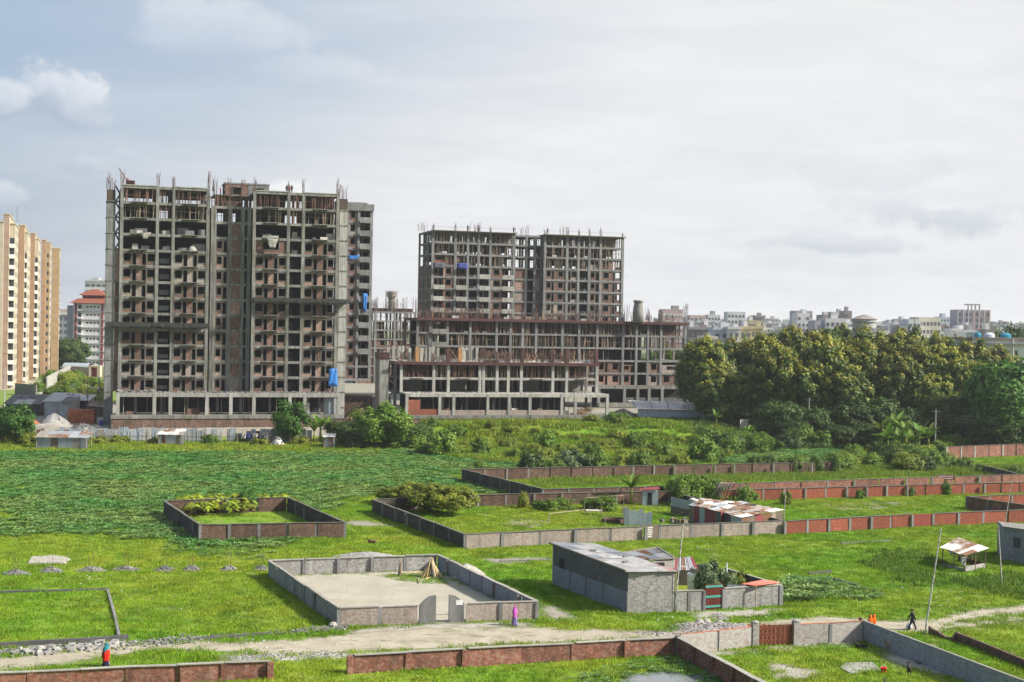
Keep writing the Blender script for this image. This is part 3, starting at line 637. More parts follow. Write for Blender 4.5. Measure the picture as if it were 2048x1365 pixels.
# hanging tarpaulins and cloths
def cloth(root, u, w, z, wd, h, mat, name='tarpaulin', taper=0.6):
    mb = MB(); n = 5; rows = 5; P_ = []
    for j in range(rows + 1):
        for i in range(n + 1):
            t = j / rows; P_.append((u + (i / n - 0.5) * wd * (1 - (1 - taper) * t) + U(-.06, .06), w + 0.14 * math.sin(i * 2.1 + j) + U(-.05, .05), z - h * t + U(-.08, .08)))
    mb.v = P_; mb.f = [(j * (n + 1) + i, j * (n + 1) + i + 1, (j + 1) * (n + 1) + i + 1, (j + 1) * (n + 1) + i) for j in range(rows) for i in range(n)]
    o = mb.build(name, mat, root, smooth=True); o.modifiers.new('thick', 'SOLIDIFY').thickness = 0.03; return o
cloth(main, ux(666), -0.75, ZD + FH * 1.55, 1.5, 3.6, 'tarp_blue', taper=1.3)
cloth(main, ux(287), -0.9, ZD + FH * 10.05, 2.2, 1.2, 'cloth_dirty', 'hanging_cloth', 0.3); cloth(main, ux(540), -0.95, ZD + FH * 9.95, 2.3, 1.9, 'cloth_dirty', 'hanging_cloth', 0.5)
MB().lathe([(0.9, 0), (0.85, 0.35), (0.5, 0.8), (0.1, 1.0)], 9, (ux(382), 0.6, ZD + FH * 9)).build('sack_heap', 'cloth_dirty', main)
# podium of the main tower
PD = -6.2
pc = [ux(x) + PD * 0 for x in ()]
P1 = T0 + WD * PD
def pux(px, py=800): return hit(px, py, P1)[0]
pcs = [pux(x) for x in (236, 309, 341, 414, 462, 508, 580, 610, 678)]
for u in pcs: MB().box(u - 0.33, u + 0.33, PD - 0.05, PD + 0.5, 4.4, ZD - 0.02).build('podium_column', 'concrete_pale', main)
MB().box(pcs[0] - 0.4, pcs[-1] + 0.4, PD, PD + 0.45, ZD - 0.75, ZD + 0.05).build('podium_beam', 'concrete_pale', main)
MB().box(pcs[0] - 0.3, pcs[-1] + 0.3, PD + 0.46, -0.07, ZD - 0.2, ZD - 0.01).build('podium_deck', 'concrete_slab', main)
MB().box(pcs[0] - 1.3, pcs[-1] + 0.9, PD - 1.0, PD + 0.6, 3.7, 4.38).build('podium_ledge', 'concrete_old', main)
MB().box(pcs[0] - 1.2, pcs[-1] + 0.7, PD - 0.85, PD - 0.55, 0.8, 3.69).build('podium_wall', 'brick_podium', main)
MB().box(pcs[0] - 0.3, pcs[-1] + 0.3, PD + 0.61, -0.2, 4.2, 4.36).build('podium_floor', 'concrete_slab', main)
MB().box(pcs[0], pcs[-1], 0.5, 0.8, 4.38, ZD - 0.25).build('inner_wall', 'room_shade', main)
for u in (pux(610) + 4.2, pux(610) + 6.0): MB().box(u, u + 0.3, PD + 1.2, PD + 1.4, 4.37, ZD - 0.3).build('inner_post', 'concrete_pale', main)
MB().box(pux(650), pux(676), PD + 1.5, PD + 1.6, 4.38, 7.6).build('tin_partition', 'tin_blue', main); MB().box(pux(612), pux(622), PD + 1.5, PD + 1.6, 4.38, 6.6).build('tin_partition', 'tin_grey', main)
for i in range(60):
    pass
def rubble(root, u0, u1, w0, w1, z, n, s=0.4, mat='stone_grey', name='rubble'):
    mb = MB()
    for _ in range(n):
        a = s * U(0.4, 1.0); mb.box(-a, a, -a * U(.4, .9), a * U(.4, .9), -a * .4, a * .5, U(0, 3), (U(u0, u1), U(w0, w1), z + a * U(.1, .5)), U(-.5, .5))
    return stuff(mb.build(name, mat, root))
rubble(main, pcs[0], pcs[-1], PD + 0.6, -1.2, ZD, 260, 0.28, 'stone_grey', 'deck_rubble'); rubble(main, pcs[0], pcs[1], PD + 1.0, -1.2, ZD, 60, 0.5, 'stone_dark', 'deck_rubble')
# rear wing seen past the right shoulder
T1 = AT(700, 686, 336.0); T1.z = 0
rear = thing('unfinished_tower', 'narrow unfinished block with pale balcony fronts behind the right shoulder of the nearest tower', 'building', T1, YAW)
def rx_(px): return hit(px, 560, T1)[0]
ru = [rx_(640), rx_(664), rx_(693), rx_(716), rx_(741.5)]; zr = hit(720, 417, T1)[1]; nr = 13; zb = zr - FH * nr
skeleton(rear, ru, 0, 14, zb, [FH * k for k in range(nr + 1)], ('concrete_grey', 'concrete_slab'))
for k in range(nr):
    z = zb + FH * k
    infill(rear, 'w', ru[2] + 0.31, ru[3] - 0.31, 0.2, z, 2.6); infill(rear, 'e' if k < nr - 1 else 'd', ru[3] + 0.31, ru[4] - 0.31, 1.3, z, 2.6)
    if 1 < k < nr: MB().box(ru[3] + 0.1, ru[4] + 0.1, -0.7, -0.55, z - 0.35, z + 0.95).build('balcony_front', 'concrete_grey', rear); MB().box(ru[3] + 0.3, ru[4] - 0.3, -0.55, -0.02, z - 0.15, z).build('balcony_floor', 'concrete_slab', rear)
    MB().box(ru[2], ru[4], 5, 5.2, z, z + 2.6).build('inner_wall', 'room_shade', rear)
    MB().box(ru[4] - 0.1, ru[4] + 0.1, 0.6, 13.4, z, z + 2.6).build('end_wall', 'brick_tower', rear)
MB().box(ru[1], ru[4] - 0.8, 1.5, 12, zr + 0.02, zr + 1.5).build('roof_tank', 'concrete_grey', rear); MB().box(ru[1], ru[4] + 0.5, -0.3, -0.05, zr - 0.6, zr + 1.0).build('parapet', 'concrete_grey', rear)
cloth(rear, rx_(729), -0.95, zb + FH * 6.5, 1.1, 4.2, 'tarp_blue'); cloth(rear, rx_(705), -0.4, zb + FH * 9.4, 3.2, 0.9, 'tarp_blue')

# ---- middle tower, set back
M0 = AT(865, 560, 383.0); M0.z = 0
mid = thing('unfinished_tower', 'wide unfinished tower with open top floors rising behind the lower frame', 'building', M0, YAW)
def mx_(px, py=560): return hit(px, py, M0)[0]
ma = [mx_(x) for x in (865, 910, 935, 956.5, 980, 1027.5)]; mb_ = [mx_(x) for x in (1089, 1133.5, 1156.5, 1178, 1200.5, 1244.5)]
zt = hit(865, 460, M0)[1]; nm = 13; zb = zt - FH * nm; lvm = [FH * k for k in range(nm + 1)]
mm = ('concrete_grey', 'concrete_slab')
skeleton(mid, ma, 0, 16, zb, lvm, mm, cw=0.7); skeleton(mid, mb_, 0, 16, zb, lvm, mm, cw=0.7)
mc = [ma[-1] + 0.2, mx_(1057), mx_(1074), mb_[0] - 0.2]; skeleton(mid, mc, 2.2, 12, zb, lvm[:-1] + [lvm[-1] - 0.4], mm, cw=0.7)
MB().beam((mc[2], 2.4, zb), (mc[2], 2.4, zb + 1), 0.1, 0.1)
for k in range(4, nm):
    z = zb + FH * k; r = nm - 1 - k                                        # r = storeys below the roof
    for cs_, kinds in ((ma, 'LLVLL'), (mb_, 'mevdn')):
        for i, kd in enumerate(kinds):
            u0, u1 = cs_[i] + 0.36, cs_[i + 1] - 0.36
            if r == 0: props(mid, u0, u1, 0.2, 3.5, z, 2.6, int(6 * (u1 - u0)), 'bamboo_prop', 0.07); MB().box(u0, u1, 5, 5.1, z + 0.35, z + 2.6).build('formwork_wall', 'dark_formwork', mid); continue
            if r in (1, 2):
                props(mid, u0, u1, 0.3, 6, z, 2.6, int(4 * (u1 - u0)), 'bamboo_prop', 0.08)
                if r == 2 and cs_ is mb_ and i >= 3: infill(mid, kd, u0, u1, 0.4, z, 1.2 if i == 3 else 2.6, frames=False)
                if r == 2 and cs_ is ma and i == 0: MB().box(u0, u1, 0.6, 0.75, z, z + 1.3).build('brick_infill', 'brick_clean', mid)
                if U(0, 1) < .6: MB().box(u0, u1 - U(.6, 2), 8, 8.2, z, z + 2.6).build('formwork_wall', 'dark_formwork', mid)
                MB().box(u0 - .5, u1 + .5, 9.2 + U(0, .15), 9.4, z + 1.0, z + 2.6).build('formwork_wall', 'room_shade', mid)  # near-black backing added to darken the floor behind the props
                continue
            MB().box(u0 - .5, u1 + .5, 5.5 + U(0, .3), 5.7 + .3, z, z + 2.6).build('inner_wall', 'room_shade', mid)
            if kd == 'V' or kd == 'v': MB().box(u0, u1, 1.2, 1.35, z + (0.1 if kd == 'v' else 0), z + 0.7).build('stair_parapet', 'concrete_grey', mid); continue
            if kd == 'L':
                half = (u1 - u0) > 5; a, c = (u0, u0 + (u1 - u0) * .48) if i == 0 else ((u1 - (u1 - u0) * .48, u1) if half else (u0, u1))
                if half:
                    o0, o1 = (c, u1) if i == 0 else (u0, a); infill(mid, 'w', o0, o1, 0.2, z, 2.6)
                infill(mid, 'd' if i in (0, 3) else 'e', a, c, 1.4, z, 2.6, frames=False)
                if r > 3: MB().box(a - 0.25, c + 0.15, -1.0, -0.85, z - 0.45, z + 0.75).build('balcony_front', 'concrete_pale', mid); MB().box(a, c, -0.84, -0.02, z - 0.15, z).build('balcony_floor', 'concrete_slab', mid)
                elif i in (3, 4): MB().box(a - 0.25, c + 0.15, -1.0, -0.85, z - 0.45, z + 0.75).build('balcony_front', 'concrete_pale', mid)
            else: infill(mid, kd, u0, u1, 0.2, z, 2.6)
    if r >= 3:
        infill(mid, 'B', mc[0] + 0.4, mc[1] - 0.4, 2.5, z, 2.65); MB().box(mc[1], mc[3], 6, 6.2, z, z + 2.6).build('inner_wall', 'room_shade', mid); infill(mid, 'B', mc[2] + 0.4, mc[3] - 0.4, 2.5, z, 2.65)
    else: props(mid, mc[0], mc[3], 2.6, 6, z, 2.6, 9, 'bamboo_prop', 0.07)
    # left flank
    for j, (w0, w1) in enumerate(((0.6, 4.6), (5.0, 9.5), (10, 15.4))):
        if r >= 3 and j != 0: MB().box(ma[0] - 0.1, ma[0] + 0.08, w0, w1, z, z + 2.6).build('brick_infill', 'brick_tower', mid)
        if r >= 3 and j == 0: MB().box(ma[0] - 0.1, ma[0] + 0.08, w0 + 1.6, w1, z, z + 2.6).build('brick_infill', 'brick_tower', mid)
    MB().box(mb_[-1] - 0.1, mb_[-1] + 0.1, 4, 15.4, z, z + 2.6).build('brick_infill', 'brick_tower', mid) if r >= 4 else None
for w in (4.8, 9.7): MB().box(ma[0] - 0.35, ma[0] + 0.2, w, w + 0.5, zb, zt).build('column', 'concrete_grey', mid)
for u in ma + mb_: rebar(mid, u, 0.4, zt, U(1.2, 2.6), 5)
rebar(mid, ma[0] - 1, 8, zt, 2.8, 8, 1.2); rebar(mid, mb_[1], 4, zt, 3.0, 8, 1.5); rebar(mid, ma[3], 4, zt, 3.0, 9, 1.5); rebar(mid, mc[1], 4, zt - .4, 3.0, 9, 1.5)
for px, m_ in ((875, 'tarp_slate'), (922, 'tarp_navy')): o = cloth(mid, mx_(px), -1.1, zb + FH * (nm - 3) + 0.55, 3.1 if px < 900 else 2.9, 1.5, m_, taper=1.0)
mb = MB(); mb.beam((ma[0], -0.9, zt + 0.9), (ma[-1], -0.9, zt + 0.9), 0.05, 0.05).beam((mb_[0], -0.9, zt + 0.9), (mb_[-1], -0.9, zt + 0.9), 0.05, 0.05); [mb.beam((u, -0.9, zt), (u, -0.9, zt + 1.0), 0.05, 0.05) for u in ma + mb_]; mb.build('roof_railing', 'bamboo_prop', mid)
MB().box(ma[0] - 0.6, ma[-1] + 0.5, -1.2, -0.1, zt - 0.25, zt - 0.05).build('formwork_edge', 'wood_old', mid); MB().box(mb_[0] - 0.4, mb_[-1] + 0.6, -1.2, -0.1, zt - 0.25, zt - 0.05).build('formwork_edge', 'wood_old', mid)

# ---- lower frame in front of it
L0 = AT(860, 690, 338.0); L0.z = 0
low_ = thing('unfinished_building', 'long five-storey concrete frame full of bamboo props between the towers', 'building', L0, YAW)
def lx(px, py=690): return hit(px, py, L0)[0]
lc = [lx(x) for x in (835, 860, 895, 940, 993, 1021, 1045, 1072, 1124.5, 1158, 1194.5, 1246, 1273, 1296, 1322, 1370.5)]
zt = hit(1246, 646, L0)[1]; zb = zt - FH * 5; lvl = [FH * k for k in range(6)]
skeleton(low_, lc, 0, 14, zb, lvl, ('concrete_grey', 'concrete_slab'), cw=0.6, bm=0.42)
for k in range(5):
    z = zb + FH * k
    for i in range(len(lc) - 1):
        u0, u1 = lc[i] + 0.31, lc[i + 1] - 0.31; wd = u1 - u0
        if i >= 10 and k < 2:
            infill(low_, 'BBBBBBBBBB'[0] if False else ['m', 'd', 'B', 'w', 'n'][i - 10] if (i, k) not in ((12, 0), (12, 1), (13, 1), (14, 1)) else 'w', u0, u1, 0.25, z, 2.68 if (i + k) % 3 else 2.0, frames=False) if i not in (12,) else None
            MB().box(u0 - .5, u1 + .5, 5 + U(0, .3), 5.2 + .3, z, z + 2.6).build('inner_wall', 'room_shade', low_); continue
        if i == 1 and k >= 2:
            infill(low_, 'e', u0, u1, 0.4, z, 2.68); MB().box(u0, u1, -0.7, -0.55, z - 0.4, z + 0.8).build('balcony_front', 'concrete_old', low_); continue
        if k >= 3 or i < 10: props(low_, u0, u1, 0.2, 5.0, z, 2.7, int(6.5 * wd), random.choice(['bamboo_prop', 'bamboo_prop', 'rust_prop']), 0.06)
        else: props(low_, u0, u1, 0.5, 5.0, z, 2.7, 3, 'concrete_pale', 0.06)
        if not (i >= 13 and k in (2, 3)): MB().box(u0 - .5, u1 + .5, 6.2 + U(0, .3), 6.4 + .3, z + (U(0, .4) if k > 3 else 0), z + 2.7).build('inner_wall', 'room_shade', low_)  # near-black walls added so the open frame reads dark inside
MB().box(lc[0] - 0.5, lc[-1] + 0.6, -0.9, 14.6, zt + 0.03, zt + 0.24).build('formwork_deck', 'dark_formwork', low_); MB().box(lc[0] - 0.5, lc[-1] + 0.6, -1.0, -0.85, zt - 0.25, zt + 0.35).build('formwork_edge', 'red_steel', low_)
for i, u in enumerate(lc): rebar(low_, u, 0.4, zt + 0.25, U(2.4, 5.2) if i > 9 else U(1.5, 3.0), 9 if i > 9 else 6, 0.6)
for i in range(34): rebar(low_, U(lc[0], lc[-1]), U(1, 12), zt + 0.25, U(2.0, 4.5), 7, 1.0)
for i in range(60): MB().tube([(0, 0, 0), (U(-.8, .8), U(-.3, .3), U(1.2, 2.6))], .06, 4).build('brace', random.choice(['rust_prop', 'bamboo_prop', 'red_steel', 'wood_new']), low_, (U(lc[0], lc[-1]), U(0, 3), zt + 0.25))
for i in range(16): MB().box(-0.5, U(.4, 1.6), -0.4, .4, 0, U(.3, 1.0)).build('stacked_boards', random.choice(['sack_white', 'concrete_pale', 'wood_old']), low_, (U(lc[2], lc[-1]), U(0.5, 3), zt + 0.26))
# its podium on the right
P2 = L0 - WD * 2.0
q0 = [hit(x, 790, P2)[0] for x in (1198, 1249.5, 1276, 1299, 1325, 1375)]
for u in q0: MB().box(u - 0.4, u + 0.35, -2.0, -1.5, 3.4, zb + 0.02).build('podium_column', 'concrete_grey', low_)
MB().box(q0[0], q0[-1] + 0.4, -1.95, -1.5, zb - 0.8, zb + 0.1).build('podium_beam', 'concrete_old', low_); MB().box(q0[0], q0[-1], -1.49, 0.0, zb - 0.2, zb).build('podium_deck', 'concrete_slab', low_)
MB().box(q0[1], q0[-1], -1.7, -1.5, 4.4, 5.6).build('podium_wall', 'plaster_dark', low_); MB().box(q0[0], q0[-1] + 0.6, -2.2, -1.2, 3.2, 4.3).build('podium_ledge', 'concrete_old', low_); MB().box(q0[0], q0[-1], 3, 3.2, 3.0, zb).build('inner_wall', 'room_shade', low_)

# ---- front podium block at an early stage
F0 = AT(802, 760, 296.0); F0.z = 0
fro = thing('unfinished_building', 'two-storey concrete podium frame with red formwork on deck in front of the middle tower', 'building', F0, YAW)
def fx(px, py=745): return hit(px, py, F0)[0]
fc = [fx(x) for x in (803, 868, 897, 960, 967.5, 994.5, 1017, 1043, 1106, 1134, 1194)]
za = ZD; zt = za + 2 * FH; zt_f = zt
skeleton(fro, fc, 0, 13, za, [0.0, FH, 2 * FH], ('concrete_pale', 'concrete_slab'), cw=0.62, bm=0.5)
for i in range(len(fc) - 1):
    u0, u1 = fc[i] + 0.31, fc[i + 1] - 0.31
    if u1 - u0 < 0.5: continue
    props(fro, u0, u1, 0.3, 5, za + FH, 2.6, int(7 * (u1 - u0)), 'rust_prop' if i in (0, 2, 7, 9) else 'bamboo_prop'); MB().box(u0 - .5, u1 + .5, 8.5 + U(0, .3), 8.7 + .3, za + FH, za + 2 * FH - .5).build('inner_wall', 'room_shade', fro)
    MB().box(u0 + U(.5, 1.2), u1 - U(0.2, 1), 7, 7.3, za, za + 2.5).build('inner_wall', 'concrete_slab', fro); MB().box(u0 - .5, u1 + .5, 12.0 + U(0, .3), 12.2 + .3, za, za + 2.5).build('inner_wall', 'room_shade', fro)
    um = (u0 + u1) / 2
    if u1 - u0 > 4: MB().box(um - 1.4, um + 1.4, -0.85, -0.06, za + FH - 0.15, za + FH).build('balcony_ledge', 'concrete_pale', fro)
MB().box(fc[0] - 1.0, fc[-1] + 0.3, -0.55, 13, zt + 0.03, zt + 0.2).build('formwork_deck', 'sand_pale', fro); MB().box(fc[0] - 1.6, fc[-1] + 0.4, -0.75, -0.6, zt - 0.45, zt + 0.22).build('formwork_edge', 'red_steel', fro)
for i in range(14): cloth(fro, U(fc[0], fc[-1]), U(0.5, 2.5), zt + 0.5, U(1, 2.2), 0.25, random.choice(['sack_white', 'sack_white', 'tarp_blue', 'wood_new']), 'ground_sheet')
for px in (785, 791, 803, 812, 824, 830, 846, 850, 858, 854, 864, 872, 882, 930, 936, 943, 951, 960): o = MB().box(-0.3, 0.3, -0.3, 0.3, 0, U(2.6, 3.2)).build('starter_column', 'concrete_pale', fro, (fx(px, 710), 1.2 + U(0, 4), zt + 0.2))
for px in (836, 922): MB().box(-0.4, 0.4, -0.4, 0.4, 0, 3.0).build('column_form', 'wood_new', fro, (fx(px, 710), 0.9, zt + 0.2))
for px in (897, 1046, 1105, 1135, 1194): MB().box(-0.34, 0.34, -0.34, 0.34, 0, 3.1).build('column_form', 'red_steel', fro, (fx(px, 710), 0.4, zt + 0.2))
MB().box(fx(967), fx(996), 0.2, 0.4, zt + 0.2, zt + 0.6).build('formwork_wall', 'red_steel', fro); MB().box(fx(967), fx(996), 0.2, 0.4, zt + 1.9, zt + 2.4).build('formwork_wall', 'red_steel', fro)
for i in range(85):
    u = U(fx(1000), fc[-1]) if i < 60 else U(fc[0], fc[-1]); w = U(0.3, 4); a = U(-1.6, 1.6); o = MB().tube([(u, w, zt + 0.2), (u + a, w + U(-.4, .4), zt + U(1.6, 3.2))], 0.07, 4).build('brace', random.choice(['rust_prop', 'red_steel', 'wood_new', 'red_steel']), fro)
MB().tube([(fx(901, 710), 0.5, zt + 2.9), (fx(920, 720), 0.4, zt + 0.3)], 0.09, 4).build('brace', 'wood_new', fro)
uw0, uw1 = fx(760, 760), fx(778, 760)
MB().box(uw0, uw1, 0.5, 5, 1.5, zt + 0.6).build('shear_wall', 'concrete_old', fro); MB().box(uw0 - .1, uw1 + .1, 0.4, 5.1, zt + 0.6, zt + 2.0).build('formwork_wall', 'red_steel', fro)
MB().box(uw1 + 1.5, uw1 + 2.1, 2, 2.6, 2, zt).build('column', 'concrete_grey', fro); MB().beam((uw1, 2, za - 2), (uw1 + 2, 2, za + 1), 0.5, 0.3).build('stair_flight', 'concrete_slab', fro); MB().beam((uw1, 2, za + 3), (uw1 + 2, 2, za + 1), 0.5, 0.3).build('stair_flight', 'concrete_slab', fro)
PF = -6.0; P3 = F0 + WD * PF
fp = [hit(x, 800, P3)[0] for x in (814, 880, 908, 976, 1018.5, 1060.5, 1124, 1151.5, 1215)]
for u in fp: MB().box(u - 0.3, u + 0.3, PF - 0.05, PF + 0.5, 4.2, za - 0.02).build('podium_column', 'concrete_pale', fro)
MB().box(fp[0] - 0.35, fp[-1] + 0.35, PF, PF + 0.45, za - 0.7, za + 0.03).build('podium_beam', 'concrete_pale', fro); MB().box(fp[0], fp[-1] + 0.3, PF + 0.46, -0.07, za - 0.2, za - 0.01).build('podium_deck', 'concrete_pale', fro)
MB().box(fp[0] - 2.0, fp[-1] + 0.6, PF - 0.9, PF + 0.6, 3.5, 4.18).build('podium_ledge', 'concrete_old', fro); MB().box(fp[0] - 1.5, fp[-1] + 0.4, PF - 0.75, PF - 0.5, 0.5, 3.49).build('podium_wall', 'brick_podium', fro)
MB().box(fp[0], fp[-1], PF + 0.61, 0, 4.0, 4.16).build('podium_floor', 'concrete_slab', fro); MB().box(fp[0], fp[-3] + 2, 0.5, 0.8, 4.18, za - 0.25).build('inner_wall', 'room_shade', fro)
for i in range(1, 6): MB().box(fp[i] + .35, fp[i + 1] - .35, PF + .12, PF + .3, 4.19, 5.2).build('dwarf_wall', 'plaster_warm', fro)
MB().box(fp[0] + .35, fp[1] - .35, PF + .12, PF + .3, 4.19, 5.4).build('dwarf_wall', 'brick_clean', fro); MB().box(fp[0] + .35, fp[0] + 2.8, PF + .121, PF + .299, 5.4, 7.3).build('dwarf_wall', 'brick_clean', fro)
mb = MB(); [mb.tube([(fp[-2] + U(.6, 2), PF + U(.8, 2.5), 4.3 + i * .1), (fp[-2] + U(3, 4.6), PF + U(.8, 2.5), 4.6 + i * .12)], 0.07, 4) for i in range(12)]; stuff(mb.build('timber_heap', 'wood_new', fro))
rubble(fro, fp[0], fp[-1], PF + .7, -0.5, za, 120, 0.22, 'stone_grey', 'deck_rubble')

# ---- block far behind the gap
B0 = AT(746, 650, 488.0); B0.z = 0
bak = thing('unfinished_building', 'smaller unfinished frame seen through the gap between the two tall towers', 'building', B0, YAW)
bc = [hit(x, 650, B0)[0] for x in (715, 751, 789.5, 810, 830)]; zt = hit(790, 624, B0)[1]; nb = 9; zb = zt - FH * nb
skeleton(bak, bc, 0, 14, zb, [FH * k for k in range(nb + 1)], ('concrete_grey', 'concrete_slab'), cw=0.8)
for k in range(0, nb):
    for i in range(4):
        u0, u1 = bc[i] + .4, bc[i + 1] - .4; z = zb + FH * k
        if k >= nb - 3: props(bak, u0, u1, .3, 5, z, 2.6, 12, 'rust_prop' if k == nb - 1 else 'bamboo_prop', 0.08)
        else: infill(bak, ['w', 'm', 'd', 'B'][i] if k < nb - 4 else 'w', u0, u1, .3, z, 2.6, frames=False)
        if k < nb - 1: MB().box(u0, u1 - U(0, 2), 6, 6.2, z, z + 2.6).build('inner_wall', 'room_shade', bak)
for u in bc: rebar(bak, u, .5, zt, 5.5, 9, .9)
for i in range(9): rebar(bak, U(bc[0], bc[-1]), U(2, 10), zt, 4.5, 7, 1.2)
MB().box(bc[0], bc[-1], 4, 4.2, zt + 0.05, zt + 1.2).build('formwork_wall', 'red_steel', bak)
tu, tz = hit(789, 600, B0)
wt = thing('water_tower', 'slim water tower wrapped in scaffolding above the rear frame', 'tower', B0 + UD * tu + WD * 5, YAW)
MB().lathe([(1.1, zt + .1), (1.0, zt + 4.5), (1.6, zt + 5.2), (1.7, zt + 6.8), (1.1, zt + 7.2), (0.3, zt + 7.3)], 12).build('tank', 'concrete_slab', wt); mb = MB()
for a in range(8): t = a * math.pi / 4; mb.tube([(2.1 * math.cos(t), 2.1 * math.sin(t), zt), (2.1 * math.cos(t), 2.1 * math.sin(t), zt + 7.6)], 0.07, 4)
for j in range(6): mb.tube([(2.1 * math.cos(a * math.pi / 4), 2.1 * math.sin(a * math.pi / 4), zt + 1.2 * j + .8) for a in range(9)], 0.06, 4)
mb.build('scaffold', 'bamboo_prop', wt)
# chimney on the right-hand frame
cp = AT(1276, 640, 352.0)
ch = thing('chimney', 'tapering round grey concrete stack on the lower frame roof', 'chimney', (cp.x, cp.y, 0)); zc = hit(1276, 645, L0)[1] - 0.1
MB().lathe([(1.45, zc), (1.3, zc + 2.5), (1.05, zc + 4.6), (1.0, zc + 5.0), (1.25, zc + 5.1), (1.25, zc + 5.5), (1.0, zc + 5.55)], 14).build('shaft', 'concrete_slab', ch, smooth=True)

# loose life inside the podiums and on the decks
for u in fc: rebar(fro, u, 0.3, zt_f + 0.2, U(2.2, 3.4), 8, .45)
for k in range(26): rebar(fro, U(fc[0], fc[-1]), U(1, 9), zt_f + 0.2, U(1.6, 3.0), 6, .6)
for root, cols, wf, zf in ((main, pcs, PD, 4.37), (fro, fp, PF, 4.17)):
    for i in range(len(cols) - 1):
        u0, u1 = cols[i] + .5, cols[i + 1] - .5
        for _ in range(2): u = U(u0, u1); MB().tube([(u, wf + U(.6, 1.6), zf), (u + U(-.15, .15), wf + U(.6, 1.6), ZD - .25)], .06, 5).build('prop', random.choice(['bamboo_prop', 'concrete_pale', 'bamboo_prop']), root)
        if U(0, 1) < .6: a = U(u0, max(u0 + .1, u1 - 2)); MB().box(a, min(u1, a + U(1, 2.5)), wf + 1.2, wf + 1.5, zf, zf + U(.4, 1.5)).build('stacked_boards', random.choice(['concrete_pale', 'brick_tower', 'wood_old', 'sack_white']), root)
        MB().box((u0 + u1) / 2 - .25, (u0 + u1) / 2 + .25, wf + 3.2, wf + 3.7, zf, ZD - .25).build('column', 'concrete_grey', root)
# ------------------------------------------------------------------ boundary walls
def wall_run(root, a, c, h, bays, mat, post='coping_pale', cop='coping', t=0.14, pw=0.28, cap=0.07, proud=0.05, end_post=True, h2=None, start_post=True, copw=None):
    "panels between posts, with a coping; a and c are world points, the thing stands at root.location"
    o = root.location; a = Vector((a[0] - o.x, a[1] - o.y, 0)); c = Vector((c[0] - o.x, c[1] - o.y, 0)); d = c - a; L = d.length; rz = math.atan2(d.y, d.x); n = bays; h2 = h2 or h
    for i in range(n):
        x0, x1 = L * i / n, L * (i + 1) / n; s = pw / 2
        hh = h + (h2 - h) * (i + .5) / n; j0, j1 = U(-.035, .03), U(-.035, .03); dy = U(-.015, .015)
        mb = MB().box(x0 + s, x1 - s, -t / 2 + dy, t / 2 + dy, -0.1, hh); mb.v = [(x, y, z + ((j0 if x < (x0 + x1) / 2 else j1) if z > 0 else 0)) for x, y, z in mb.v]; mb.build('wall_panel', mat, root, a, rz=rz)
        if cop:
            e = (copw or (t + 2 * proud + 0.06)) / 2; k0 = U(0, .03) if U(0, 1) < .8 else U(.1, .4)
            MB().beam((x0 + k0, dy, h + (h2 - h) * i / n + cap / 2 + j0 + .004), (x1, dy, h + (h2 - h) * (i + 1) / n + cap / 2 + j1 + .004), e * 2 * U(.92, 1.05), cap * U(.8, 1.15)).build('coping', cop, root, a, rz=rz)
    for i in range(n + 1):
        if (i == n and not end_post) or (i == 0 and not start_post): continue
        x = L * i / n; hh = h + (h2 - h) * i / n; e = t / 2 + proud
        MB().box(x - pw / 2, x + pw / 2, -e, e, -0.1, hh - .04).build('post', post, root, a + Vector((U(-.02, .02), U(-.02, .02), 0)), rz=rz + U(-.02, .02))
def wall_thing(label, p, name='boundary_wall', cat='wall'): return thing(name, label, cat, (p.x, p.y, gh(p.x, p.y)))
def T(px, py, h): return G(px, py, h)

# near left brick wall
a, c = T(-40, 1348, 1.15), T(541, 1322, 1.15)
w = wall_thing('red brick wall with brick piers at the very bottom left, ending by the grass gap', a)
wall_run(w, a, c, 1.15, 6, 'brick_front', 'brick_front', 'coping_pale', 0.2, 0.4, 0.05, 0.07)
# near centre brick wall with its return
a, c, e = T(700, 1311, 1.2), T(1354, 1274, 1.25), T(1560, 1384, 1.25)
w = wall_thing('red brick wall with piers running along the dirt track then turning towards us', a)
wall_run(w, a, c, 1.2, 6, 'brick_front', 'brick_front', 'coping_pale', 0.2, 0.4, 0.05, 0.07); wall_run(w, c, e, 1.25, 5, 'brick_front', 'brick_front', 'coping_pale', 0.2, 0.4, 0.05, 0.07, start_post=False)
# plastered yard with rust gate
a, g0, g1, c, e = T(1357, 1270, 1.45), T(1510, 1253, 1.45), T(1592, 1250, 1.45), T(1727, 1243, 1.45), T(2075, 1374, 1.45)
w = wall_thing('pale plastered yard wall with brick-red top and rust-brown gate, long blue-grey side', a, 'yard_wall')
wall_run(w, a, g0, 1.45, 2, 'plaster_light', 'concrete_grey', 'brick_heap', 0.16, 0.24, 0.035, 0.03, copw=0.17); wall_run(w, g1, c, 1.45, 2, 'plaster_light', 'concrete_grey', 'brick_heap', 0.16, 0.24, 0.035, 0.03, copw=0.17); wall_run(w, c, e, 1.45, 1, 'plaster_blue', 'concrete_grey', 'coping_pale', 0.16, 0.24, 0.06, 0.0, start_post=False, copw=0.2)  # long side gets a darker bluish tone: its shade put into the colour
for q in (g0, g1): MB().box(-0.24, 0.24, -0.24, 0.24, -0.1, 1.72).build('gate_pier', 'plaster_light', w, (q.x - a.x, q.y - a.y, 0), rz=R(12)); MB().lathe([(0.3, 0), (0.3, 0.06), (0.1, 0.16)], 8).build('pier_cap', 'concrete_pale', w, (q.x - a.x, q.y - a.y, 1.725))
d = (g1 - g0); d.z = 0; rz = math.atan2(d.y, d.x); Lg = d.length
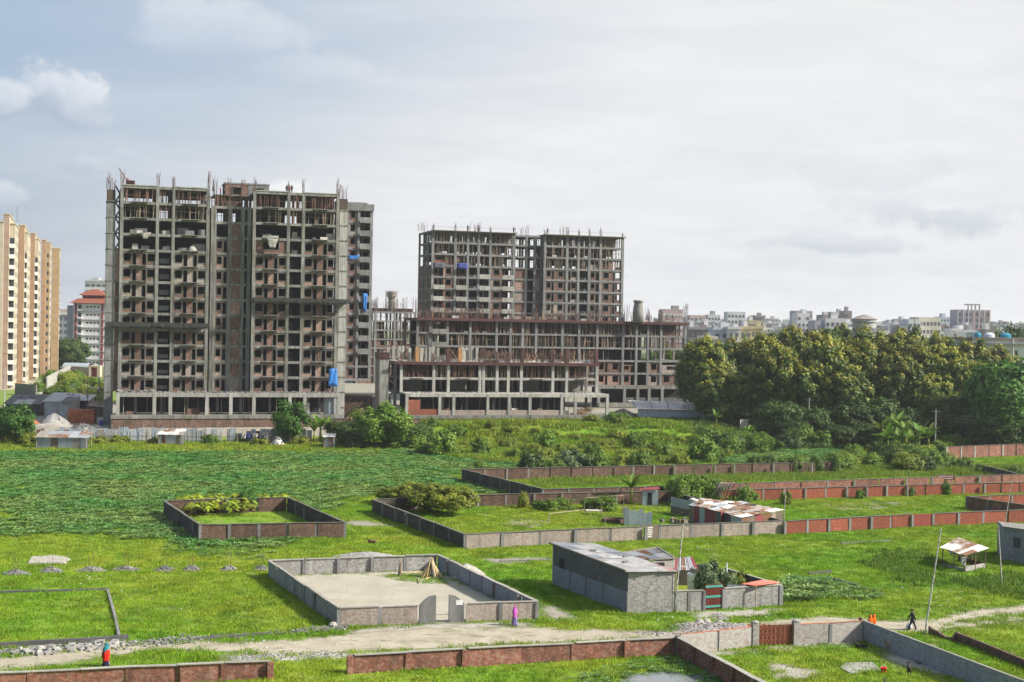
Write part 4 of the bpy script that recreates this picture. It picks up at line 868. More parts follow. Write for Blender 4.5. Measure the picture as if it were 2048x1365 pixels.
for i in range(2):
    x0 = 0.26 + i * (Lg - 0.52) / 2; x1 = x0 + (Lg - 0.52) / 2 - 0.03
    leaf = MB().box(x0, x1, -0.02, 0.02, 0.08, 1.5).build('gate_leaf', 'gate_rust', w, (g0.x - a.x, g0.y - a.y, 0), rz=rz); mb = MB()
    for k in range(5): xx = x0 + (x1 - x0) * k / 4; mb.box(xx - 0.025, xx + 0.025, -0.05, -0.021, 0.05, 1.55)
    for k in range(4):
        xa, xb = x0 + (x1 - x0) * k / 4, x0 + (x1 - x0) * (k + 1) / 4
        for za in (0.1, 0.57, 1.04): mb.beam((xa, -0.04, za), (xb, -0.04, za + .45), 0.02, 0.03).beam((xb, -0.04, za), (xa, -0.04, za + .45), 0.02, 0.03)
    mb.build('gate_bars', 'brick_heap', leaf); mb = MB(); [mb.beam((x0 + (x1 - x0) * k / 14, 0, 1.5), (x0 + (x1 - x0) * k / 14, 0, 1.66), 0.02, 0.02) for k in range(15)]; mb.build('gate_spikes', 'gate_rust', leaf)
# broken low brick wall at the right edge
a = G(1858, 1268); pts = [(1858, 1268, .62), (1866, 1270, .45), (1876, 1273, .4), (1893, 1280, .22), (1905, 1283, .3), (1913, 1281, .62), (1930, 1288, .62), (1990, 1312, .6), (2080, 1350, .6)]
w = wall_thing('broken low brown brick wall stepping down beside the right-hand track', a)
for i, ((x0, y0, h0), (x1, y1, h1)) in enumerate(zip(pts, pts[1:])):
    p, q = G(x0, y0) - a, G(x1, y1) - a; d = q - p; mb = MB(); rz = math.atan2(d.y, d.x); L = d.length
    v = [(0, -.1, -.05), (L, -.1, -.05), (L, .1, -.05), (0, .1, -.05), (0, -.1, h0), (L, -.1, h1), (L, .1, h1), (0, .1, h0)]; mb.v = v; mb.f = [(0, 3, 2, 1), (4, 5, 6, 7), (0, 1, 5, 4), (1, 2, 6, 5), (2, 3, 7, 6), (3, 0, 4, 7)]
    mb.build('wall_panel', 'brick_brown', w, p, rz=rz)
# grey plot with the rounded gateway
A, B, C, Dq = ge
w = wall_thing('grey splash-plastered walled plot with rounded doorway and pale sand floor', Dq, 'walled_plot', 'walled plot')
wall_run(w, A, B, 1.4, 5, 'plaster_splash', 'concrete_grey', 'coping_pale', 0.14, 0.3, 0.07, 0.07, start_post=False, end_post=False); wall_run(w, B, C, 1.4, 8, 'plaster_blue', 'concrete_slab', 'coping_pale', 0.14, 0.26, 0.07, 0.08, start_post=False, end_post=False); wall_run(w, Dq, A, 1.4, 7, 'plaster_splash', 'concrete_grey', 'coping_pale', 0.14, 0.22, 0.07, 0.03, start_post=False, end_post=False)  # bluish render of the right wall carries the shade on its inner face
t0, t1, t2, t3 = [(px - 678) / (1073 - 678.) for px in (835, 868, 894, 925)]
L = lambda t: Dq.lerp(C, t)
wall_run(w, Dq, L(t0), 1.4, 2, 'plaster_warm', 'concrete_grey', 'coping_pale', 0.14, 0.3, 0.07, 0.03, end_post=False); wall_run(w, L(t3), C, 1.4, 2, 'plaster_warm', 'concrete_grey', 'coping_pale', 0.14, 0.3, 0.07, 0.03, start_post=False)
d = C - Dq; rz = math.atan2(d.y, d.x)
for (s0, s1, flip) in ((t0, t1, False), (t2, t3, True)):
    p0 = L(s0); ln = (L(s1) - p0).length; mb = MB(); n = 8; prev = None
    for i in range(n + 1):
        f = i / n; g = (1 - f) if flip else f; hh = 1.42 + 0.72 * math.sin(min(1.0, g * 1.15) * math.pi / 2)
        if prev is not None:
            x0, h0 = prev; mb.v += [(x0, -.1, -.1), (f * ln, -.1, -.1), (f * ln, .1, -.1), (x0, .1, -.1), (x0, -.1, h0), (f * ln, -.1, hh), (f * ln, .1, hh), (x0, .1, h0)]; k = len(mb.v) - 8; mb.f += [tuple(k + j for j in q) for q in ((0, 3, 2, 1), (4, 5, 6, 7), (0, 1, 5, 4), (1, 2, 6, 5), (2, 3, 7, 6), (3, 0, 4, 7))]
        prev = (f * ln, hh)
    mb.build('gate_wing', 'concrete_grey', w, p0 - Dq, rz=rz)
MB().beam(L(t1) - Dq + Vector((0, 0, 2.05 - 1.4)), L(t2) - Dq + Vector((0, 0, 2.05 - 1.4)), 0.1, 0.06).build('door_lintel', 'coping_pale', w)
pp = L((t2 + t3) / 2 + .012); MB().box(-0.28, 0.28, -0.125, -0.11, 1.35, 1.75).build('notice', 'poster', w, (pp.x - Dq.x, pp.y - Dq.y, 0), rz=rz)
# brown brick plot in the marsh
bq = [G(x, y, 1.65) for x, y in ((328, 1002), (575, 995), (690, 1045), (400, 1050))]
w = wall_thing('brown brick walled plot standing in the marsh, planted with yellow-green taro', bq[3], 'walled_plot', 'walled plot')
for (i, j, n, mt) in ((0, 1, 4, 'brick_brown'), (1, 2, 6, 'brick_grimy'), (3, 2, 5, 'brick_brown'), (3, 0, 6, 'brick_grimy')): wall_run(w, bq[i], bq[j], 1.65, n, mt, 'concrete_grey', 'coping', 0.14, 0.3, 0.06, 0.04, start_post=i == 3 and j == 2, end_post=j == 2 and i == 3)
# large compound with the tin shack
q = [G(745, 1000, 1.5), G(930, 1069, 1.5), G(1288, 1053, 1.5), G(1319, 1051, 1.5), G(1565, 1042, 1.5), G(955, 990, 1.5), G(1338, 983, 1.5)]
w = wall_thing('large grimy brick compound holding a tin shack and a spreading shrub', q[1], 'walled_plot', 'walled plot')
wall_run(w, q[1], q[0], 1.5, 7, 'brick_grimy', 'concrete_grey', 'coping', 0.14, 0.24, 0.06, 0.04, start_post=False); wall_run(w, q[1], q[2], 1.5, 5, 'plaster_warm', 'concrete_grey', 'coping', 0.14, 0.34, 0.06, 0.04); wall_run(w, q[3], q[4], 1.5, 4, 'plaster_warm', 'concrete_grey', 'coping', 0.14, 0.3, 0.06, 0.04)
wall_run(w, q[0], q[5], 1.5, 5, 'brick_grimy', 'concrete_slab', 'coping', 0.14, 0.26, 0.06, 0.05, start_post=False); wall_run(w, q[5], q[6], 1.5, 7, 'brick_brown', 'concrete_slab', 'coping', 0.14, 0.26, 0.06, 0.05, start_post=False); wall_run(w, q[6], q[4], 1.5, 4, 'brick_grimy', 'concrete_slab', 'coping', 0.14, 0.26, 0.06, 0.05, start_post=False, end_post=False)
d = q[3] - q[2]; rz = math.atan2(d.y, d.x); gl = MB().box(0.18, d.length - .18, -0.03, 0.03, 0.05, 1.62).build('gate_leaf', 'gate_brown', w, q[2] - q[1], rz=rz)
mb = MB()                                                             # rows of painted characters, too worn to read
for r_ in range(5):
    x = 0.28
    while x < d.length * 0.52: s_ = U(.05, .12); mb.box(x, x + s_, -0.036, -0.031, 1.25 - r_ * .24, 1.40 - r_ * .24); x += s_ + U(.03, .05)
mb.build('painted_lettering', 'white_paint', gl)
# red brick plot walls on the right
a, g0, g1, c = G(1570, 1043, 1.5), G(1822, 1029, 1.5), G(1866, 1027.5, 1.5), G(2110, 1018, 1.5)
w = wall_thing('clean red brick wall with concrete posts and a red sheet gate', a)
wall_run(w, a, g0, 1.5, 6, 'brick_red', 'concrete_grey', 'coping', 0.14, 0.32, 0.06, 0.04, end_post=True); wall_run(w, g1, c, 1.5, 5, 'brick_red', 'concrete_grey', 'coping', 0.14, 0.32, 0.06, 0.04)
d = g1 - g0; rz = math.atan2(d.y, d.x)
for i in range(2): MB().box(0.18 + i * (d.length / 2 - .17), d.length / 2 - 0.01 + i * (d.length / 2 - .17), -0.03, 0.03, 0.06, 1.5).build('gate_leaf', 'gate_red', w, g0 - a, rz=rz)
a, c, e = G(1934, 994, 1.6), G(2110, 987, 1.6), G(2110, 1019, 1.6)
w = wall_thing('corner of a small red brick plot at the right edge, behind the long red wall', a)
wall_run(w, a, c, 1.6, 4, 'brick_red', 'concrete_slab', 'coping', 0.14, 0.28, 0.06, 0.04); wall_run(w, a, e, 1.6, 4, 'brick_front', 'concrete_slab', 'coping', 0.14, 0.28, 0.06, 0.04, start_post=False)
a, c = G(1440, 981, 1.5), G(2110, 963, 1.5)
w = wall_thing('long bright red brick wall with dark posts across the middle right', a)
wall_run(w, a, c, 1.5, 17, 'brick_red', 'concrete_slab', 'coping', 0.14, 0.3, 0.06, 0.06)
# brown plot behind it
h = 1.7
q = [G(925, 939, h), G(1086, 979, h), G(1438, 972, h), G(2110, 953, h), G(985, 936, h), G(1690, 924, h)]
off = Vector((0, 1.2, 0))
w = wall_thing('long brown brick plot with weathered top whose left corner juts into the marsh', q[1], 'walled_plot', 'walled plot')
wall_run(w, q[1], q[0], h, 8, 'brick_grimy', 'concrete_grey', 'coping', 0.14, 0.22, 0.06, 0.03, start_post=False); wall_run(w, q[1], q[2] + off, h, 7, 'brick_brown', 'concrete_grey', 'coping', 0.14, 0.3, 0.06, 0.04); wall_run(w, q[2] + off, q[3] + off * 2.4, h + .1, 13, 'brick_front', 'concrete_slab', 'coping', 0.14, 0.3, 0.06, 0.02, start_post=False)
wall_run(w, q[0], q[5], h, 19, 'brick_brown', 'concrete_slab', 'coping', 0.14, 0.28, 0.06, 0.05, start_post=False)
for px in (1452, 1885):
    p_ = q[2].lerp(q[3], (px - 1438) / 672.) + off * (1.2 if px < 1500 else 1.9) - Vector((0, .14, 0)) - q[1]; mb = MB(); x = -1.0
    bd = MB().box(-1.25, 1.25, -0.03, 0.03, h - .32, h + .42).build('painted_board', 'maroon', w, Vector((p_.x, p_.y, 0)))
    for r_ in range(2):
        x = -1.1
        while x < 1.0: s_ = U(.06, .13); mb.box(x, x + s_, -0.04, -0.032, h + .12 - r_ * .3, h + .28 - r_ * .3); x += s_ + U(.04, .06)
    mb.build('painted_lettering', 'white_paint', bd)
a, c = G(1893, 894, 2.2), G(2110, 886, 2.2)
w = wall_thing('weathered red brick wall at the far right below the dark trees', a); wall_run(w, a, c, 2.2, 8, 'brick_front', 'concrete_pale', 'coping', 0.16, 0.3, 0.06, 0.04)
a, c = G(1955, 929, 1.5), G(2032, 947, 1.5)
w = wall_thing('short dark brick wall slanting through tall grass at the far right', a); wall_run(w, a, c, 1.5, 4, 'brick_grimy', 'concrete_slab', 'coping', 0.14, 0.28, 0.06, 0.04)
a, c = GT(1385, 800), GT(1490, 802)
w = wall_thing('red-brown brick wall half hidden under trees right of the concrete frames', Vector((a.x, a.y + 12, 0))); wall_run(w, Vector((a.x, a.y + 12, 0)), Vector((c.x, c.y + 12, 0)), 3.0, 4, 'brick_brown', 'concrete_slab', 'coping')

# ------------------------------------------------------------------ foundation kerbs of old plots
def kerb(label, pts, h=0.16, wd=0.22, mat='plaster_dark'):
    P_ = [G(*t) for t in pts]; w = thing('foundation_kerb', label, 'kerb', P_[0])
    for p_, q_ in zip(P_, P_[1:]): MB().beam(p_ - P_[0] + Vector((0, 0, h / 2)), q_ - P_[0] + Vector((0, 0, h / 2)), wd, h + U(0, .05)).build('kerb_length', mat, w)
kerb('dark foundation kerb crossing the left lawn', [(-20, 1187), (140, 1183), (214, 1180)]); kerb('pale foundation kerb running down the left lawn to the track', [(215, 1182), (222, 1207), (229, 1232), (238, 1275)], 0.2, 0.2, 'concrete_grey')
kerb('long dark kerb above the stony edge of the track at left', [(-20, 1297), (60, 1292), (140, 1288), (205, 1284), (256, 1279)], 0.34, 0.28); kerb('thin kerb continuing along the track before the grey plot', [(380, 1281), (470, 1274), (545, 1267)], 0.12, 0.2)
kerb('straight dark kerb beyond the flowering marsh plants at right', [(1655, 1157), (1718, 1174)], 0.18); kerb('broken kerb on the lawn right of the tin-roofed house', [(1617, 1150), (1662, 1146)], 0.2); kerb('flat broken concrete strip lying on the lawn below the red wall', [(1682, 1088), (1750, 1084), (1782, 1083)], 0.12, 0.3, 'concrete_slab')
kerb('pale broken strip lying on the lawn behind the tin-roofed house', [(1392, 1098), (1425, 1101)], 0.1, 0.35, 'concrete_grey')
kerb('short dark kerb stub in grass left of the tin-roofed house', [(1000, 1124), (1100, 1121)], 0.12, 0.3, 'stone_dark')

# ------------------------------------------------------------------ tin roofing helper
def corrugated(u0, u1, v0, v1, f, pitch=0.13, amp=0.022, along='v', over=0.0):
    "wavy sheet; f(u, v) gives the point"
    mb = MB(); n = max(4, int((u1 - u0) / pitch * 2)); prev = None
    for i in range(n + 1):
        u = u0 + (u1 - u0) * i / n; dz = amp * (1 if i % 2 else -1); a, c = Vector(f(u, v0)) + Vector((0, 0, dz)), Vector(f(u, v1)) + Vector((0, 0, dz))
        if prev: mb.quad(prev[0], a, c, prev[1])
        prev = (a, c)
    return mb
def tin_roof(root, cs, nu, nv, mats, over=0.04, thick=True, bricks=0, name='roof_sheet', jit=0.05):
    "overlapping sheets over the four corners cs (local), u along cs0-cs1, v along cs0-cs3"
    cs = [Vector(c) for c in cs]; lift = 0.0
    f = lambda u, v: cs[0].lerp(cs[1], u).lerp(cs[3].lerp(cs[2], u), v)
    Lu = (cs[1] - cs[0]).length
    for i in range(nu):
        for j in range(nv):
            u0, u1 = i / nu - over / 2, (i + 1) / nu + over / 2; v0, v1 = j / nv - .02, (j + 1) / nv + .03; dz = 0.014 * ((i + j) % 3) + U(0, jit * .4); tl = U(-jit, jit) * .15
            g = lambda u, v, dz=dz, u0=u0, u1=u1, v0=v0, v1=v1, tl=tl: f(u0 + (u1 - u0) * u, v0 + (v1 - v0) * v + tl * u) + Vector((0, 0, dz))
            mb = corrugated(0, 1, 0, 1, g, 0.16 / max(.3, Lu / nu), 0.02)
            mb.build(name, random.choice(mats), root)
    for _ in range(bricks):
        p_ = f(U(.1, .9), U(.1, .9)); MB().box(-.3, .3, -.09, .09, 0, .12).build('roof_weight', 'stone_dark', root, p_ + Vector((0, 0, .06)), rz=U(-.3, .9))

# ------------------------------------------------------------------ tin-roofed house with yard
hA, hB, hC = G(1104, 1169), G(1255, 1228), G(1349, 1224)
house = thing('house', 'grey plastered house with sloping pale tin roof beside the walled yard', 'house', hB); O = hB
lA, lC = hA - O, hC - O; far = lA + lC                                     # plan corners: lA far left, O near corner, lC near right, far
def quadwall(name, mat, p, q, hp, hq, root, z0=-0.05, t=0.2, inward=None):
    p, q = Vector(p), Vector(q); d = (q - p).normalized(); n = Vector((-d.y, d.x, 0)) * t
    if inward is not None and n.dot(Vector(inward) - p) < 0: n = -n
    mb = MB(); a = [p, q, q + n, p + n]; hs = [hp, hq, hq, hp]
    mb.v = [(*v.xy, z0) for v in a] + [(*v.xy, h_) for v, h_ in zip(a, hs)]; mb.f = [(0, 3, 2, 1), (4, 5, 6, 7), (0, 1, 5, 4), (1, 2, 6, 5), (2, 3, 7, 6), (3, 0, 4, 7)]
    return mb.build(name, mat, root)
H0, H1 = 3.35, 3.55
ctr = far * 0.5
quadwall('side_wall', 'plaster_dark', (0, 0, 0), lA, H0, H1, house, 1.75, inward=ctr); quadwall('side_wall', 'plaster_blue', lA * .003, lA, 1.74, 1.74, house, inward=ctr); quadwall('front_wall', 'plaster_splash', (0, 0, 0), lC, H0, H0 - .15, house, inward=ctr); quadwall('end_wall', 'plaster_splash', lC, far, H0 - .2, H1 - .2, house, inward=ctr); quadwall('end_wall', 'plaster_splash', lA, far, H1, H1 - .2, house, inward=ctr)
dv = lA.normalized(); nrm = Vector((-dv.y, dv.x, 0)); nrm = -nrm if nrm.dot(ctr) > 0 else nrm
for t in (.0, .3, .52, .74): p_ = lA * t + nrm * .02 + dv * .12; MB().box(-.11, .11, -.05, .05, 0, 1.78).build('post', 'concrete_grey', house, p_, rz=math.atan2(dv.y, dv.x))
p_ = lA * .86 + nrm * .03; MB().box(-.35, .35, -.05, .05, 1.75, 2.6).build('window', 'room_shade', house, p_, rz=math.atan2(dv.y, dv.x)); MB().box(-.4, -.05, -.12, -.08, 1.6, 2.4).build('shutter', 'teal_paint', house, p_ , rz=math.atan2(dv.y, dv.x))
up = Vector((0, 0, 1))
tin_roof(house, [up * (H0 + .06) - lC * .04, lC * 1.02 + up * (H0 - .08), far * 1.0 + up * (H1 - .08), lA * 1.02 - lC * .04 + up * (H1 + .08)], 3, 9, ['tin_pale', 'tin_grey', 'tin_pale', 'tin_pale'], jit=.08, bricks=3)
for a_, c_ in ((up * (H0 + .12) - lC * .05, lA * 1.02 - lC * .05 + up * (H1 + .14)), (up * (H0 + .02) - lC * .05, lC * 1.02 + up * (H0 - .12))): MB().beam(a_, c_, .16, .12).build('roof_edge', 'concrete_slab', house)
# second room behind, with its own roof
r2 = [G(1240, 1108, 3.2), G(1315, 1096, 3.2), G(1350, 1118, 3.0), G(1297, 1121, 3.0)]; r2 = [p_ - O for p_ in r2]
for p_, q_, nm in ((r2[3], r2[2], 'room_front'), (r2[2], r2[1], 'room_side')): quadwall(nm, 'plaster_light', (p_.x, p_.y, 0), (q_.x, q_.y, 0), p_.z - .1, q_.z - .1, house, 0, .15, inward=sum(r2, Vector()) / 4)
dd = (r2[2] - r2[3]); MB().box(dd.length * .1, dd.length * .6, -.03, .05, 0.1, 2.75).build('doorway', 'room_shade', house, Vector((r2[3].x, r2[3].y, 0)) - Vector((0, .03, 0)), rz=math.atan2(dd.y, dd.x))
tin_roof(house, [r2[0], r2[1], r2[2], r2[3]], 5, 2, ['tin_grey', 'tin_grey', 'tin_pale', 'tin_rust'], jit=.06)
for i in range(3): MB().beam(r2[i] + up * .06, r2[i + 1] + up * .06, .18, .1).build('roof_edge', 'concrete_slab', house)
s_ = [G(1292, 1127, 3.3) - O, G(1300, 1125, 3.35) - O, G(1348, 1141, 3.3) - O, G(1320, 1141, 3.3) - O]; tin_roof(house, s_, 2, 1, ['sheet_coral'], name='coral_sheet'); 
# yard walls and gate
yA, yG0, yG1, yB = hC, G(1407, 1222), G(1447, 1219), G(1560, 1211)
yw = thing('yard_wall', 'low speckled plaster yard wall with red and teal barred gate', 'wall', yA)
wall_run(yw, yA, yG0, 1.65, 2, 'plaster_splash', 'concrete_grey', 'coping_pale', .14, .24, .06, .03, start_post=False); wall_run(yw, yG1, yB, 1.7, 1, 'plaster_splash', 'concrete_grey', 'coping_pale', .14, .34, .06, .04)
yD = yB + (far - lC) * .62; wall_run(yw, yB, yD, 1.7, 2, 'brick_grimy', 'concrete_grey', 'coping_pale', .14, .24, .06, .03, start_post=False)
d = yG1 - yG0; rz = math.atan2(d.y, d.x); Lg = d.length; gt = MB().box(.14, Lg - .1, .03, .05, .1, 2.1).build('gate_leaf', 'gate_rust', yw, yG0 - yA, rz=rz)
for k in range(13): MB().box(.16 + (Lg - .3) * k / 12, .2 + (Lg - .3) * k / 12, -.01, .025, .1, 2.15).build('gate_bar', 'gate_red', gt)
for zz_ in (.32, 1.12, 1.95):
    for k in range(9): MB().box(.17 + (Lg - .3) * k / 9, .13 + (Lg - .3) * (k + 1) / 9, -.035, -.012, zz_ - .09, zz_ + .09).build('gate_plate', 'teal_paint', gt)
# yard sheds: low slatted roof, red sheet roof
sh = thing('shed', 'low shed of rusty tin strips and rags behind the barred gate', 'shed', G(1400, 1190)); O2 = sh.location
c4 = [G(1346, 1142, 2.1) - O2, G(1396, 1140, 2.0) - O2, G(1385, 1115, 2.3) - O2, G(1352, 1118, 2.35) - O2]
tin_roof(sh, c4, 6, 1, ['tin_grey', 'tin_rust', 'tin_blue', 'maroon'], jit=.12)
for p_ in c4: MB().tube([(p_.x, p_.y, 0), tuple(p_)], .05, 6).build('post', 'bamboo', sh)
MB().box(-2.2, 1.4, -.05, .05, 0, 1.9).build('back_panel', 'tin_dark', sh, (c4[3].x + 2.3, c4[3].y, 0))
rs = thing('lean_to', 'lean-to with torn coral-red sheet roof at the yard corner', 'shed', yB); c4 = [G(1483, 1168, 1.9) - yB, G(1512, 1173, 1.85) - yB, G(1562, 1167, 1.8) - yB, G(1525, 1160, 2.1) - yB]
tin_roof(rs, c4, 3, 1, ['sheet_coral'], jit=.1)
for p_ in c4: MB().tube([(p_.x, p_.y, 0), (p_.x, p_.y, p_.z)], .05, 6).build('post', 'bamboo', rs)
MB().box(-1.1, .5, -.03, .03, 0, 1.7).build('side_panel', 'tin_blue', rs, (c4[0].x, c4[0].y + .5, 0))
tb = G(1385, 1195); tub = thing('water_drum', 'white plastic drum standing inside the yard wall', 'drum', tb); MB().lathe([(.36, 0), (.42, .1), (.5, 1.95), (.53, 2.0), (.53, 2.06), (.46, 2.06)], 14).build('body', 'plastic_white', tub, smooth=True); MB().lathe([(.2, 2.06), (.24, 2.5), (.1, 2.6)], 10, (.0, 0, 0)).build('pot', 'stone_grey', tub)

# ------------------------------------------------------------------ tin shack in the compound
sk = thing('shack', 'long patched tin-roofed shack inside the grimy compound', 'shack', G(1450, 1050)); O3 = sk.location
def lp(px, py, z): return G(px, py, z) - O3
roofA = [lp(1420, 1018, 2.0), lp(1484, 1036, 1.85), lp(1566, 1021, 2.2), lp(1480, 1004, 2.6)]
roofB = [lp(1378, 1010, 2.2), lp(1442, 1024, 2.1), lp(1482, 1006, 2.6), lp(1410, 998, 2.7)]
for rf in (roofA, roofB):
    tin_roof(sk, rf, 5, 3, ['tin_pale', 'tin_grey', 'tin_rust', 'tin_pale', 'tin_rust'], bricks=5, jit=.15)
    for p_, q_ in ((rf[0], rf[1]), (rf[1], rf[2])):
        n = 6
        for i in range(n):
            a_, c_ = p_.lerp(q_, i / n), p_.lerp(q_, (i + 1) / n); quadwall('wall_sheet', random.choice(['tin_blue', 'tin_dark', 'tin_grey', 'maroon', 'wood_old', 'tin_rust']), (a_.x, a_.y, 0), (c_.x, c_.y, 0), a_.z - .06, c_.z - .06, sk, 0, .04)
tl = thing('tin_screen', 'leaning tin and bamboo screen at the left end of the shack', 'screen', G(1335, 1030)); O4 = tl.location
a_, c_ = G(1341, 1026) - O4, G(1385, 1036) - O4; quadwall('panel', 'tin_blue', a_, c_, 2.0, 1.9, tl, .9, .05); quadwall('panel', 'wood_old', a_ , c_, .88, .88, tl, 0, .05)
for px, py, qx, qy, z in ((1331, 1029, 1342, 1008, 1.9), (1346, 1036, 1366, 1024, 1.2)): MB().tube([G(px, py) - O4, G(qx, qy, z) - O4], .05, 6).build('strut', 'bamboo', tl)
pv = thing('latrine', 'narrow blue tin latrine cubicle against the back wall of the compound', 'shed', G(1300, 1012)); mb = MB()
MB().box(-1.0, 1.0, 0, 1.2, 0, 1.9).build('cubicle', 'tin_blue', pv); MB().box(-.35, .25, -.03, 0, .1, 1.7).build('doorway', 'room_shade', pv); tin_roof(pv, [(-1.3, -.2, 1.95), (1.2, -.2, 2.15), (1.2, 1.4, 2.3), (-1.3, 1.4, 2.1)], 2, 1, ['maroon', 'tin_rust'])
tn = thing('tin_enclosure', 'small tin-sheet washing enclosure near the compound gate', 'screen', G(1276, 1052)); mb = MB()
for i, x in enumerate((-1.6, -1.05, -.5, .05, .6, 1.1)): MB().box(x, x + .52, -.02 - .01 * (i % 2), .02, 0, (2.1, 1.8, 1.75, 1.95, 1.5, 1.6)[i]).build('tin_sheet', 'tin_blue', tn)
MB().box(-1.62, -1.58, .03, 1.5, 0, 2.0).build('tin_sheet', 'tin_grey', tn)
tr = thing('bamboo_trellis', 'open bamboo trellis frame standing in the compound grass', 'trellis', G(1230, 1045)); O5 = tr.location; mb = MB()
posts = [(1168, 1025), (1180, 1042), (1203, 1034), (1210, 1055), (1244, 1040), (1268, 1042), (1247, 1018)]
for x, y in posts: p_ = G(x, y) - O5; MB().tube([p_, p_ + Vector((U(-.05, .05), 0, 1.8))], .035, 6).build('post', 'bamboo_prop', tr)
for (x0, y0), (x1, y1) in ((posts[0], posts[2]), (posts[2], posts[4]), (posts[4], posts[5]), (posts[1], posts[3]), (posts[0], posts[6])): MB().tube([G(x0, y0) - O5 + up * 1.75, G(x1, y1) - O5 + up * 1.72], .032, 6).build('rail', 'bamboo_prop', tr)
lo = thing('bamboo_rail', 'low bamboo rail on short stakes left of the trellis', 'rail', G(1098, 1045)); p_, q_ = Vector((0, 0, 1.0)), G(1168, 1040) - lo.location + up * 1.2; MB().tube([p_, q_], .05, 6).build('rail', 'bamboo', lo); MB().tube([(0, 0, 0), (0, 0, 1.05)], .05, 6).build('stake', 'bamboo', lo)
cw_ = thing('well_ring', 'round brick well ring in the compound grass', 'well', G(1228, 1045)); MB().lathe([(1.45, 0), (1.45, .45), (1.3, .46), (1.25, .1)], 20, sy=.8).build('ring', 'brick_brown', cw_)
tbz = thing('table', 'low white-topped bamboo platform in the compound', 'table', G(1188, 1030)); MB().box(-1.0, 1.0, -.5, .5, .5, .58).build('top', 'sack_white', tbz); [MB().tube([(x, y, 0), (x, y, .5)], .04, 6).build('leg', 'bamboo', tbz) for x in (-.9, .9) for y in (-.4, .4)]
ru_ = thing('junk_heap', 'jumble of sacks and scrap behind the compound wall', 'scrap heap', G(1340, 1062))
for i in range(14): MB().box(-.3, U(.1, .4), -.2, .2, 0, U(.2, .7), U(0, 3), (U(-1.6, 1.8), U(0, .7), U(.8, 1.0) * (i % 2))).build('scrap', random.choice(['sack_white', 'tin_rust', 'wood_old', 'stone_dark']), ru_)
sb = thing('sack_pile', 'pale sacks piled at the shack eave', 'sacks', lp(1400, 1030, 0) + O3); [MB().lathe([(.05, 0), (.32, .06), (.36, .2), (.2, .34), (.03, .36)], 8, (U(-1.6, 1.6), U(-.3, .3), 1.55 + .15 * (i % 2)), 1.3).build('sack', 'sack_white', sb, smooth=True) for i in range(8)]; MB().box(-2, 2, -.5, .5, 1.48, 1.55).build('shelf', 'wood_old', sb); [MB().tube([(x, 0, 0), (x, 0, 1.5)], .05, 6).build('post', 'bamboo', sb) for x in (-1.8, 1.8)]

# ------------------------------------------------------------------ stall on the right-hand lawn
st = thing('stall', 'open lean-to stall with rusty striped tin roof alone on the right lawn', 'stall', G(1930, 1143)); O6 = st.location
bs = [G(1885, 1132), G(1930, 1145), G(1970, 1137), G(1917, 1122)]; bs = [p_ - O6 for p_ in bs]; hs = (1.75, 1.55, 1.9, 2.15)
for p_, h_ in list(zip(bs, hs)) + [((bs[1] + bs[2]) / 2, 1.7), ((bs[0] + bs[1]) / 2, 1.6), ((bs[3] + bs[2]) / 2, 2.0)]: MB().tube([p_, p_ + up * h_], .055, 6).build('post', 'wood_old', st)
rc = [p_ * 1.12 + up * (h_ + .05) for p_, h_ in zip(bs, hs)]; tin_roof(st, rc, 6, 2, ['tin_pale', 'tin_rust', 'tin_rust', 'tin_pale'], jit=.08)
for p_, q_, m_ in ((bs[1], bs[2], 'plaster_splash'), (bs[2], bs[3], 'brick_brown'), (bs[0], bs[1], 'plaster_warm')): quadwall('low_wall', m_, p_, q_, .55 if m_ != 'plaster_warm' else .2, .5 if m_ != 'plaster_warm' else .35, st, 0, .1)
cloth(st, bs[0].x + 1.6, bs[0].y - .7, 1.75, 2.6, .45, 'sack_white', 'eave_cloth', .9); cloth(st, bs[1].x - .2, bs[1].y - .1, 1.5, .6, .9, 'sack_white', 'eave_cloth', .7)
# grey building cut by the right edge
rb = thing('house', 'blue-grey rendered building with one small window at the right edge', 'house', G(2006, 1121)); O7 = rb.location; e1 = G(2110, 1137) - O7; e2 = Vector((e1.y * -.9 + 3, 6.5, 0)) 
e2 = Vector((6.0, 3.2, 0)); 
quadwall('wall', 'plaster_blue', (0, 0, 0), e1, 3.4, 3.4, rb, inward=(5, 9, 0)); quadwall('wall', 'plaster_blue', (0, 0, 0), (.9, 4.5, 0), 3.4, 3.4, rb, inward=(5, 2, 0)); MB().beam((-.1, 0, 3.45), e1 + up * 3.45, .35, .1).build('roof_edge', 'coping_pale', rb)
ed = e1.normalized(); MB().box(-.38, .38, -.06, .02, 1.5, 2.5).build('window', 'window_dark', rb, ed * 1.5 - Vector((ed.y * -1, ed.x, 0)) * .0, rz=math.atan2(ed.y, ed.x)); mb = MB(); [mb.box(-.38 + .19 * i - .012, -.38 + .19 * i + .012, -.085, -.062, 1.5, 2.5) for i in range(5)]; mb.build('window_bars', 'stone_dark', rb, ed * 1.5, rz=math.atan2(ed.y, ed.x))
v = [(0, 0, 3.36), tuple(e1 + up * 3.36), tuple(e1 + Vector((1, 6, 3.36))), (.9, 4.5, 3.36)]; MB().quad(*v).build('roof', 'concrete_slab', rb)
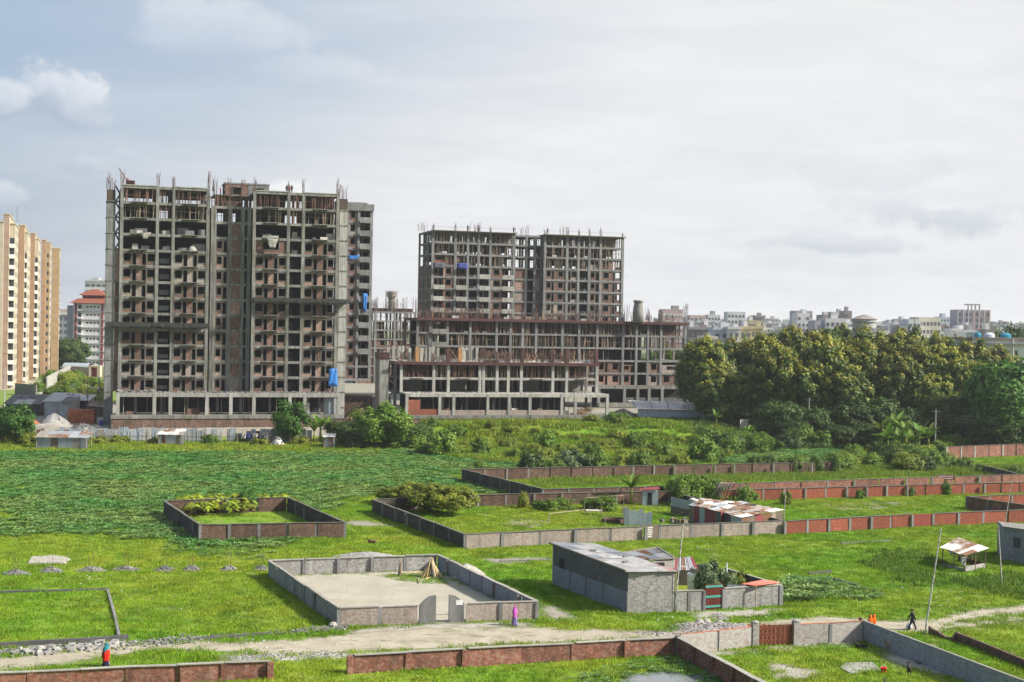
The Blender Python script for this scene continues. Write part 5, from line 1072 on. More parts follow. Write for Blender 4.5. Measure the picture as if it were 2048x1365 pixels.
# ------------------------------------------------------------------ poles
def pole(label, base, top, r=.07, mat='pole_pale', name='bamboo_pole', dy=0.0):
    p_ = GT(*base); d = px_dir(*top); t = (p_.y + dy) / d.y; q_ = Vector((d.x * t, d.y * t, CAM_H + d.z * t)); o = thing(name, label, 'pole', p_); n = 9; mb = MB(); dd = q_ - p_
    pts = []; rr = []
    for i in range(n):
        for e_, k in ((0, 1.0), (.86, .92), (.93, 1.18)):
            f = (i + e_) / n; pts.append(dd * f); rr.append(r * k * (1 - .35 * f))
    mb.tube([Vector((0, 0, -.1))] + pts[1:] + [dd], [r] + rr[1:] + [r * .6], 7).build('stem', mat, o, smooth=True); return o
pole('tall bamboo pole leaning beside the walking man', (1849, 1272), (1882, 1056), .075); pole('bamboo pole standing before the blue-grey building', (2004, 1171), (1996.5, 1051), .06); pole('bamboo pole rising behind the blue-grey building corner', (2007, 1062), (2024, 961), .06); pole('bamboo pole leaning against the tin-roofed house corner', (1349, 1224), (1366, 1050), .07); pole('short white post in the yard behind the barred gate', (1453, 1190), (1453.5, 1126), .09, 'plastic_white', 'post'); pole('pole at the right corner of the tin shack', (1566, 1068), (1571, 985), .06)
def utility(label, px, py, topy, D_, arm=True):
    p_ = AT(px, py, D_); g = DROP(p_.x, p_.y); o = thing('utility_pole', label, 'pole', g); zt_ = AT(px, topy, D_).z - g.z; MB().tube([(0, 0, -.2), (0, 0, zt_)], [.17, .11], 8).build('shaft', 'concrete_pale', o)
    if arm: MB().box(-.8, .8, -.05, .05, zt_ - .5, zt_ - .38).build('cross_arm', 'concrete_grey', o)
    return o
u1 = utility('concrete pole before the dark trees left of the banana clump', 1617, 868, 796, 288); u2 = utility('slim concrete pole behind the banana clump', 1870, 890, 819, 276); u3 = utility('pole standing against the trees beside the concrete frame', 1466, 798, 724, 300, False)
for i, dy in enumerate((0, .8, 1.6)):
    a_ = Vector((u2.location.x, u2.location.y - .2, AT(1870, 828 + i * 5, 276).z)); e_ = AT(2110, 832 + i * 9, 270); mb = MB(); mb.tube([a_.lerp(e_, t / 8) - up * (.5 * (1 - (2 * t / 8 - 1) ** 2)) for t in range(9)], .025, 4); tag(mb.build('power_line', 'stone_dark'), ['top', 'middle', 'lowest'][i] + ' power line strung from the slim concrete pole past the trees', 'cable', 'power lines by the trees')
# ------------------------------------------------------------------ foliage
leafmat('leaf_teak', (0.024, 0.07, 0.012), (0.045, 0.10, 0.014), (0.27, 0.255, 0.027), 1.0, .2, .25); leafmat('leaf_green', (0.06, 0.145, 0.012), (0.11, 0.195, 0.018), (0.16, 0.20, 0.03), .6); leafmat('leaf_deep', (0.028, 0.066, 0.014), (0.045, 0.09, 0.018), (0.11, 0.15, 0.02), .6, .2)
leafmat('leaf_olive', (0.19, 0.23, 0.022), (0.12, 0.17, 0.018), (0.3, 0.29, 0.04), .7); leafmat('leaf_bank', (0.13, 0.215, 0.012), (0.20, 0.235, 0.022), (0.2, 0.2, 0.035), .8); leafmat('leaf_bright', (0.05, 0.135, 0.018), (0.036, 0.10, 0.016), (0.1, 0.22, 0.02), .6); leafmat('leaf_banana', (0.09, 0.19, 0.02), (0.055, 0.13, 0.016), (0.24, 0.27, 0.06), .8, .35); leafmat('leaf_pale', (0.08, 0.13, 0.055), (0.055, 0.10, 0.035), (0.18, 0.2, 0.11), .8)
leafmat('leaf_hyacinth', (0.05, 0.19, 0.03), (0.15, 0.225, 0.05), (0.42, 0.5, 0.28), 1.0, .2, .07); leafmat('leaf_taro', (0.25, 0.30, 0.018), (0.14, 0.24, 0.015), (0.3, 0.28, 0.04), .8, .3); leafmat('plume', (0.5, 0.42, 0.33), (0.6, 0.52, 0.44), (0.6, 0.5, 0.4), .3)
m, b, p = new_mat('grass_blade'); c, n2, n3 = grass_colour(b, pos(b)); c = b.mix(1.0, c, b.ramp(objrand(b), [(0, .75), (1, 1.4)]), 'MULTIPLY'); b.link(c, p.inputs['Base Color']); p.inputs['Roughness'].default_value = .7
tr_ = b.add('ShaderNodeBsdfTranslucent'); b.link(c, tr_.inputs['Color']); mx = b.add('ShaderNodeMixShader'); mx.inputs[0].default_value = .3; b.link(p.outputs[0], mx.inputs[1]); b.link(tr_.outputs[0], mx.inputs[2]); b.link(mx.outputs[0], b.n['Material Output'].inputs['Surface'])
m = leafmat('grass_lush', (0.10, 0.20, 0.012), (0.16, 0.22, 0.02), (.2, .2, .03), .5, .3, .3)

def leaf_mesh(name, C, N, S, tint, mat, asp=1.7, fold=.25):
    "one folded leaf (two triangles pairs) per centre; C centres, N facing, S sizes"
    n = len(C); r = RNG.normal(size=(n, 3)); a = np.cross(N, r); a /= np.linalg.norm(a, axis=1, keepdims=True) + 1e-9; c = np.cross(N, a); c /= np.linalg.norm(c, axis=1, keepdims=True) + 1e-9; N = N / (np.linalg.norm(N, axis=1, keepdims=True) + 1e-9)
    s = S[:, None]; V = np.stack([C - a * s * asp / 2, C + c * s / 2 - N * s * fold * .5, C + a * s * asp / 2, C - c * s / 2 - N * s * fold * .5], 1).reshape(-1, 3)
    i = np.arange(n) * 4; Fq = np.stack([i, i + 1, i + 2, i, i + 2, i + 3], 1).reshape(-1, 3)
    me = bpy.data.meshes.new(name); me.vertices.add(len(V)); me.vertices.foreach_set('co', V.ravel()); me.loops.add(Fq.size); me.loops.foreach_set('vertex_index', Fq.ravel()); me.polygons.add(len(Fq)); me.polygons.foreach_set('loop_start', np.arange(0, Fq.size, 3)); me.polygons.foreach_set('loop_total', np.full(len(Fq), 3)); me.update(calc_edges=True)
    for nm, v in (('tint', tint), ('rnd', RNG.random(n))): at = me.attributes.new(nm, 'FLOAT', 'FACE'); at.data.foreach_set('value', np.repeat(v, 2).astype(np.float32))
    me.materials.append(MATS[mat]); return me
def crown_pts(rx, rz, nclump, per, cr=.3, zc=0.0, flower=.0, low=-.6, seed=0, shape=.35):
    g = np.random.default_rng(seed); C, N, Tn = [], [], []
    for _ in range(nclump):
        d = g.normal(size=3); d /= np.linalg.norm(d); d[2] = max(d[2], low); rr = 1 - shape * g.random() ** 1.5; cc = d * rr * np.array([rx, rx, rz]); cr_ = cr * rx * g.uniform(.6, 1.25)
        q = g.normal(size=(per, 3)); q /= np.linalg.norm(q, axis=1, keepdims=True); q[:, 2] = np.abs(q[:, 2]) * np.where(g.random(per) < .62, 1, -1)
        rad = cr_ * (g.random(per) ** .35)[:, None]; pts = cc + q * rad * np.array([1, 1, g.uniform(.6, 1.3)]) + g.normal(size=(per, 3)) * cr_ * .22; C.append(pts); N.append(q + d * .5 + np.array([0, 0, .4]) + g.normal(size=(per, 3)) * .45)
        fl = (flower > 0) * (d[2] > -.15) * (q[:, 2] > .25) * (g.random(per) < flower * (.35 + .9 * max(0, d[2]))) * (g.random() < .8); Tn.append(np.where(fl > 0, g.uniform(.6, 1, per), g.random(per) * .22))
    C = np.concatenate(C); C[:, 2] += zc; return C, np.concatenate(N), np.concatenate(Tn).astype(float)
def trunk_mesh(h, r, spread, zc, n=6, seed=0):
    g = random.Random(seed); mb = MB(); mb.tube([(0, 0, -.3), (g.uniform(-.1, .1), 0, h * .4), (g.uniform(-.3, .3), g.uniform(-.3, .3), h * .75)], [r, r * .8, r * .6], 8)
    for i in range(n):
        t = 2 * math.pi * i / n + g.uniform(-.4, .4); z0 = h * g.uniform(.4, .75); e = spread * g.uniform(.55, .95); mb.tube([(0, 0, z0), (math.cos(t) * e * .5, math.sin(t) * e * .5, z0 + (zc - z0) * .6), (math.cos(t) * e, math.sin(t) * e, zc + g.uniform(-.2, .5) * spread * .6)], [r * .5, r * .32, r * .1], 6)
    return mb.mesh('trunk', 'bark', True)
KIND = {}
def make_kind(key, crown, trunk, leaf): KIND[key] = (crown, trunk)
for i in range(3):
    C, N, Tn = crown_pts(1, .95, 190, 120, .17, 1.25, .85, -.8, 20 + i, .45); make = leaf_mesh('crown', C, N, RNG.uniform(.05, .085, len(C)), Tn, 'leaf_teak', 1.4); KIND['teak%d' % i] = (make, trunk_mesh(1.2, .05, .8, 1.2, 6, i))
for i, (key, mt) in enumerate((('deep', 'leaf_deep'), ('green', 'leaf_green'), ('bright', 'leaf_bright'), ('olive', 'leaf_olive'))):
    C, N, Tn = crown_pts(1, .85, 60, 200, .26, 1.15, 0, -.7, 40 + i, .45); KIND[key] = (leaf_mesh('crown', C, N, RNG.uniform(.05, .09, len(C)), Tn * 2.5, mt, 1.5), trunk_mesh(1.1, .055, .8, 1.1, 6, 10 + i))
def tree(kind, label, p, r, h=None, group=None, name='tree'):
    "crown radius r; unit kinds are about 2.1 high"
    o = thing(name, label, 'tree', p, U(0, 6.28), group); s = h / 2.1 if h else r; o.scale = (r, r, s); cr, tk = KIND[kind]; link('crown', cr, o); link('trunk', tk, o); return o
for i, (key, mt) in enumerate((('bush_bank', 'leaf_bank'), ('bush_green', 'leaf_green'), ('bush_deep', 'leaf_deep'), ('bush_olive', 'leaf_olive'), ('bush_pale', 'leaf_pale'))):
    C, N, Tn = crown_pts(1, .75, 34, 120, .34, .45, 0, -.35, 60 + i, .5); C[:, 2] = np.abs(C[:, 2]); KIND[key] = (leaf_mesh('foliage', C, N, RNG.uniform(.07, .13, len(C)), Tn * 3, mt, 1.6), trunk_mesh(.5, .05, .6, .5, 5, 30 + i))
def bush(kind, label, p, r, h=None, group=None, name='bush'):
    o = thing(name, label, 'bush', p, U(0, 6.28), group); o.scale = (r * U(.9, 1.15), r * U(.9, 1.15), (h / 1.2) if h else r * U(.8, 1.1)); cr, tk = KIND[kind]; link('foliage', cr, o); link('stem', tk, o); return o
def blade_leaf(mb, base, az, L, wd, rise, droop, n=6):
    "long arching leaf with a midrib fold"
    prev = None; ca, sa = math.cos(az), math.sin(az)
    for i in range(n + 1):
        t = i / n; r = L * t * math.cos(rise * (1 - .2 * t)); z = L * (t * math.sin(rise) - droop * t * t); w = wd * (math.sin(math.pi * min(1, .12 + t * .88)) ** .7) * .5
        c = Vector((base[0] + ca * r, base[1] + sa * r, base[2] + z)); row = (c + Vector((-sa * w, ca * w, w * .3)), c, c + Vector((sa * w, -ca * w, w * .3)))
        if prev: mb.quad(prev[0], prev[1], row[1], row[0]); mb.quad(prev[1], prev[2], row[2], row[1])
        prev = row
def attr_rand(me, groups=16):
    n = len(me.polygons); 
    for nm in ('tint', 'rnd'): a = me.attributes.new(nm, 'FLOAT', 'FACE'); v = np.repeat(RNG.random(n // groups + 1), groups)[:n]; a.data.foreach_set('value', (v * (.6 if nm == 'tint' else 1)).astype(np.float32))
    return me
def banana_meshes(seed):
    g = random.Random(seed); mb = MB()
    for i in range(9): blade_leaf(mb, (0, 0, 1.5), i * 2.4 + g.uniform(-.4, .4), g.uniform(1.5, 2.2), .52, g.uniform(.5, 1.35), g.uniform(.15, .6), 7)
    st = MB().tube([(0, 0, -.1), (.03, 0, .9), (0, .03, 1.7)], [.14, .11, .07], 8).mesh('stem', 'leaf_olive', True); return attr_rand(mb.mesh('leaves', 'leaf_banana', True), 14), attr_rand(st, 8)
BAN = [banana_meshes(i) for i in range(3)]
def banana(label, p, s, group=None, name='banana_plant'):
    o = thing(name, label, 'plant', p, U(0, 6.28), group); o.scale = (s, s, s); l, t = random.choice(BAN); link('leaves', l, o); link('stem', t, o); return o

# ---- the wood on the right: each crown told apart by its place
TK, DK = [], []
TEAK = 'yellow-flowered teak tree in the dense wood at right'
for i, (px, top, D_, r) in enumerate(((1415, 688, 312, 6.2), (1475, 690, 322, 6), (1530, 680, 318, 6.5), (1585, 668, 330, 6.5), (1560, 705, 300, 6), (1640, 672, 338, 6.5), (1655, 690, 300, 6.5), (1745, 670, 345, 7), (1725, 692, 306, 6.5), (1800, 682, 318, 6.5), (1800, 720, 298, 5.5), (1855, 700, 312, 6.2), (1905, 712, 303, 6), (1880, 682, 345, 6.5), (1950, 692, 335, 6), (1955, 735, 300, 5.5), (1610, 735, 297, 6), (1690, 740, 294, 5.5), (1995, 705, 330, 6), (1430, 735, 304, 5.5), (1500, 740, 302, 5.5), (1860, 760, 293, 5.5), (1935, 690, 360, 6.5), (1820, 668, 370, 6.5), (1690, 664, 372, 6.5))):
    q_ = AT(px, top, D_); g = DROP(q_.x, q_.y); TK.append(tree('teak%d' % (i % 3), TEAK, g, r, q_.z - g.z, 'flowering trees of the wood at right'))
for px, top, D_, r, kd, lb in ((1640, 662, 355, 6.5, 'bright', 'smooth dark green domed tree at the top of the wood'), (2030, 712, 282, 8.5, 'bright', 'large bright green tree cut by the right edge'), (2045, 800, 276, 6, 'bright', 'lower bright green tree at the right edge above the red wall'), (1990, 760, 290, 5.5, 'deep', 'dark green tree left of the large bright green one'), (2030, 650, 420, 7, 'deep', 'lone dark tree on the skyline by the right edge')):
    q_ = AT(px, top, D_); g = DROP(q_.x, q_.y); tree(kd, lb, g, r, q_.z - g.z)
for i, (px, top, D_, r) in enumerate(((1560, 800, 291, 5), (1625, 815, 287, 4.2), (1700, 800, 289, 5.2), (1760, 795, 290, 5), (1810, 815, 286, 4.2), (1905, 790, 290, 5.5), (1960, 815, 284, 4.5), (1450, 800, 300, 4.2), (1510, 815, 296, 4.2), (1590, 840, 283, 3.2), (1680, 850, 281, 3.5), (2010, 840, 274, 4), (1740, 845, 282, 3.5))):
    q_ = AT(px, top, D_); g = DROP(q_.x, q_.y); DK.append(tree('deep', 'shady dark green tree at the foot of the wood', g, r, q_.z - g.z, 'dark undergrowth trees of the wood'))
number_labels([o for o in TK if o.location.y < 307], 'yellow-flowered teak, %s from the left in the front row of the wood'); number_labels([o for o in TK if o.location.y >= 307], 'yellow-flowered teak, %s from the left in the back row of the wood'); number_labels(DK, 'shady dark green tree, %s from the left at the foot of the wood')
def px_tree(kd, lb, px, base, top, r, name='tree', dz=0): g = GT(px, base); q_ = AT(px, top, g.y); return tree(kd, lb, g, r, q_.z - g.z, name=name)
px_tree('bright', 'small round bright green tree before the podium of the nearest tower', 580, 868, 800, 3.2)
px_tree('green', 'leafy green tree between the two podiums', 765, 880, 802, 5.0); px_tree('green', 'lower green tree left of the leafy one by the tin fence', 740, 884, 838, 3.4); px_tree('deep', 'dark bushy tree right of the leafy one between the podiums', 810, 884, 845, 4.2); px_tree('deep', 'dark low tree behind the banana by the fence', 690, 886, 842, 3.8)
px_tree('bright', 'bushy green tree by the tin sheds at the left edge', 30, 880, 806, 3.4); px_tree('green', 'small round tree on the far right wall', 1965, 900, 856, 2.0)
px_tree('bright', 'small dense round tree inside the brown brick plot', 497, 1022, 978, 1.25)
# spreading olive shrub of the compound (several stems grown into one crown)
for i, (px, py, top, r) in enumerate(((905, 1030, 972, 2.9), (858, 1025, 966, 3.0), (815, 1012, 965, 2.6), (785, 1008, 976, 2.2))): px_tree('olive', ['rightmost stem of the spreading olive shrub in the compound', 'tallest middle stem of the spreading olive shrub in the compound', 'left middle stem of the spreading olive shrub in the compound', 'low leftmost stem of the spreading olive shrub by the wall corner'][i], px, py, top, r, 'shrub')
# bushes on the bank under the podiums
BK = 'rounded weedy bush on the green bank below the concrete podiums'
for i in range(46):
    px = U(850, 1460); py = U(846, 890); p_ = GT(px, py); s = U(.9, 2.0); bush(random.choice(['bush_bank', 'bush_bank', 'bush_green', 'bush_bank']), BK, p_, s, s * U(.8, 1.3), 'bushes on the green bank')
_L = []
for px, py, s in ((885, 878, 3.0), (850, 888, 2.6), (790, 895, 2.6), (1270, 870, 2.4), (1330, 880, 1.8), (1090, 868, 2.4), (960, 885, 2.0), (1280, 885, 2.0)): _L.append(bush('bush_green', 'larger leafy bush standing out on the green bank', GT(px, py), s, s * 1.25, 'large bushes on the green bank'))
number_labels(_L, 'larger leafy bush, %s from the left of those standing out on the green bank')
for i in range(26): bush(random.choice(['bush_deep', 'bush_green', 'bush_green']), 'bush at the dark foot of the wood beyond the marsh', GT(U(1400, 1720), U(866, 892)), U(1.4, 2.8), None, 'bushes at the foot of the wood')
for i in range(22): bush(random.choice(['bush_green', 'bush_bank', 'bush_deep', 'bush_green']), 'viny bush tumbling over the brown wall by the banana clump', GT(U(1660, 1885), U(912, 944)), U(1.3, 2.4), None, 'viny bushes on the brown wall')
for i in range(16): bush(random.choice(['bush_green', 'bush_deep']), 'creeper clump spilling along the top of the brown back wall', Vector((*G(U(1440, 1700), 924.5, 1.7).xy, 0)) + Vector((0, U(-.5, .5), 0)), U(.7, 1.3), U(1.9, 2.5), 'creepers on the brown back wall')
_L = []
for px, py, s, kd in ((1062, 952, 2.4, 'bush_deep'), (1145, 945, 2.6, 'bush_pale'), (1195, 946, 2.2, 'bush_green'), (1110, 950, 1.6, 'bush_green'), (1240, 952, 1.5, 'bush_olive'), (958, 942, 1.0, 'bush_bright' if 'bush_bright' in KIND else 'bush_green')): _L.append(bush(kd, 'leafy bush inside the long brown plot near its left corner', G(px, py), s, s * 1.3, 'bushes in the left corner of the brown plot'))
number_labels(_L, 'leafy bush, %s from the left inside the long brown plot corner')
_L = []
for px, py, s in ((1372, 1004, 2.0), (1405, 998, 1.8), (1432, 1000, 1.5), (1360, 1012, 1.6), (1490, 1004, 1.2), (1350, 998, 1.6)): _L.append(bush('bush_green', 'bush growing over the back of the tin shack', G(px, py), s, s * 1.5, 'bushes behind the tin shack'))
number_labels(_L, 'bush growing over the back of the tin shack, %s from the left')
_L = []
for px, py, s in ((1208, 1022, 1.6), (1180, 1018, 1.2), (1100, 1022, 1.2), (1125, 1020, 1.3), (1075, 1018, .9)): _L.append(bush('bush_green', 'low bush along the back wall inside the compound', G(px, py), s, s, 'low bushes in the compound'))
number_labels(_L, 'low bush along the compound back wall, %s from the left')
_L = []
for px, py, h_ in ((1571, 1010, 1.7), (1820, 992, 1.2), (1892, 990, 1.6), (1720, 998, 1.1), (1510, 1002, 1.0), (1778, 990, 1.0), (1925, 986, .9), (2010, 984, 1.0), (1047, 1017, 1.9)): _L.append(bush('bush_olive' if px in (1571, 1047) else 'bush_green', 'young leafy shrub growing against a plot wall', G(px, py), .75, h_, 'shrubs against the plot walls'))
number_labels(_L, 'young leafy shrub against the plot walls, %s from the left')
_L = []
for px, py, s, kd in ((375, 885, 2.2, 'bush_deep'), (420, 890, 1.8, 'bush_green'), (20, 888, 3.2, 'bush_olive'), (60, 892, 2.4, 'bush_olive'), (480, 884, 1.8, 'bush_olive'), (520, 892, 1.6, 'bush_olive'), (600, 890, 1.6, 'bush_olive'), (660, 896, 2.0, 'bush_green'), (710, 898, 2.0, 'bush_deep'), (700, 870, 2.6, 'bush_deep'), (195, 890, 1.6, 'bush_olive'), (240, 888, 1.6, 'bush_olive'), (310, 890, 1.4, 'bush_olive'), (830, 897, 2.4, 'bush_green')): _L.append(bush(kd, 'weedy bush along the foot of the tin fence', GT(px, py), s, s * .9, 'weedy bushes along the tin fence'))
number_labels(_L, 'weedy bush along the foot of the tin fence, %s from the left')
_L = []
for px, py, s in ((1905, 900, 2.6), (1880, 912, 2.4), (1935, 895, 2.0), (2020, 893, 2.0), (1890, 935, 2.0), (1930, 940, 1.8), (2030, 955, 1.8), (1965, 950, 1.5)): _L.append(bush('bush_green', 'green bush against the far right brick wall', G(px, py), s, s, 'bushes by the far right wall'))
number_labels(_L, 'green bush against the far right brick wall, %s from the left')
WEEDS = ((1800, 1140, 1.6), (1770, 1130, 1.4), (1840, 1158, 1.7), (1985, 1175, 1.6), (2020, 1185, 2.0), (1960, 1168, 1.3), (1830, 1115, 1.8), (2030, 1160, 1.6), (1790, 1118, 1.1))
_L = []
for i, (px, py, s) in enumerate(((1762, 902, 2.3), (1790, 900, 2.6), (1812, 904, 2.3), (1838, 908, 2.2), (1775, 912, 2.0), (1856, 911, 2.1), (1824, 917, 1.9), (1800, 915, 1.9))): _L.append(banana('banana plant of the big clump before the slim pole', GT(px, py), s, 'banana clump at right'))
number_labels(_L, 'banana plant, %s from the left in the big clump before the slim pole')
_L = []
for px, py, s in ((640, 884, 2.0), (655, 886, 1.7), (628, 888, 1.6)): _L.append(banana('banana plant among bushes by the tin fence', GT(px, py), s, 'bananas by the tin fence'))
number_labels(_L, 'banana plant by the tin fence, %s from the left')
banana('single banana plant beside the latrine in the compound', G(1262, 1010), 1.45)
_L = []
for px, py in ((1432, 866), (1498, 872), (1455, 876)): _L.append(banana('small banana plant before the white tin sheets at the wood edge', GT(px, py), 1.2, 'small bananas at the wood edge'))
number_labels(_L, 'small banana plant before the white tin sheets, %s from the left')
# yard vine on sticks
vy = G(1424, 1196); bush('bush_pale', 'feathery vine heaped on sticks behind the barred gate', vy, 1.7, 2.9, name='vine'); bush('bush_olive', 'low climbing vine by the white post in the yard', G(1475, 1190), 1.0, 1.9, name='vine')
# pampas plumes
pg = thing('pampas_grass', 'tuft of pale pampas plumes behind the shack', 'grass tuft', G(1450, 1008))
for i in range(12): x, y = U(-1.5, 2.0), U(-.5, .8); l_ = MB().tube([(x, y, 1.0), (x + .4, y, 2.2), (x + .75, y, 2.7), (x + .95, y, 2.8)], [.03, .13, .10, .02], 6).build('plume', 'plume', pg, smooth=True)
mb = MB(); [blade_leaf(mb, (U(-1.4, 1.8), U(-.4, .6), 0), U(0, 6.3), U(1.5, 2.3), .1, U(.9, 1.3), U(.2, .5), 4) for _ in range(60)]; link('blades', attr_rand(mb.mesh('blades', 'leaf_green'), 8), pg)
# taro rows in the brown plot
mb = MB()
def taro_mesh(seed):
    g = random.Random(seed); mb = MB()
    for i in range(11): a = g.uniform(0, 6.28); r = g.uniform(.1, .5); z = g.uniform(.5, 1.05); c = Vector((math.cos(a) * r, math.sin(a) * r, z)); d = Vector((math.cos(a), math.sin(a), -.5)); s = Vector((-math.sin(a), math.cos(a), 0)); L_ = g.uniform(.3, .5); mb.quad(c - d * .1, c + s * L_ * .42 + d * .08, c + d * L_, c - s * L_ * .42 + d * .08)
    return attr_rand(mb.mesh('taro', 'leaf_taro'), 1)
TARO = [taro_mesh(i) for i in range(3)]
for i in range(150):
    a, c = U(0, 1), U(0, 1); px, py = 355 + 235 * a, 1012 + 22 * c
    if px > 500 and py > 1024 or (px < 372 and py > 1026): continue
    if px > 500: py = 1011 + (py - 1012) * .6
    tag(link('taro_plant', TARO[i % 3], None, G(px, py), U(0, 6), U(1.2, 1.8)), 'yellow-green taro plant inside the brown brick plot', 'plant', 'taro plants in the brown plot')

# ------------------------------------------------------------------ scattered ground cover
def scatter(name, label, pts, meshes, smin, smax, tilt=.15):
    pts = np.asarray(pts, float); me = bpy.data.meshes.new(name); me.vertices.add(len(pts)); me.vertices.foreach_set('co', pts.ravel()); o = link(name, me); tag(o, label, kind='stuff')
    lib = bpy.data.collections.new(name + '_kinds')
    for i, q_ in enumerate(meshes): lib.objects.link(bpy.data.objects.new(name + '_tuft', q_))
    ng = bpy.data.node_groups.new(name, 'GeometryNodeTree'); ng.interface.new_socket('Geometry', in_out='INPUT', socket_type='NodeSocketGeometry'); ng.interface.new_socket('Geometry', in_out='OUTPUT', socket_type='NodeSocketGeometry')
    nd = ng.nodes; gi, go = nd.new('NodeGroupInput'), nd.new('NodeGroupOutput'); ip = nd.new('GeometryNodeInstanceOnPoints'); ci = nd.new('GeometryNodeCollectionInfo'); ci.inputs['Collection'].default_value = lib; ci.inputs['Separate Children'].default_value = True; ci.inputs['Reset Children'].default_value = True
    rv = nd.new('FunctionNodeRandomValue'); rv.data_type = 'FLOAT_VECTOR'; rv.inputs[0].default_value = (-tilt, -tilt, 0); rv.inputs[1].default_value = (tilt, tilt, 6.283); rs_ = nd.new('FunctionNodeRandomValue'); rs_.data_type = 'FLOAT'; rs_.inputs[2].default_value = smin; rs_.inputs[3].default_value = smax; rs_.inputs['Seed'].default_value = 5
    ip.inputs['Pick Instance'].default_value = True; L_ = ng.links.new
    L_(gi.outputs[0], ip.inputs['Points']); L_(ci.outputs[0], ip.inputs['Instance']); L_(rv.outputs[0], ip.inputs['Rotation']); L_(rs_.outputs[1], ip.inputs['Scale']); L_(ip.outputs[0], go.inputs[0])
    o.modifiers.new('scatter', 'NODES').node_group = ng; return o
def tuft(n, r, h, mat, seed, wd=.03, lean=.5):
    g = random.Random(seed); mb = MB()
    for _ in range(n):
        x, y, a = g.gauss(0, r * .5), g.gauss(0, r * .5), g.uniform(0, 6.28); hh = h * g.uniform(.5, 1.1); l = hh * g.uniform(.1, lean); s = wd * g.uniform(.7, 1.4); ca, sa = math.cos(a), math.sin(a)
        mb.tri((x - sa * s, y + ca * s, -.02), (x + sa * s, y - ca * s, -.02), (x + ca * l, y + sa * l, hh))
    return attr_rand(mb.mesh('tuft', mat), 1)
def rosette(n, r, h, seed):
    g = random.Random(seed); mb = MB()
    for _ in range(n):
        a = g.uniform(0, 6.28); ca, sa = math.cos(a), math.sin(a); d = r * g.uniform(.15, 1); z = h * g.uniform(.45, 1.1); s = g.uniform(.055, .10); c = Vector((ca * d, sa * d, z)); o = Vector((ca * .8, sa * .8, g.uniform(.1, .5))) * s; t = Vector((-sa, ca, 0)) * s
        mb.quad(c - o, c + t * .8, c + o * 1.1, c - t * .8)
    me = mb.mesh('rosette', 'leaf_hyacinth'); n_ = len(me.polygons)
    for nm, v in (('tint', (RNG.random(n_) < .14) * RNG.uniform(.3, .8, n_)), ('rnd', RNG.random(n_))): me.attributes.new(nm, 'FLOAT', 'FACE').data.foreach_set('value', v.astype(np.float32))
    return me
def pxpoly(pts): return np.array([tuple(G(*t))[:2] for t in pts])
def fill(q, dens, seed=0):
    lo, hi = q.min(0), q.max(0); g = np.random.default_rng(seed); n = int((hi - lo).prod() * dens); P_ = lo + g.random((n, 2)) * (hi - lo); return P_[poly_sd(P_, q) > 0]
def wob(P_, f=.12, amp=1.0): return amp * (np.sin(P_[:, 0] * f * 2.1 + 1.3) * np.cos(P_[:, 1] * f * 1.7) + .6 * np.sin(P_[:, 0] * f * 4.7 + P_[:, 1] * f * 3.9) + .4 * np.sin(P_[:, 0] * f * 9.1 - P_[:, 1] * f * 7.3))
def on_land(P_, dz=0.0): return [(x, y, gh(x, y) + dz) for x, y in P_]
POND = pxpoly([(-30, 890), (150, 893), (250, 900), (600, 905), (900, 897), (1450, 887), (1720, 893), (1700, 922), (1440, 928), (1240, 934), (980, 938), (925, 940), (922, 975), (870, 985), (760, 992), (700, 1008), (640, 1032), (590, 1062), (690, 1060), (620, 1078), (560, 1098), (380, 1096), (330, 1082), (140, 1078), (-30, 1072)])
HY = [rosette(60, .55, .26, i) for i in range(5)]
P_ = fill(POND, 3.0, 1); sd_ = poly_sd(P_, POND); w_ = wob(P_, .1); bqp = np.array([tuple(p_)[:2] for p_ in bq]); P_ = P_[(sd_ + w_ * 2.2 + RNG.normal(size=len(P_)) > 0.6) & (poly_sd(P_, bqp) < -.2)]
gap = wob(P_ + 37, .17); P_ = P_[gap + RNG.normal(size=len(P_)) * .5 < 1.35]
scatter('water_hyacinth', 'dense mat of water hyacinth covering the marsh', on_land(P_, -.05), HY, .75, 1.45)
def hy_patch(label, pts, dens=2.6, s=1.0): q = pxpoly(pts); P_ = fill(q, dens, len(label)); P_ = P_[poly_sd(P_, q) + wob(P_, .3) * .5 > .1]; scatter('water_hyacinth', label, on_land(P_), HY, .7 * s, 1.3 * s)
hy_patch('tall lush marsh plants beside the yard wall', [(1563, 1165), (1600, 1160), (1640, 1168), (1650, 1200), (1566, 1208)], 4.5, 1.5); hy_patch('flowering water hyacinth patch on the right lawn', [(1600, 1165), (1650, 1158), (1720, 1172), (1775, 1190), (1760, 1200), (1660, 1202)], 3, .9); hy_patch('creeping marsh plants round the near pond', [(1090, 1375), (1180, 1345), (1290, 1320), (1350, 1318), (1400, 1335), (1480, 1375), (1440, 1375), (1380, 1352), (1300, 1348), (1240, 1362), (1235, 1375)], 4, .6); hy_patch('stray water hyacinth on the lawn edge at left', [(330, 1090), (470, 1092), (560, 1108), (530, 1128), (420, 1118), (300, 1100)], 1.2, .8); hy_patch('tall weeds outside the corner of the brown plot', [(925, 955), (960, 965), (1040, 985), (1000, 990), (930, 985)], 2.5, 1.0)
hy_patch('strip of water hyacinth beyond the bank at right', [(1380, 880), (1500, 876), (1640, 884), (1700, 893), (1600, 893), (1400, 889)], 1.6, 1.0)
FIELD = pxpoly([(-60, 1375), (2110, 1375), (2110, 895), (1700, 895), (1400, 890), (900, 892), (-60, 880)]); VIEW = FIELD
P_ = fill(VIEW, 3.4, 9); far_ = P_[:, 1]; P_ = P_[RNG.random(len(P_)) < np.clip(170.0 / P_[:, 1], .55, 1)]
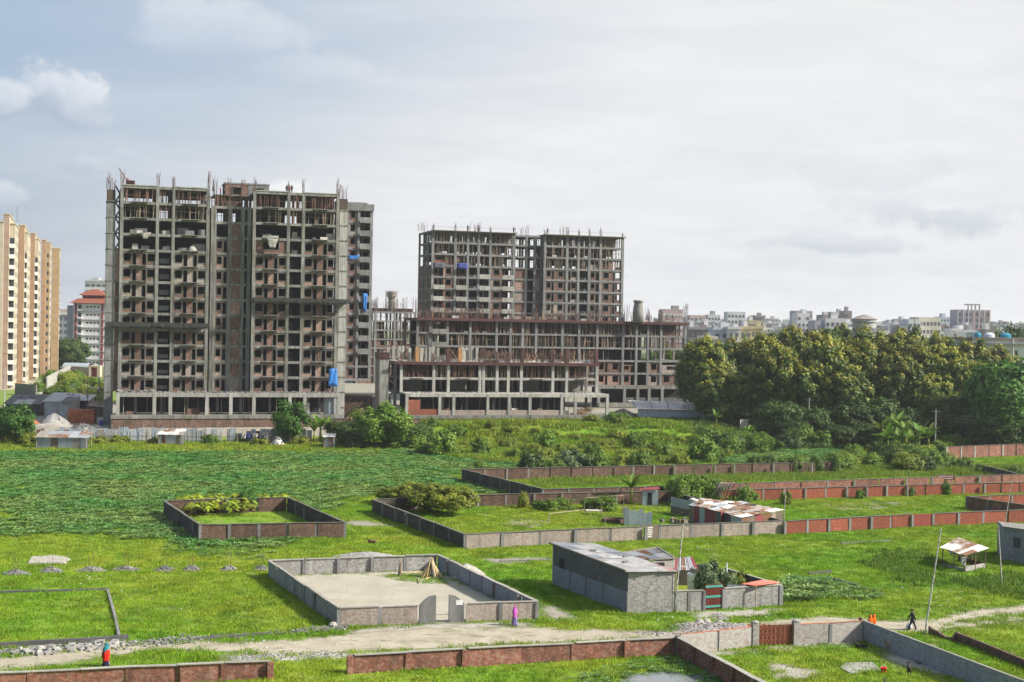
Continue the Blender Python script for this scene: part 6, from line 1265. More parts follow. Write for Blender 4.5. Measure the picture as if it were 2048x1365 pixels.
keep = np.ones(len(P_), bool); en = wob(P_, .9, .5)
for q, s_ in NOGRASS: keep &= (poly_sd(P_, q) + en * .9 - s_) < RNG.random(len(P_)) * .35
inp = poly_sd(P_, POND); keep &= ~((inp > 2.5) & (RNG.random(len(P_)) < .8)); keep &= poly_sd(P_, bqp) < 40
keep &= (wob(P_ + 91, .35) + RNG.normal(size=len(P_)) * .55) < 1.5
P_ = P_[keep]; sh_ = wob(P_, .21); tall = sh_ > .75
GR = [tuft(52, .75, .14, 'grass_blade', i) for i in range(4)]; GT_ = [tuft(50, .7, .27, 'grass_blade', 9 + i) for i in range(3)]
scatter('grass', 'short bright green grass of the open fields', on_land(P_[~tall]), GR, .7, 1.25); scatter('grass', 'longer tufts of grass standing up in the fields', on_land(P_[tall]), GT_, .6, 1.15)
P_ = []
for px, py, s_ in WEEDS:
    c_ = G(px, py); P_ += [(c_.x + random.gauss(0, s_ * .8), c_.y + random.gauss(0, s_ * 1.2)) for _ in range(60)]
scatter('weeds', 'rank green weed patches on the lawn round the stall', on_land(P_), [tuft(46, .6, .42, 'leaf_green', 80 + i, .05) for i in range(3)], .6, 1.1)
LUSH = pxpoly([(1080, 975), (1440, 966), (2048, 948), (2048, 935), (1700, 930), (1240, 942), (1060, 960)]); P_ = fill(LUSH, 1.3, 4); scatter('grass', 'lush long grass inside the brown plot', on_land(P_), [tuft(46, .8, .5, 'grass_lush', 20 + i, .04) for i in range(3)], .7, 1.3)
REED = pxpoly([(1890, 940), (2048, 935), (2110, 965), (1960, 962)]); scatter('grass', 'tall reedy grass in the far right plot', on_land(fill(REED, 2.0, 5)), [tuft(40, .8, .9, 'grass_lush', 30 + i, .04) for i in range(3)], .7, 1.3)
BANK = pxpoly([(840, 893), (1470, 886), (1470, 846), (1200, 842), (900, 846), (840, 860)])
P_ = np.array([tuple(GT(U(840, 1480), U(838, 893)))[:2] for _ in range(5200)]); scatter('weeds', 'tangled yellow-green weeds covering the bank', on_land(P_), [tuft(50, .8, .6, 'grass_blade', 40 + i, .05) for i in range(2)] + [tuft(50, .8, .5, 'leaf_bank', 50 + i, .07) for i in range(3)], .7, 1.5)
P_ = np.array([tuple(GT(U(-20, 760), U(878, 906)))[:2] for _ in range(2600)]); scatter('weeds', 'rough weeds along the foot of the tin fence', on_land(P_), [tuft(50, .8, .5, 'grass_blade', 60 + i, .05) for i in range(2)] + [tuft(40, .8, .5, 'leaf_olive', 66, .06)], .6, 1.4)
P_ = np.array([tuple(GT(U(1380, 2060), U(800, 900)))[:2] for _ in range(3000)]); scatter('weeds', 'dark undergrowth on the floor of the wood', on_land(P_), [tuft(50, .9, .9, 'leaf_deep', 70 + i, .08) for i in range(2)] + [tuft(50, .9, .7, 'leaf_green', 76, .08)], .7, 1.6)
plain('wash_blue', (0.454, 0.500, 0.570), (0.391, 0.431, 0.501), .3); plain('wash_yellow', (0.492, 0.422, 0.266), (0.431, 0.373, 0.240), .3); plain('wash_cream', (0.571, 0.536, 0.455), (0.476, 0.447, 0.383), .3); plain('wash_pink', (0.464, 0.359, 0.336), (0.373, 0.286, 0.269), .3); plain('wash_green', (0.303, 0.425, 0.367), None, .3); plain('wash_grey', (0.330, 0.330, 0.330), (0.240, 0.240, 0.240), .3); plain('wash_white', (0.620, 0.620, 0.620), (0.501, 0.501, 0.507), .3); plain('wash_brown', (0.260, 0.225, 0.208), (0.197, 0.173, 0.162), .3); plain('wash_mauve', (0.393, 0.370, 0.405), (0.326, 0.309, 0.344), .3)
# ------------------------------------------------------------------ finished tan towers at the left edge
def win_rows(root, mat, rects, name='windows'):
    "small far windows of one face, too small to pick apart"
    mb = MB()
    for (x0, x1, y0, y1, z0, z1) in rects: mb.box(x0, x1, y0, y1, z0, z1)
    return stuff(mb.build(name, mat, root))
tp0 = AT(5, 600, 407); tan = thing('apartment_tower', 'tall finished apartment block in tan and cream with stacked white balconies at the left edge', 'building', (tp0.x, tp0.y, 0), YAW); fh = 3.05
for px0, px1, D_, top, kind, mt in ((-30, 5, 404, 445, 'win', 'cream_paint'), (5, 16.5, 407, 430, 'tile', 'pink_tile'), (16.5, 28.5, 411, 449, 'balc', 'cream_paint'), (36.5, 47.5, 436, 452, 'tile', 'tan_tile'), (47.5, 53.5, 440, 466, 'balc', 'cream_paint'), (59.5, 68.5, 468, 468, 'tile', 'tan_tile'), (68.5, 75.5, 471, 479, 'balc', 'cream_paint'), (82, 90.5, 498, 481, 'tile', 'tan_tile'), (90.5, 99, 501, 486, 'win', 'ochre_tile'), (103, 118, 528, 498, 'tile', 'ochre_tile')):
    a, c = AT(px0, 600, D_) - tp0, AT(px1, 600, D_) - tp0; u0, u1, w0 = a.dot(UD), c.dot(UD), c.dot(WD); zt_ = AT(px1, top, D_).z; dep = 29
    MB().box(u0, u1, w0, w0 + dep, 0, zt_).build('wall', 'cream_paint', tan); MB().box(u0 - .15, u1 + .2, w0 - .2, w0 + dep, zt_, zt_ + .4).build('parapet', 'cream_paint', tan); nf = int(zt_ / fh) - 1
    side = []
    for f in range(1, nf + 1):
        side += [(u1 - .02, u1 + .05, w0 + d_, w0 + d_ + 2.2, f * fh + .9, f * fh + 2.3) for d_ in (5, 13, 21)]
        MB().box(u0 - .02, u1 + .1, w0 - .1, w0 + dep, f * fh - .09, f * fh + .03).build('floor_band', 'wood_new' if kind == 'tile' else 'cream_paint', tan) if kind == 'tile' else None
    win_rows(tan, 'far_window', side)
    if kind == 'tile':
        MB().box(u0, u1, w0 - .06, w0, 0, zt_).build('tiled_face', mt, tan)
    elif kind == 'win':
        MB().box(u0, u1, w0 - .06, w0, 0, zt_ - .6).build('tiled_face', mt, tan); win_rows(tan, 'window_dark', [(u0 + (u1 - u0) * .3, u0 + (u1 - u0) * .72, w0 - .1, w0 - .055, f * fh + 1.0, f * fh + 2.3) for f in range(1, nf)])
    else:
        for f in range(1, nf): MB().box(u0, u1 + .05, w0 - 1.2, w0 - 1.05, f * fh - .15, f * fh + 1.0).build('balcony_front', 'white_paint', tan); MB().box(u0, u1, w0 - 1.05, w0, f * fh - .12, f * fh).build('balcony_floor', 'white_paint', tan); MB().box(u1 - .1, u1 + .05, w0 - 1.04, w0, f * fh - .15, f * fh + 1.0).build('balcony_side', 'white_paint', tan)
        win_rows(tan, 'window_dark', [(u0 + .1, u1 - .15, w0 - .06, w0 + .02, f * fh + .15, f * fh + 2.75) for f in range(1, nf)])
mb = MB(); [mb.tube([(x, 4, 50), (x, 4, 50 + U(2.5, 4.5))], .06, 4) for x in (1, 2, 3.5)]; mb.build('aerials', 'stone_dark', tan)
# red and white residential block
wp = AT(179, 600, 600); wr = thing('apartment_tower', 'white residential block with maroon corner bands and tiled pagoda roof', 'building', (wp.x, wp.y, 0), R(4)); sc_ = 600 / F_PX; w2 = 6.6; ztop = AT(179, 607, 600).z
MB().box(-w2, w2 + 3, 0, 14, 0, ztop).build('wall', 'white_paint', wr); nfl = 11; fh2 = 3.36
for x in (-w2 + .6, w2 - 1.6): MB().box(x, x + .9, -.25, .2, 0, ztop).build('corner_band', 'maroon', wr)
for f in range(nfl):
    z = ztop - fh2 * (f + 1)
    if z < 0: break
    MB().box(-w2 - .1, w2 + 3.1, -.35, 0, z + fh2 - .3, z + fh2 - .05).build('floor_band', 'grey_paint', wr); win_rows(wr, 'window_dark', [(-1.2 + 1.5 * i, -.3 + 1.5 * i, -.06, .02, z + 1.5, z + 2.2) for i in range(4)])
    mb = MB(); mb.box(-w2 + 2, -w2 + 3.4, -.08, .02, z + .5, z + 1.9).lathe([(.7, 0), (.7, .02)], 3, (0, 0, -50)); MB().box(-w2 + 2, -w2 + 3.4, -.08, .02, z + .9, z + 2.1).build('arched_window', 'window_dark', wr); MB().lathe([(.7, -.08), (.7, .02)], 16, (0, 0, 0)).build('window_arch', 'window_dark', wr, (-w2 + 2.7, -.02, z + 2.1)).rotation_euler = (R(90), 0, 0); MB().box(-w2 + 1.7, -w2 + 3.7, -.7, 0, z + .2, z + .85).build('balcony', 'white_paint', wr)
MB().box(-w2 - 3.5, -w2, 4, 13, 0, ztop - 1).build('side_wall', 'grey_paint', wr)
def hip(root, name, mat, x0, x1, y0, y1, z, h, ins): MB_ = MB(); a = [(x0, y0, z), (x1, y0, z), (x1, y1, z), (x0, y1, z), (x0 + ins, y0 + ins, z + h), (x1 - ins, y0 + ins, z + h), (x1 - ins, y1 - ins, z + h), (x0 + ins, y1 - ins, z + h)]; MB_.v = a; MB_.f = [(0, 3, 2, 1), (4, 5, 6, 7), (0, 1, 5, 4), (1, 2, 6, 5), (2, 3, 7, 6), (3, 0, 4, 7)]; return MB_.build(name, mat, root)
hip(wr, 'tiled_roof', 'tile_roof', -w2 - 1.5, w2 + 4, -1.5, 15, ztop + .02, 2.0, 3.0); MB().box(-3.6, 5.2, 3, 11, ztop + 1.9, ztop + 3.4).build('lantern', 'maroon', wr); hip(wr, 'tiled_roof', 'tile_roof', -5, 6.6, 1.2, 12.4, ztop + 3.4, 1.7, 2.6); hip(wr, 'tiled_roof', 'tile_roof', -2, 3.6, 4, 10, ztop + 5.1, 1.0, 1.6)
# white office slab behind and yellow-topped house
def simple_block(name, label, px0, px1, top, D_, mat, nwin=5, nfl=8, wh=.45, fh=3.2, dep=14, wmat='far_window', par=None, base=0.0, win=(.22, .78), cat='building', group=None, extra=None, rz=0.0):
    a, c = AT(px0, top, D_), AT(px1, top, D_); wd = c.x - a.x; o = thing(name, label, cat, (a.x, D_, 0), rz, group); zt_ = (a.z + c.z) / 2
    MB().box(0, wd, 0, dep, base, zt_).build('wall', mat, o); rects = []; cell = wd / nwin
    for f in range(nfl):
        z = zt_ - 1.0 - fh * (f + 1) + .9
        if z < 1: break
        for i in range(nwin):
            if U(0, 1) < .08: continue
            rects.append((cell * (i + win[0]), cell * (i + win[1]), -.07, .02, z, z + fh * wh))
    win_rows(o, wmat, rects)
    for _ in range(random.choice([0, 1, 1, 2])): rx0 = U(.05, .6) * wd; MB().box(rx0, rx0 + min(wd * .35, U(1.5, 4)), U(1, 3), U(5, 9), zt_ - .1, zt_ + U(1.2, 2.8)).build('roof_room', random.choice([mat, 'wash_grey', 'wash_white']), o)
    if par: MB().box(-.3, wd + .3, -.35, dep + .3, zt_ - .55, zt_ + .45).build('parapet', par, o)
    return o, wd, zt_
simple_block('office_block', 'pale blue-white office slab behind the tiled pagoda roof', 170, 214, 561, 820, 'white_paint', 4, 9, .4, 3.6, 20, par='white_paint', win=(.12, .9))
o, wd, zt_ = simple_block('apartment_house', 'small grey house with yellow parapet between the tan and white blocks', 116, 150, 628, 700, 'grey_paint', 3, 6, .5, par='white_paint'); MB().box(0, wd * .9, 2, 8, zt_ + .46, zt_ + 2.2).build('roof_room', 'cream_paint', o)
# low buildings, walls and slabs of the left yard
yb = thing('hall', 'long low hall with curved silver roof in front of the white block', 'building', AT(125, 735, 520) * 1); yb.location.z = 2; L_ = 52 * 520 / F_PX; mb = MB(); n = 8
prev = None
for i in range(n + 1): t = math.pi * i / n; r_ = (3.2 - 3.4 * math.cos(t), 2.4 + 1.7 * math.sin(t)); prev and mb.quad((0, prev[0], prev[1]), (L_, prev[0], prev[1]), (L_, r_[0], r_[1]), (0, r_[0], r_[1])); prev = r_
mb.build('roof', 'tin_blue', yb); MB().box(0, L_, .3, 6, 0, 2.6).build('wall', 'tin_dark', yb)
lg = thing('gatehouse', 'cream gatehouse portal with dark red doors in front of the white block', 'building', AT(178, 735, 500) * 1); lg.location.z = 2; wd = 20 * 500 / F_PX; MB().box(0, wd, 0, 4, 3.4, 4.0).build('lintel', 'cream_paint', lg); MB().box(0, .7, 0, 4, 0, 3.4).build('pier', 'cream_paint', lg); MB().box(wd - .7, wd, 0, 4, 0, 3.4).build('pier', 'cream_paint', lg); MB().box(.7, wd - .7, 1, 1.2, 0, 3.3).build('doors', 'maroon', lg)
def ywall(label, p0, p1, D0, D1, h, mat): a = AT(*p0, D0); c = AT(*p1, D1); w = thing('boundary_wall', label, 'wall', DROP(a.x, a.y)); quadwall('panel', mat, (0, 0, 0), (c.x - a.x, c.y - a.y, 0), h, h, w, -.3, .3)
ywall('pale plastered wall slanting up towards the curved hall', (95, 756), (141, 728), 400, 500, 4.0, 'concrete_pale'); ywall('low dark wall right of the slanting pale wall', (143, 735), (178, 734), 490, 480, 4, 'concrete_slab'); ywall('sloping pale tin-topped wall behind the left yard', (141, 768), (196, 760), 380, 372, 2.6, 'tin_blue'); ywall('grey block wall beneath the tan tower', (30, 770), (72, 772), 380, 372, 3.0, 'concrete_slab'); ywall('reddish brick wall at the far end of the left yard', (178, 772), (212, 764), 372, 366, 2.6, 'brick_brown')
for i in range(30): bush(random.choice(['bush_olive', 'bush_green', 'bush_bank']), 'bush on the rough slope behind the left yard', DROP(*AT(U(60, 212), 750, U(330, 470)).xy), U(1.2, 3.0), None, 'bushes on the slope behind the yard')
for px, D_ in ((120, 560), (135, 575), (142, 545)): q_ = AT(px, 676 if px > 121 else 690, D_); tree('deep', 'dark tree between the tan tower and the white block', DROP(q_.x, q_.y), 7, q_.z - 2, 'trees between the left towers')
sheet('earth', 'rough grassy slope behind the left yard', [(p_.x, p_.y) for p_ in (AT(70, 700, 420), AT(200, 700, 420), AT(205, 700, 340), AT(100, 700, 330))], 'bare_earth', 5.0, .01, px=False)
# ------------------------------------------------------------------ construction yard at left
def yard_shed(label, px0, px1, py, D_, h0, h1, dep, mats, wall='tin_dark'):
    a, c = AT(px0, py, D_), AT(px1, py, D_); w = thing('shed', label, 'shed', DROP(a.x, a.y)); wd = c.x - a.x
    quadwall('wall', wall, (0, 0, 0), (wd, 0, 0), h0, h0, w, -.3, .1); quadwall('wall', wall, (wd, 0, 0), (wd, dep, 0), h0, h1, w, -.3, .1); quadwall('wall', wall, (0, 0, 0), (0, dep, 0), h0, h1, w, -.3, .1); tin_roof(w, [(-.4, -.5, h0), (wd + .4, -.5, h0), (wd + .4, dep, h1), (-.4, dep, h1)], max(3, int(wd / 1.4)), 2, mats, jit=.15, bricks=3); return w
yard_shed('dark tin-roofed shed nearest the left edge of the yard', 12, 78, 815, 300, 2.4, 4.0, 6, ['tin_dark', 'tin_grey', 'tin_dark']); yard_shed('larger grey tin shed behind the gravel heap in the yard', 90, 140, 812, 298, 3.2, 4.6, 7, ['tin_grey', 'tin_dark', 'tin_grey'], 'tin_grey'); yard_shed('small rusty shed behind the brick stack', 132, 176, 805, 306, 3.0, 4.0, 5, ['tin_grey', 'tin_rust', 'tin_pale']); yard_shed('low shed roof beside the tower shaft', 176, 208, 815, 300, 2.2, 3.0, 4, ['tin_rust', 'wood_old'], 'wood_old')
bp = AT(165, 832, 281); bs_ = thing('brick_stack', 'big neat stack of new orange-red bricks in the yard', 'brick stack', DROP(bp.x, bp.y)); mb = MB()
for k in range(14):
    for i in range(10): o = MB().box(-2.6 + i * .52 + U(-.02, .02), -2.6 + (i + 1) * .52 - .03, -1.0 + U(-.03, .03), 1.0, k * .2, k * .2 + .185).build('brick_row', 'brick_heap', bs_)
rubble(bs_, -4.6, -2.6, -1.2, .6, 0, 160, .2, 'brick_heap', 'loose_bricks')
def heap(label, p, rx, ry, h, mat, stones=0, smat=None, name='gravel_heap', cat='heap', seed=0, sz=.09):
    g = random.Random(seed); o = thing(name, label, cat, p); n, m_ = 22, 7; mb = MB(); V_ = []
    for j in range(m_ + 1):
        f = j / m_
        for i in range(n): t = 2 * math.pi * i / n; k = 1 + .16 * math.sin(3 * t + seed) + .1 * math.sin(5 * t + 2 * seed); r = (1 - f); V_.append((math.cos(t) * rx * r * k, math.sin(t) * ry * r * k, h * (1 - r ** 1.35) * (1 + g.uniform(-.07, .07)) - .03 * (j == 0)))
    mb.v = V_; mb.f = [(j * n + i, j * n + (i + 1) % n, (j + 1) * n + (i + 1) % n, (j + 1) * n + i) for j in range(m_) for i in range(n)]; mb.build('heap', mat, o, smooth=True)
    if stones:
        mb = MB()
        for _ in range(stones): t, r = g.uniform(0, 6.28), g.random() ** .6 * 1.08; a = sz * g.uniform(.5, 1.5); z = h * (1 - min(1, r) ** 1.35); mb.box(-a, a, -a * .8, a * .7, -a * .5, a * .6, g.uniform(0, 3), (math.cos(t) * rx * r, math.sin(t) * ry * r, z + a * .2), g.uniform(-.6, .6))
        stuff(mb.build('stones', smat or mat, o))
    return o
q_ = AT(108, 838, 279); heap('cone of grey gravel before the big tin shed', DROP(q_.x, q_.y), 2.8, 2.4, 2.0, 'gravel_grey', 60, seed=1); q_ = AT(165, 852, 268); heap('long heap of dark stone chips before the brick stack', DROP(q_.x, q_.y), 3.4, 2.0, 1.7, 'stone_dark', 120, seed=2); q_ = AT(64, 842, 277); heap('low heap of broken bricks left of the gravel cone', DROP(q_.x, q_.y), 1.5, 1.2, 1.0, 'brick_heap', 60, seed=3)
q_ = AT(110, 846, 274); heap('flat spread of pale sand beneath the gravel cone', DROP(q_.x, q_.y), 4.2, 2.5, .5, 'sand_pale', 0, seed=4); q_ = AT(203, 838, 276); dr = thing('barrel', 'blue plastic barrel by the tower shaft', 'barrel', DROP(q_.x, q_.y)); MB().lathe([(.35, 0), (.42, .2), (.42, .9), (.34, 1.1), (.3, 1.1)], 14).build('body', 'tarp_navy', dr, smooth=True)
for px, D_, t_ in ((175, 300, 765), (198, 330, 740)): pole('thin mast standing in the construction yard behind the brick stack' if px < 190 else 'concrete mast beside the tower shaft', (px, 835), (px + 1, t_ - 20), .1, 'concrete_grey', 'mast')
lp_ = AT(9, 800, 330); lamp = thing('lamp_post', 'grey lamp post at the left edge of the yard', 'lamp post', DROP(lp_.x, lp_.y)); MB().tube([(0, 0, 0), (0, 0, 9)], [.14, .08], 8).build('shaft', 'grey_paint', lamp)
# ------------------------------------------------------------------ tin sheet fence under the podium
fp0, fp1 = GT(60, 882), GT(700, 884); fe = thing('tin_fence', 'patchwork fence of upright pale tin sheets below the nearest tower', 'fence', fp0); d = fp1 - fp0; d.z = 0; rz = math.atan2(d.y, d.x); x = 0.0; i = 0
while x < d.length:
    w_ = U(.75, 1.0); h_ = U(2.3, 3.0); p_ = fp0 + d.normalized() * x; z_ = gh(p_.x, p_.y) - fp0.z; px_ = 60 + 640 * x / d.length; gapf = (px_ > 430 and U(0, 1) < .3)
    mb = corrugated(0, w_, 0, 1, lambda u, v, h_=h_: (u, .0, v * h_), .2, 0.0); mb = MB(); n = 6
    for k in range(n): a_, c_ = w_ * k / n, w_ * (k + 1) / n; mb.quad((a_, .03 * (k % 2), -.2), (c_, .03 * ((k + 1) % 2), -.2), (c_, .03 * ((k + 1) % 2), h_), (a_, .03 * (k % 2), h_))
    if not gapf: o = mb.build('tin_sheet', random.choice(['tin_blue', 'tin_blue', 'tin_grey', 'tin_pale', 'tin_rust', 'tin_blue'] + (['tin_dark', 'maroon'] if px_ > 440 or px_ < 180 else [])), fe, Vector((d.normalized().x * x, d.normalized().y * x + .04 * (i % 2), z_)), rz=rz + U(-.03, .03)); o.rotation_euler.y = U(-.04, .04)
    x += w_ * .97; i += 1
for k in range(40): MB().tube([(0, -.06, -.2), (0, -.06, 2.2)], .035, 5).build('stake', 'bamboo', fe, d * (k / 39.) + Vector((0, 0, gh(*(fp0 + d * (k / 39.)).xy) - fp0.z)))
for zz_ in (.7, 1.5): MB().beam((0, -.08, zz_), d + Vector((0, -.08, zz_)), .04, .04).build('rail', 'bamboo', fe)
def lean(label, px0, px1, py, z0, z1, dep, mats, D_=None):
    a, c = GT(px0, py), GT(px1, py); w = thing('shed', label, 'shed', a); wd = c.x - a.x; tin_roof(w, [(0, -dep, z0), (wd, -dep * .9, z0), (wd, .3, z1), (0, .3, z1)], 5, 2, mats, jit=.15); [MB().tube([(x, y, -.3), (x, y, z)], .05, 6).build('post', 'bamboo', w) for x in (.2, wd - .2) for y, z in ((-dep + .2, z0), (.1, z1))]; [quadwall('wall_sheet', random.choice(['tin_blue', 'tin_rust', 'tin_blue', 'tin_grey', 'wood_old']), (wd * k / 7, -dep + .4, 0), (wd * (k + 1) / 7, -dep + .4, 0), z0 - .1, z0 - .1, w, -.3, .05) for k in range(7)]
lean('tin-roofed hut of pale rusty sheets set in the fence', 321, 373, 880, 2.1, 2.9, 2.2, ['tin_rust', 'tin_pale', 'tin_rust']); lean('long low rusty canopy over the left end of the fence', 82, 192, 874, 2.2, 3.0, 3.0, ['tin_rust', 'tin_rust', 'tin_grey']); lean('small broken shed roof by the banana at the fence', 648, 672, 878, 2.2, 2.7, 1.5, ['tin_pale', 'tin_grey'])
rk = GT(555, 880); heap('pale sacks and rubbish piled on the fence line', rk, 1.4, .8, 1.7, 'sack_white', 60, 'stone_grey', 'rubbish_heap', seed=6, sz=.14); rk = GT(520, 884); heap('dark rubbish heap below the clothes line at the fence', rk, 1.2, .7, 1.2, 'stone_dark', 60, 'litter', 'rubbish_heap', seed=7, sz=.12)
cl = thing('clothes_line', 'washing hung on a line before the podium wall', 'washing line', GT(475, 872)); cl.location.z += 0; e_ = GT(534, 872) - cl.location; [MB().tube([p_, p_ + up * 2.6], .05, 6).build('post', 'bamboo', cl) for p_ in (Vector(), e_)]; MB().tube([up * 2.5, e_ * .5 + up * 2.3, e_ + up * 2.5], .02, 4).build('line', 'stone_dark', cl)
for k, m_ in enumerate(('tarp_slate', 'sack_white', 'tarp_navy', 'tarp_slate', 'sack_white', 'tarp_slate', 'tarp_slate')): cloth(cl, e_.x * (.08 + .13 * k), 0 + e_.y * (.08 + .13 * k), 2.4, .8, U(.6, 1.0), m_, 'garment', .95)
# long white-roofed sheds and tin sheets right of the frames
a, c = GT(1275, 838), GT(1480, 838); w = thing('shed', 'long low workers shed with white ridged tin roof below the right-hand frame', 'shed', a); wd = c.x - a.x; tin_roof(w, [(0, -1, 2.3), (wd * .82, -1, 2.3), (wd * .9, 8, 3.4), (-1, 8, 3.5)], 14, 3, ['tin_pale', 'tin_pale', 'tin_grey', 'tin_pale'], jit=.08); quadwall('wall', 'tin_blue', (0, -.5, 0), (wd * .8, -.5, 0), 2.2, 2.2, w, -1.0, .08); [MB().beam((-.5 + wd * .8 * k / 6, -1, 2.42), (-.5 + wd * .85 * k / 6, 8, 3.55), .12, .06).build('roof_batten', 'stone_dark', w) for k in range(7)]
a, c = GT(1480, 868), GT(1575, 862); w = thing('tin_fence', 'bright white tin sheets standing at the edge of the wood', 'fence', a); d = c - a
for k in range(9): 
    if k in (3, 7): continue
    MB().box(0, d.length / 9 * .96, 0, .04, -.4, U(1.9, 2.5)).build('tin_sheet', random.choice(['white_paint', 'tin_pale', 'white_paint']), w, d * (k / 9.), rz=math.atan2(d.y, d.x))
a = GT(1245, 836); heap('heap of pale broken concrete at the podium corner', a, 3.5, 2.0, 1.8, 'gravel_mixed', 260, 'stone_grey', 'rubble_heap', seed=9, sz=.2); a = GT(718, 852); heap('slope of broken pink brick rubble between the podiums', a + Vector((0, 3, 0)), 4.5, 4.0, 3.2, 'brick_podium', 300, 'brick_tower', 'rubble_heap', seed=10, sz=.2)
a = AT(745, 800, 312); w = thing('site_office', 'grey tin site office in the gap behind the leafy tree', 'building', DROP(a.x, a.y)); MB().box(0, 4.0, 0, 4, 0, 4.4).build('wall', 'tin_grey', w); MB().box(-.3, 4.3, -.5, 4.3, 4.4, 4.6).build('roof', 'tin_dark', w); MB().box(-6.5, -.05, 1.5, 1.8, 0, 4.8).build('wing_wall', 'brick_podium', w); mb = MB(); [mb.box(-6 + 1.3 * k, -5.2 + 1.3 * k, 1.42, 1.5, 3.6, 4.2) for k in range(4)]; stuff(mb.build('vents', 'room_shade', w)); MB().box(-6.6, -.05, 1.3, 1.5, 4.8, 5.2).build('ledge', 'concrete_old', w)
# ------------------------------------------------------------------ the town beyond the wood
def named(label, px0, px1, top, D_, mat, nwin=4, nfl=4, par=None, **k): return simple_block('town_building', label, px0, px1, top, D_, mat, nwin, nfl, par=par, **k)
near = [('pale blue house with two small windows beyond the wood', 1427, 1457, 658, 520, 'wash_blue', 2, 3, 'wash_blue'), ('white house with arched porch right of the pale blue house', 1457, 1480, 656, 515, 'wash_white', 2, 3, 'wash_white'), ('yellow ochre house joined to the white porch house', 1480, 1503, 656, 518, 'wash_yellow', 2, 3, 'wash_yellow'), ('brighter yellow house with dark central shaft', 1503, 1526, 655, 520, 'wash_yellow', 3, 3, 'wash_yellow'), ('white bungalow right of the yellow houses', 1525, 1545, 658, 522, 'wash_white', 2, 3, 'wash_white'), ('grey house with tall parapet right of the white bungalow', 1545, 1575, 659, 530, 'wash_grey', 3, 3, 'wash_grey'),
        ('cream house with brown shutters above the trees nearest the concrete frame', 1407, 1434, 676, 450, 'wash_cream', 2, 2, 'wash_cream'), ('grey-brown terrace left of the pale blue house', 1378, 1428, 657, 540, 'wash_brown', 5, 3, 'wash_grey'),
        ('pinkish brick block with flat roof left on the skyline', 1380, 1413, 631, 900, 'wash_pink', 4, 4, None), ('pale stepped block second on the skyline from the frame', 1416, 1441, 630, 900, 'wash_white', 4, 4, None), ('white tower block with open side balconies on the skyline', 1455, 1491, 624, 820, 'wash_white', 5, 6, None), ('dark grey flat-topped block behind the yellow house', 1511, 1530, 633, 700, 'wash_grey', 2, 3, 'wash_grey'), ('yellow low roof house behind the dark flat-topped block', 1497, 1518, 641, 680, 'wash_yellow', 3, 2, None),
        ('pale grey unfinished tower block with round front on the skyline', 1590, 1625, 622, 720, 'wash_mauve', 4, 6, None), ('mauve brick block beside the white stepped building', 1630, 1641, 642, 600, 'wash_mauve', 2, 3, None), ('white stepped building with bare side wall', 1651, 1690, 637, 600, 'wash_white', 4, 4, None), ('taupe block rising behind the white stepped building', 1646, 1669, 630, 640, 'wash_brown', 3, 3, None), ('pale blue glass-fronted block on the skyline', 1674, 1690, 627, 900, 'wash_blue', 3, 4, None), ('brown concrete block left of the round-roofed hall', 1690, 1704, 622, 760, 'wash_brown', 2, 5, None),
        ('long white banded building with a mast', 1817, 1842, 639, 560, 'wash_white', 3, 5, None), ('cream flats with chequered balconies beside the white banded building', 1838, 1882, 635, 570, 'wash_cream', 6, 4, None), ('pale blue far block right of the cream flats', 1880, 1906, 634, 1000, 'wash_blue', 4, 4, None), ('grey low block below the cream flats', 1800, 1820, 652, 560, 'wash_grey', 3, 3, None), ('white far block left of the white banded building', 1800, 1818, 638, 900, 'wash_white', 3, 3, None)]
for n_ in near: named(*n_[:8], par=n_[8])
o, wd, zt_ = named('large mauve-grey unfinished apartment tower on the right skyline', 1916, 1979, 620, 760, 'wash_mauve', 9, 7, None, wh=.5); 
for i in range(7): MB().box(wd * i / 6 - .35, wd * i / 6 + .35, -.5, .02, 0, zt_).build('pier', 'wash_pink' if i > 2 else 'wash_mauve', o)
MB().box(wd * .38, wd * .78, 4, 10, zt_ + 2.6, zt_ + 3.2).build('roof_slab', 'wash_grey', o); [MB().box(wd * x, wd * x + .5, 4, 5, zt_, zt_ + 2.6).build('roof_post', 'wash_grey', o) for x in (.39, .5, .62, .75)]
o, wd, zt_ = named('unfinished white tower with bare columns on the skyline behind the dark shaft', 1595, 1620, 627, 700, 'wash_white', 3, 5, None)
# hall with conical roof
hp = AT(1728, 660, 480); hl = thing('round_hall', 'round grey hall with shallow conical roof standing above the wood', 'building', (hp.x, hp.y, 0)); zr_ = AT(1728, 637, 480).z; r_ = 24.5 * 480 / F_PX; MB().lathe([(r_ * .92, 0), (r_ * .92, zr_ - 1.4), (r_ * 1.02, zr_ - 1.3), (r_ * 1.02, zr_ - .4), (r_ * .92, zr_ - .35)], 24).build('drum', 'wash_grey', hl); MB().lathe([(r_ * 1.1, zr_ - .3), (r_ * .5, zr_ + .75), (.2, zr_ + 1.3)], 24).build('roof', 'wash_brown', hl)
mb = MB()
for k in range(26): t = 2 * math.pi * k / 26; mb.box(-.5, .5, -.1, .1, zr_ - 5.2, zr_ - 3.2, t + math.pi / 2, (math.cos(t) * r_ * .93, math.sin(t) * r_ * .93, 0))
stuff(mb.build('windows', 'far_window', hl)); MB().lathe([(r_ * 1.15, zr_ - 9), (r_ * 1.25, zr_ - 8), (r_ * .95, zr_ - 7.4)], 24).build('skirt_roof', 'wash_grey', hl)
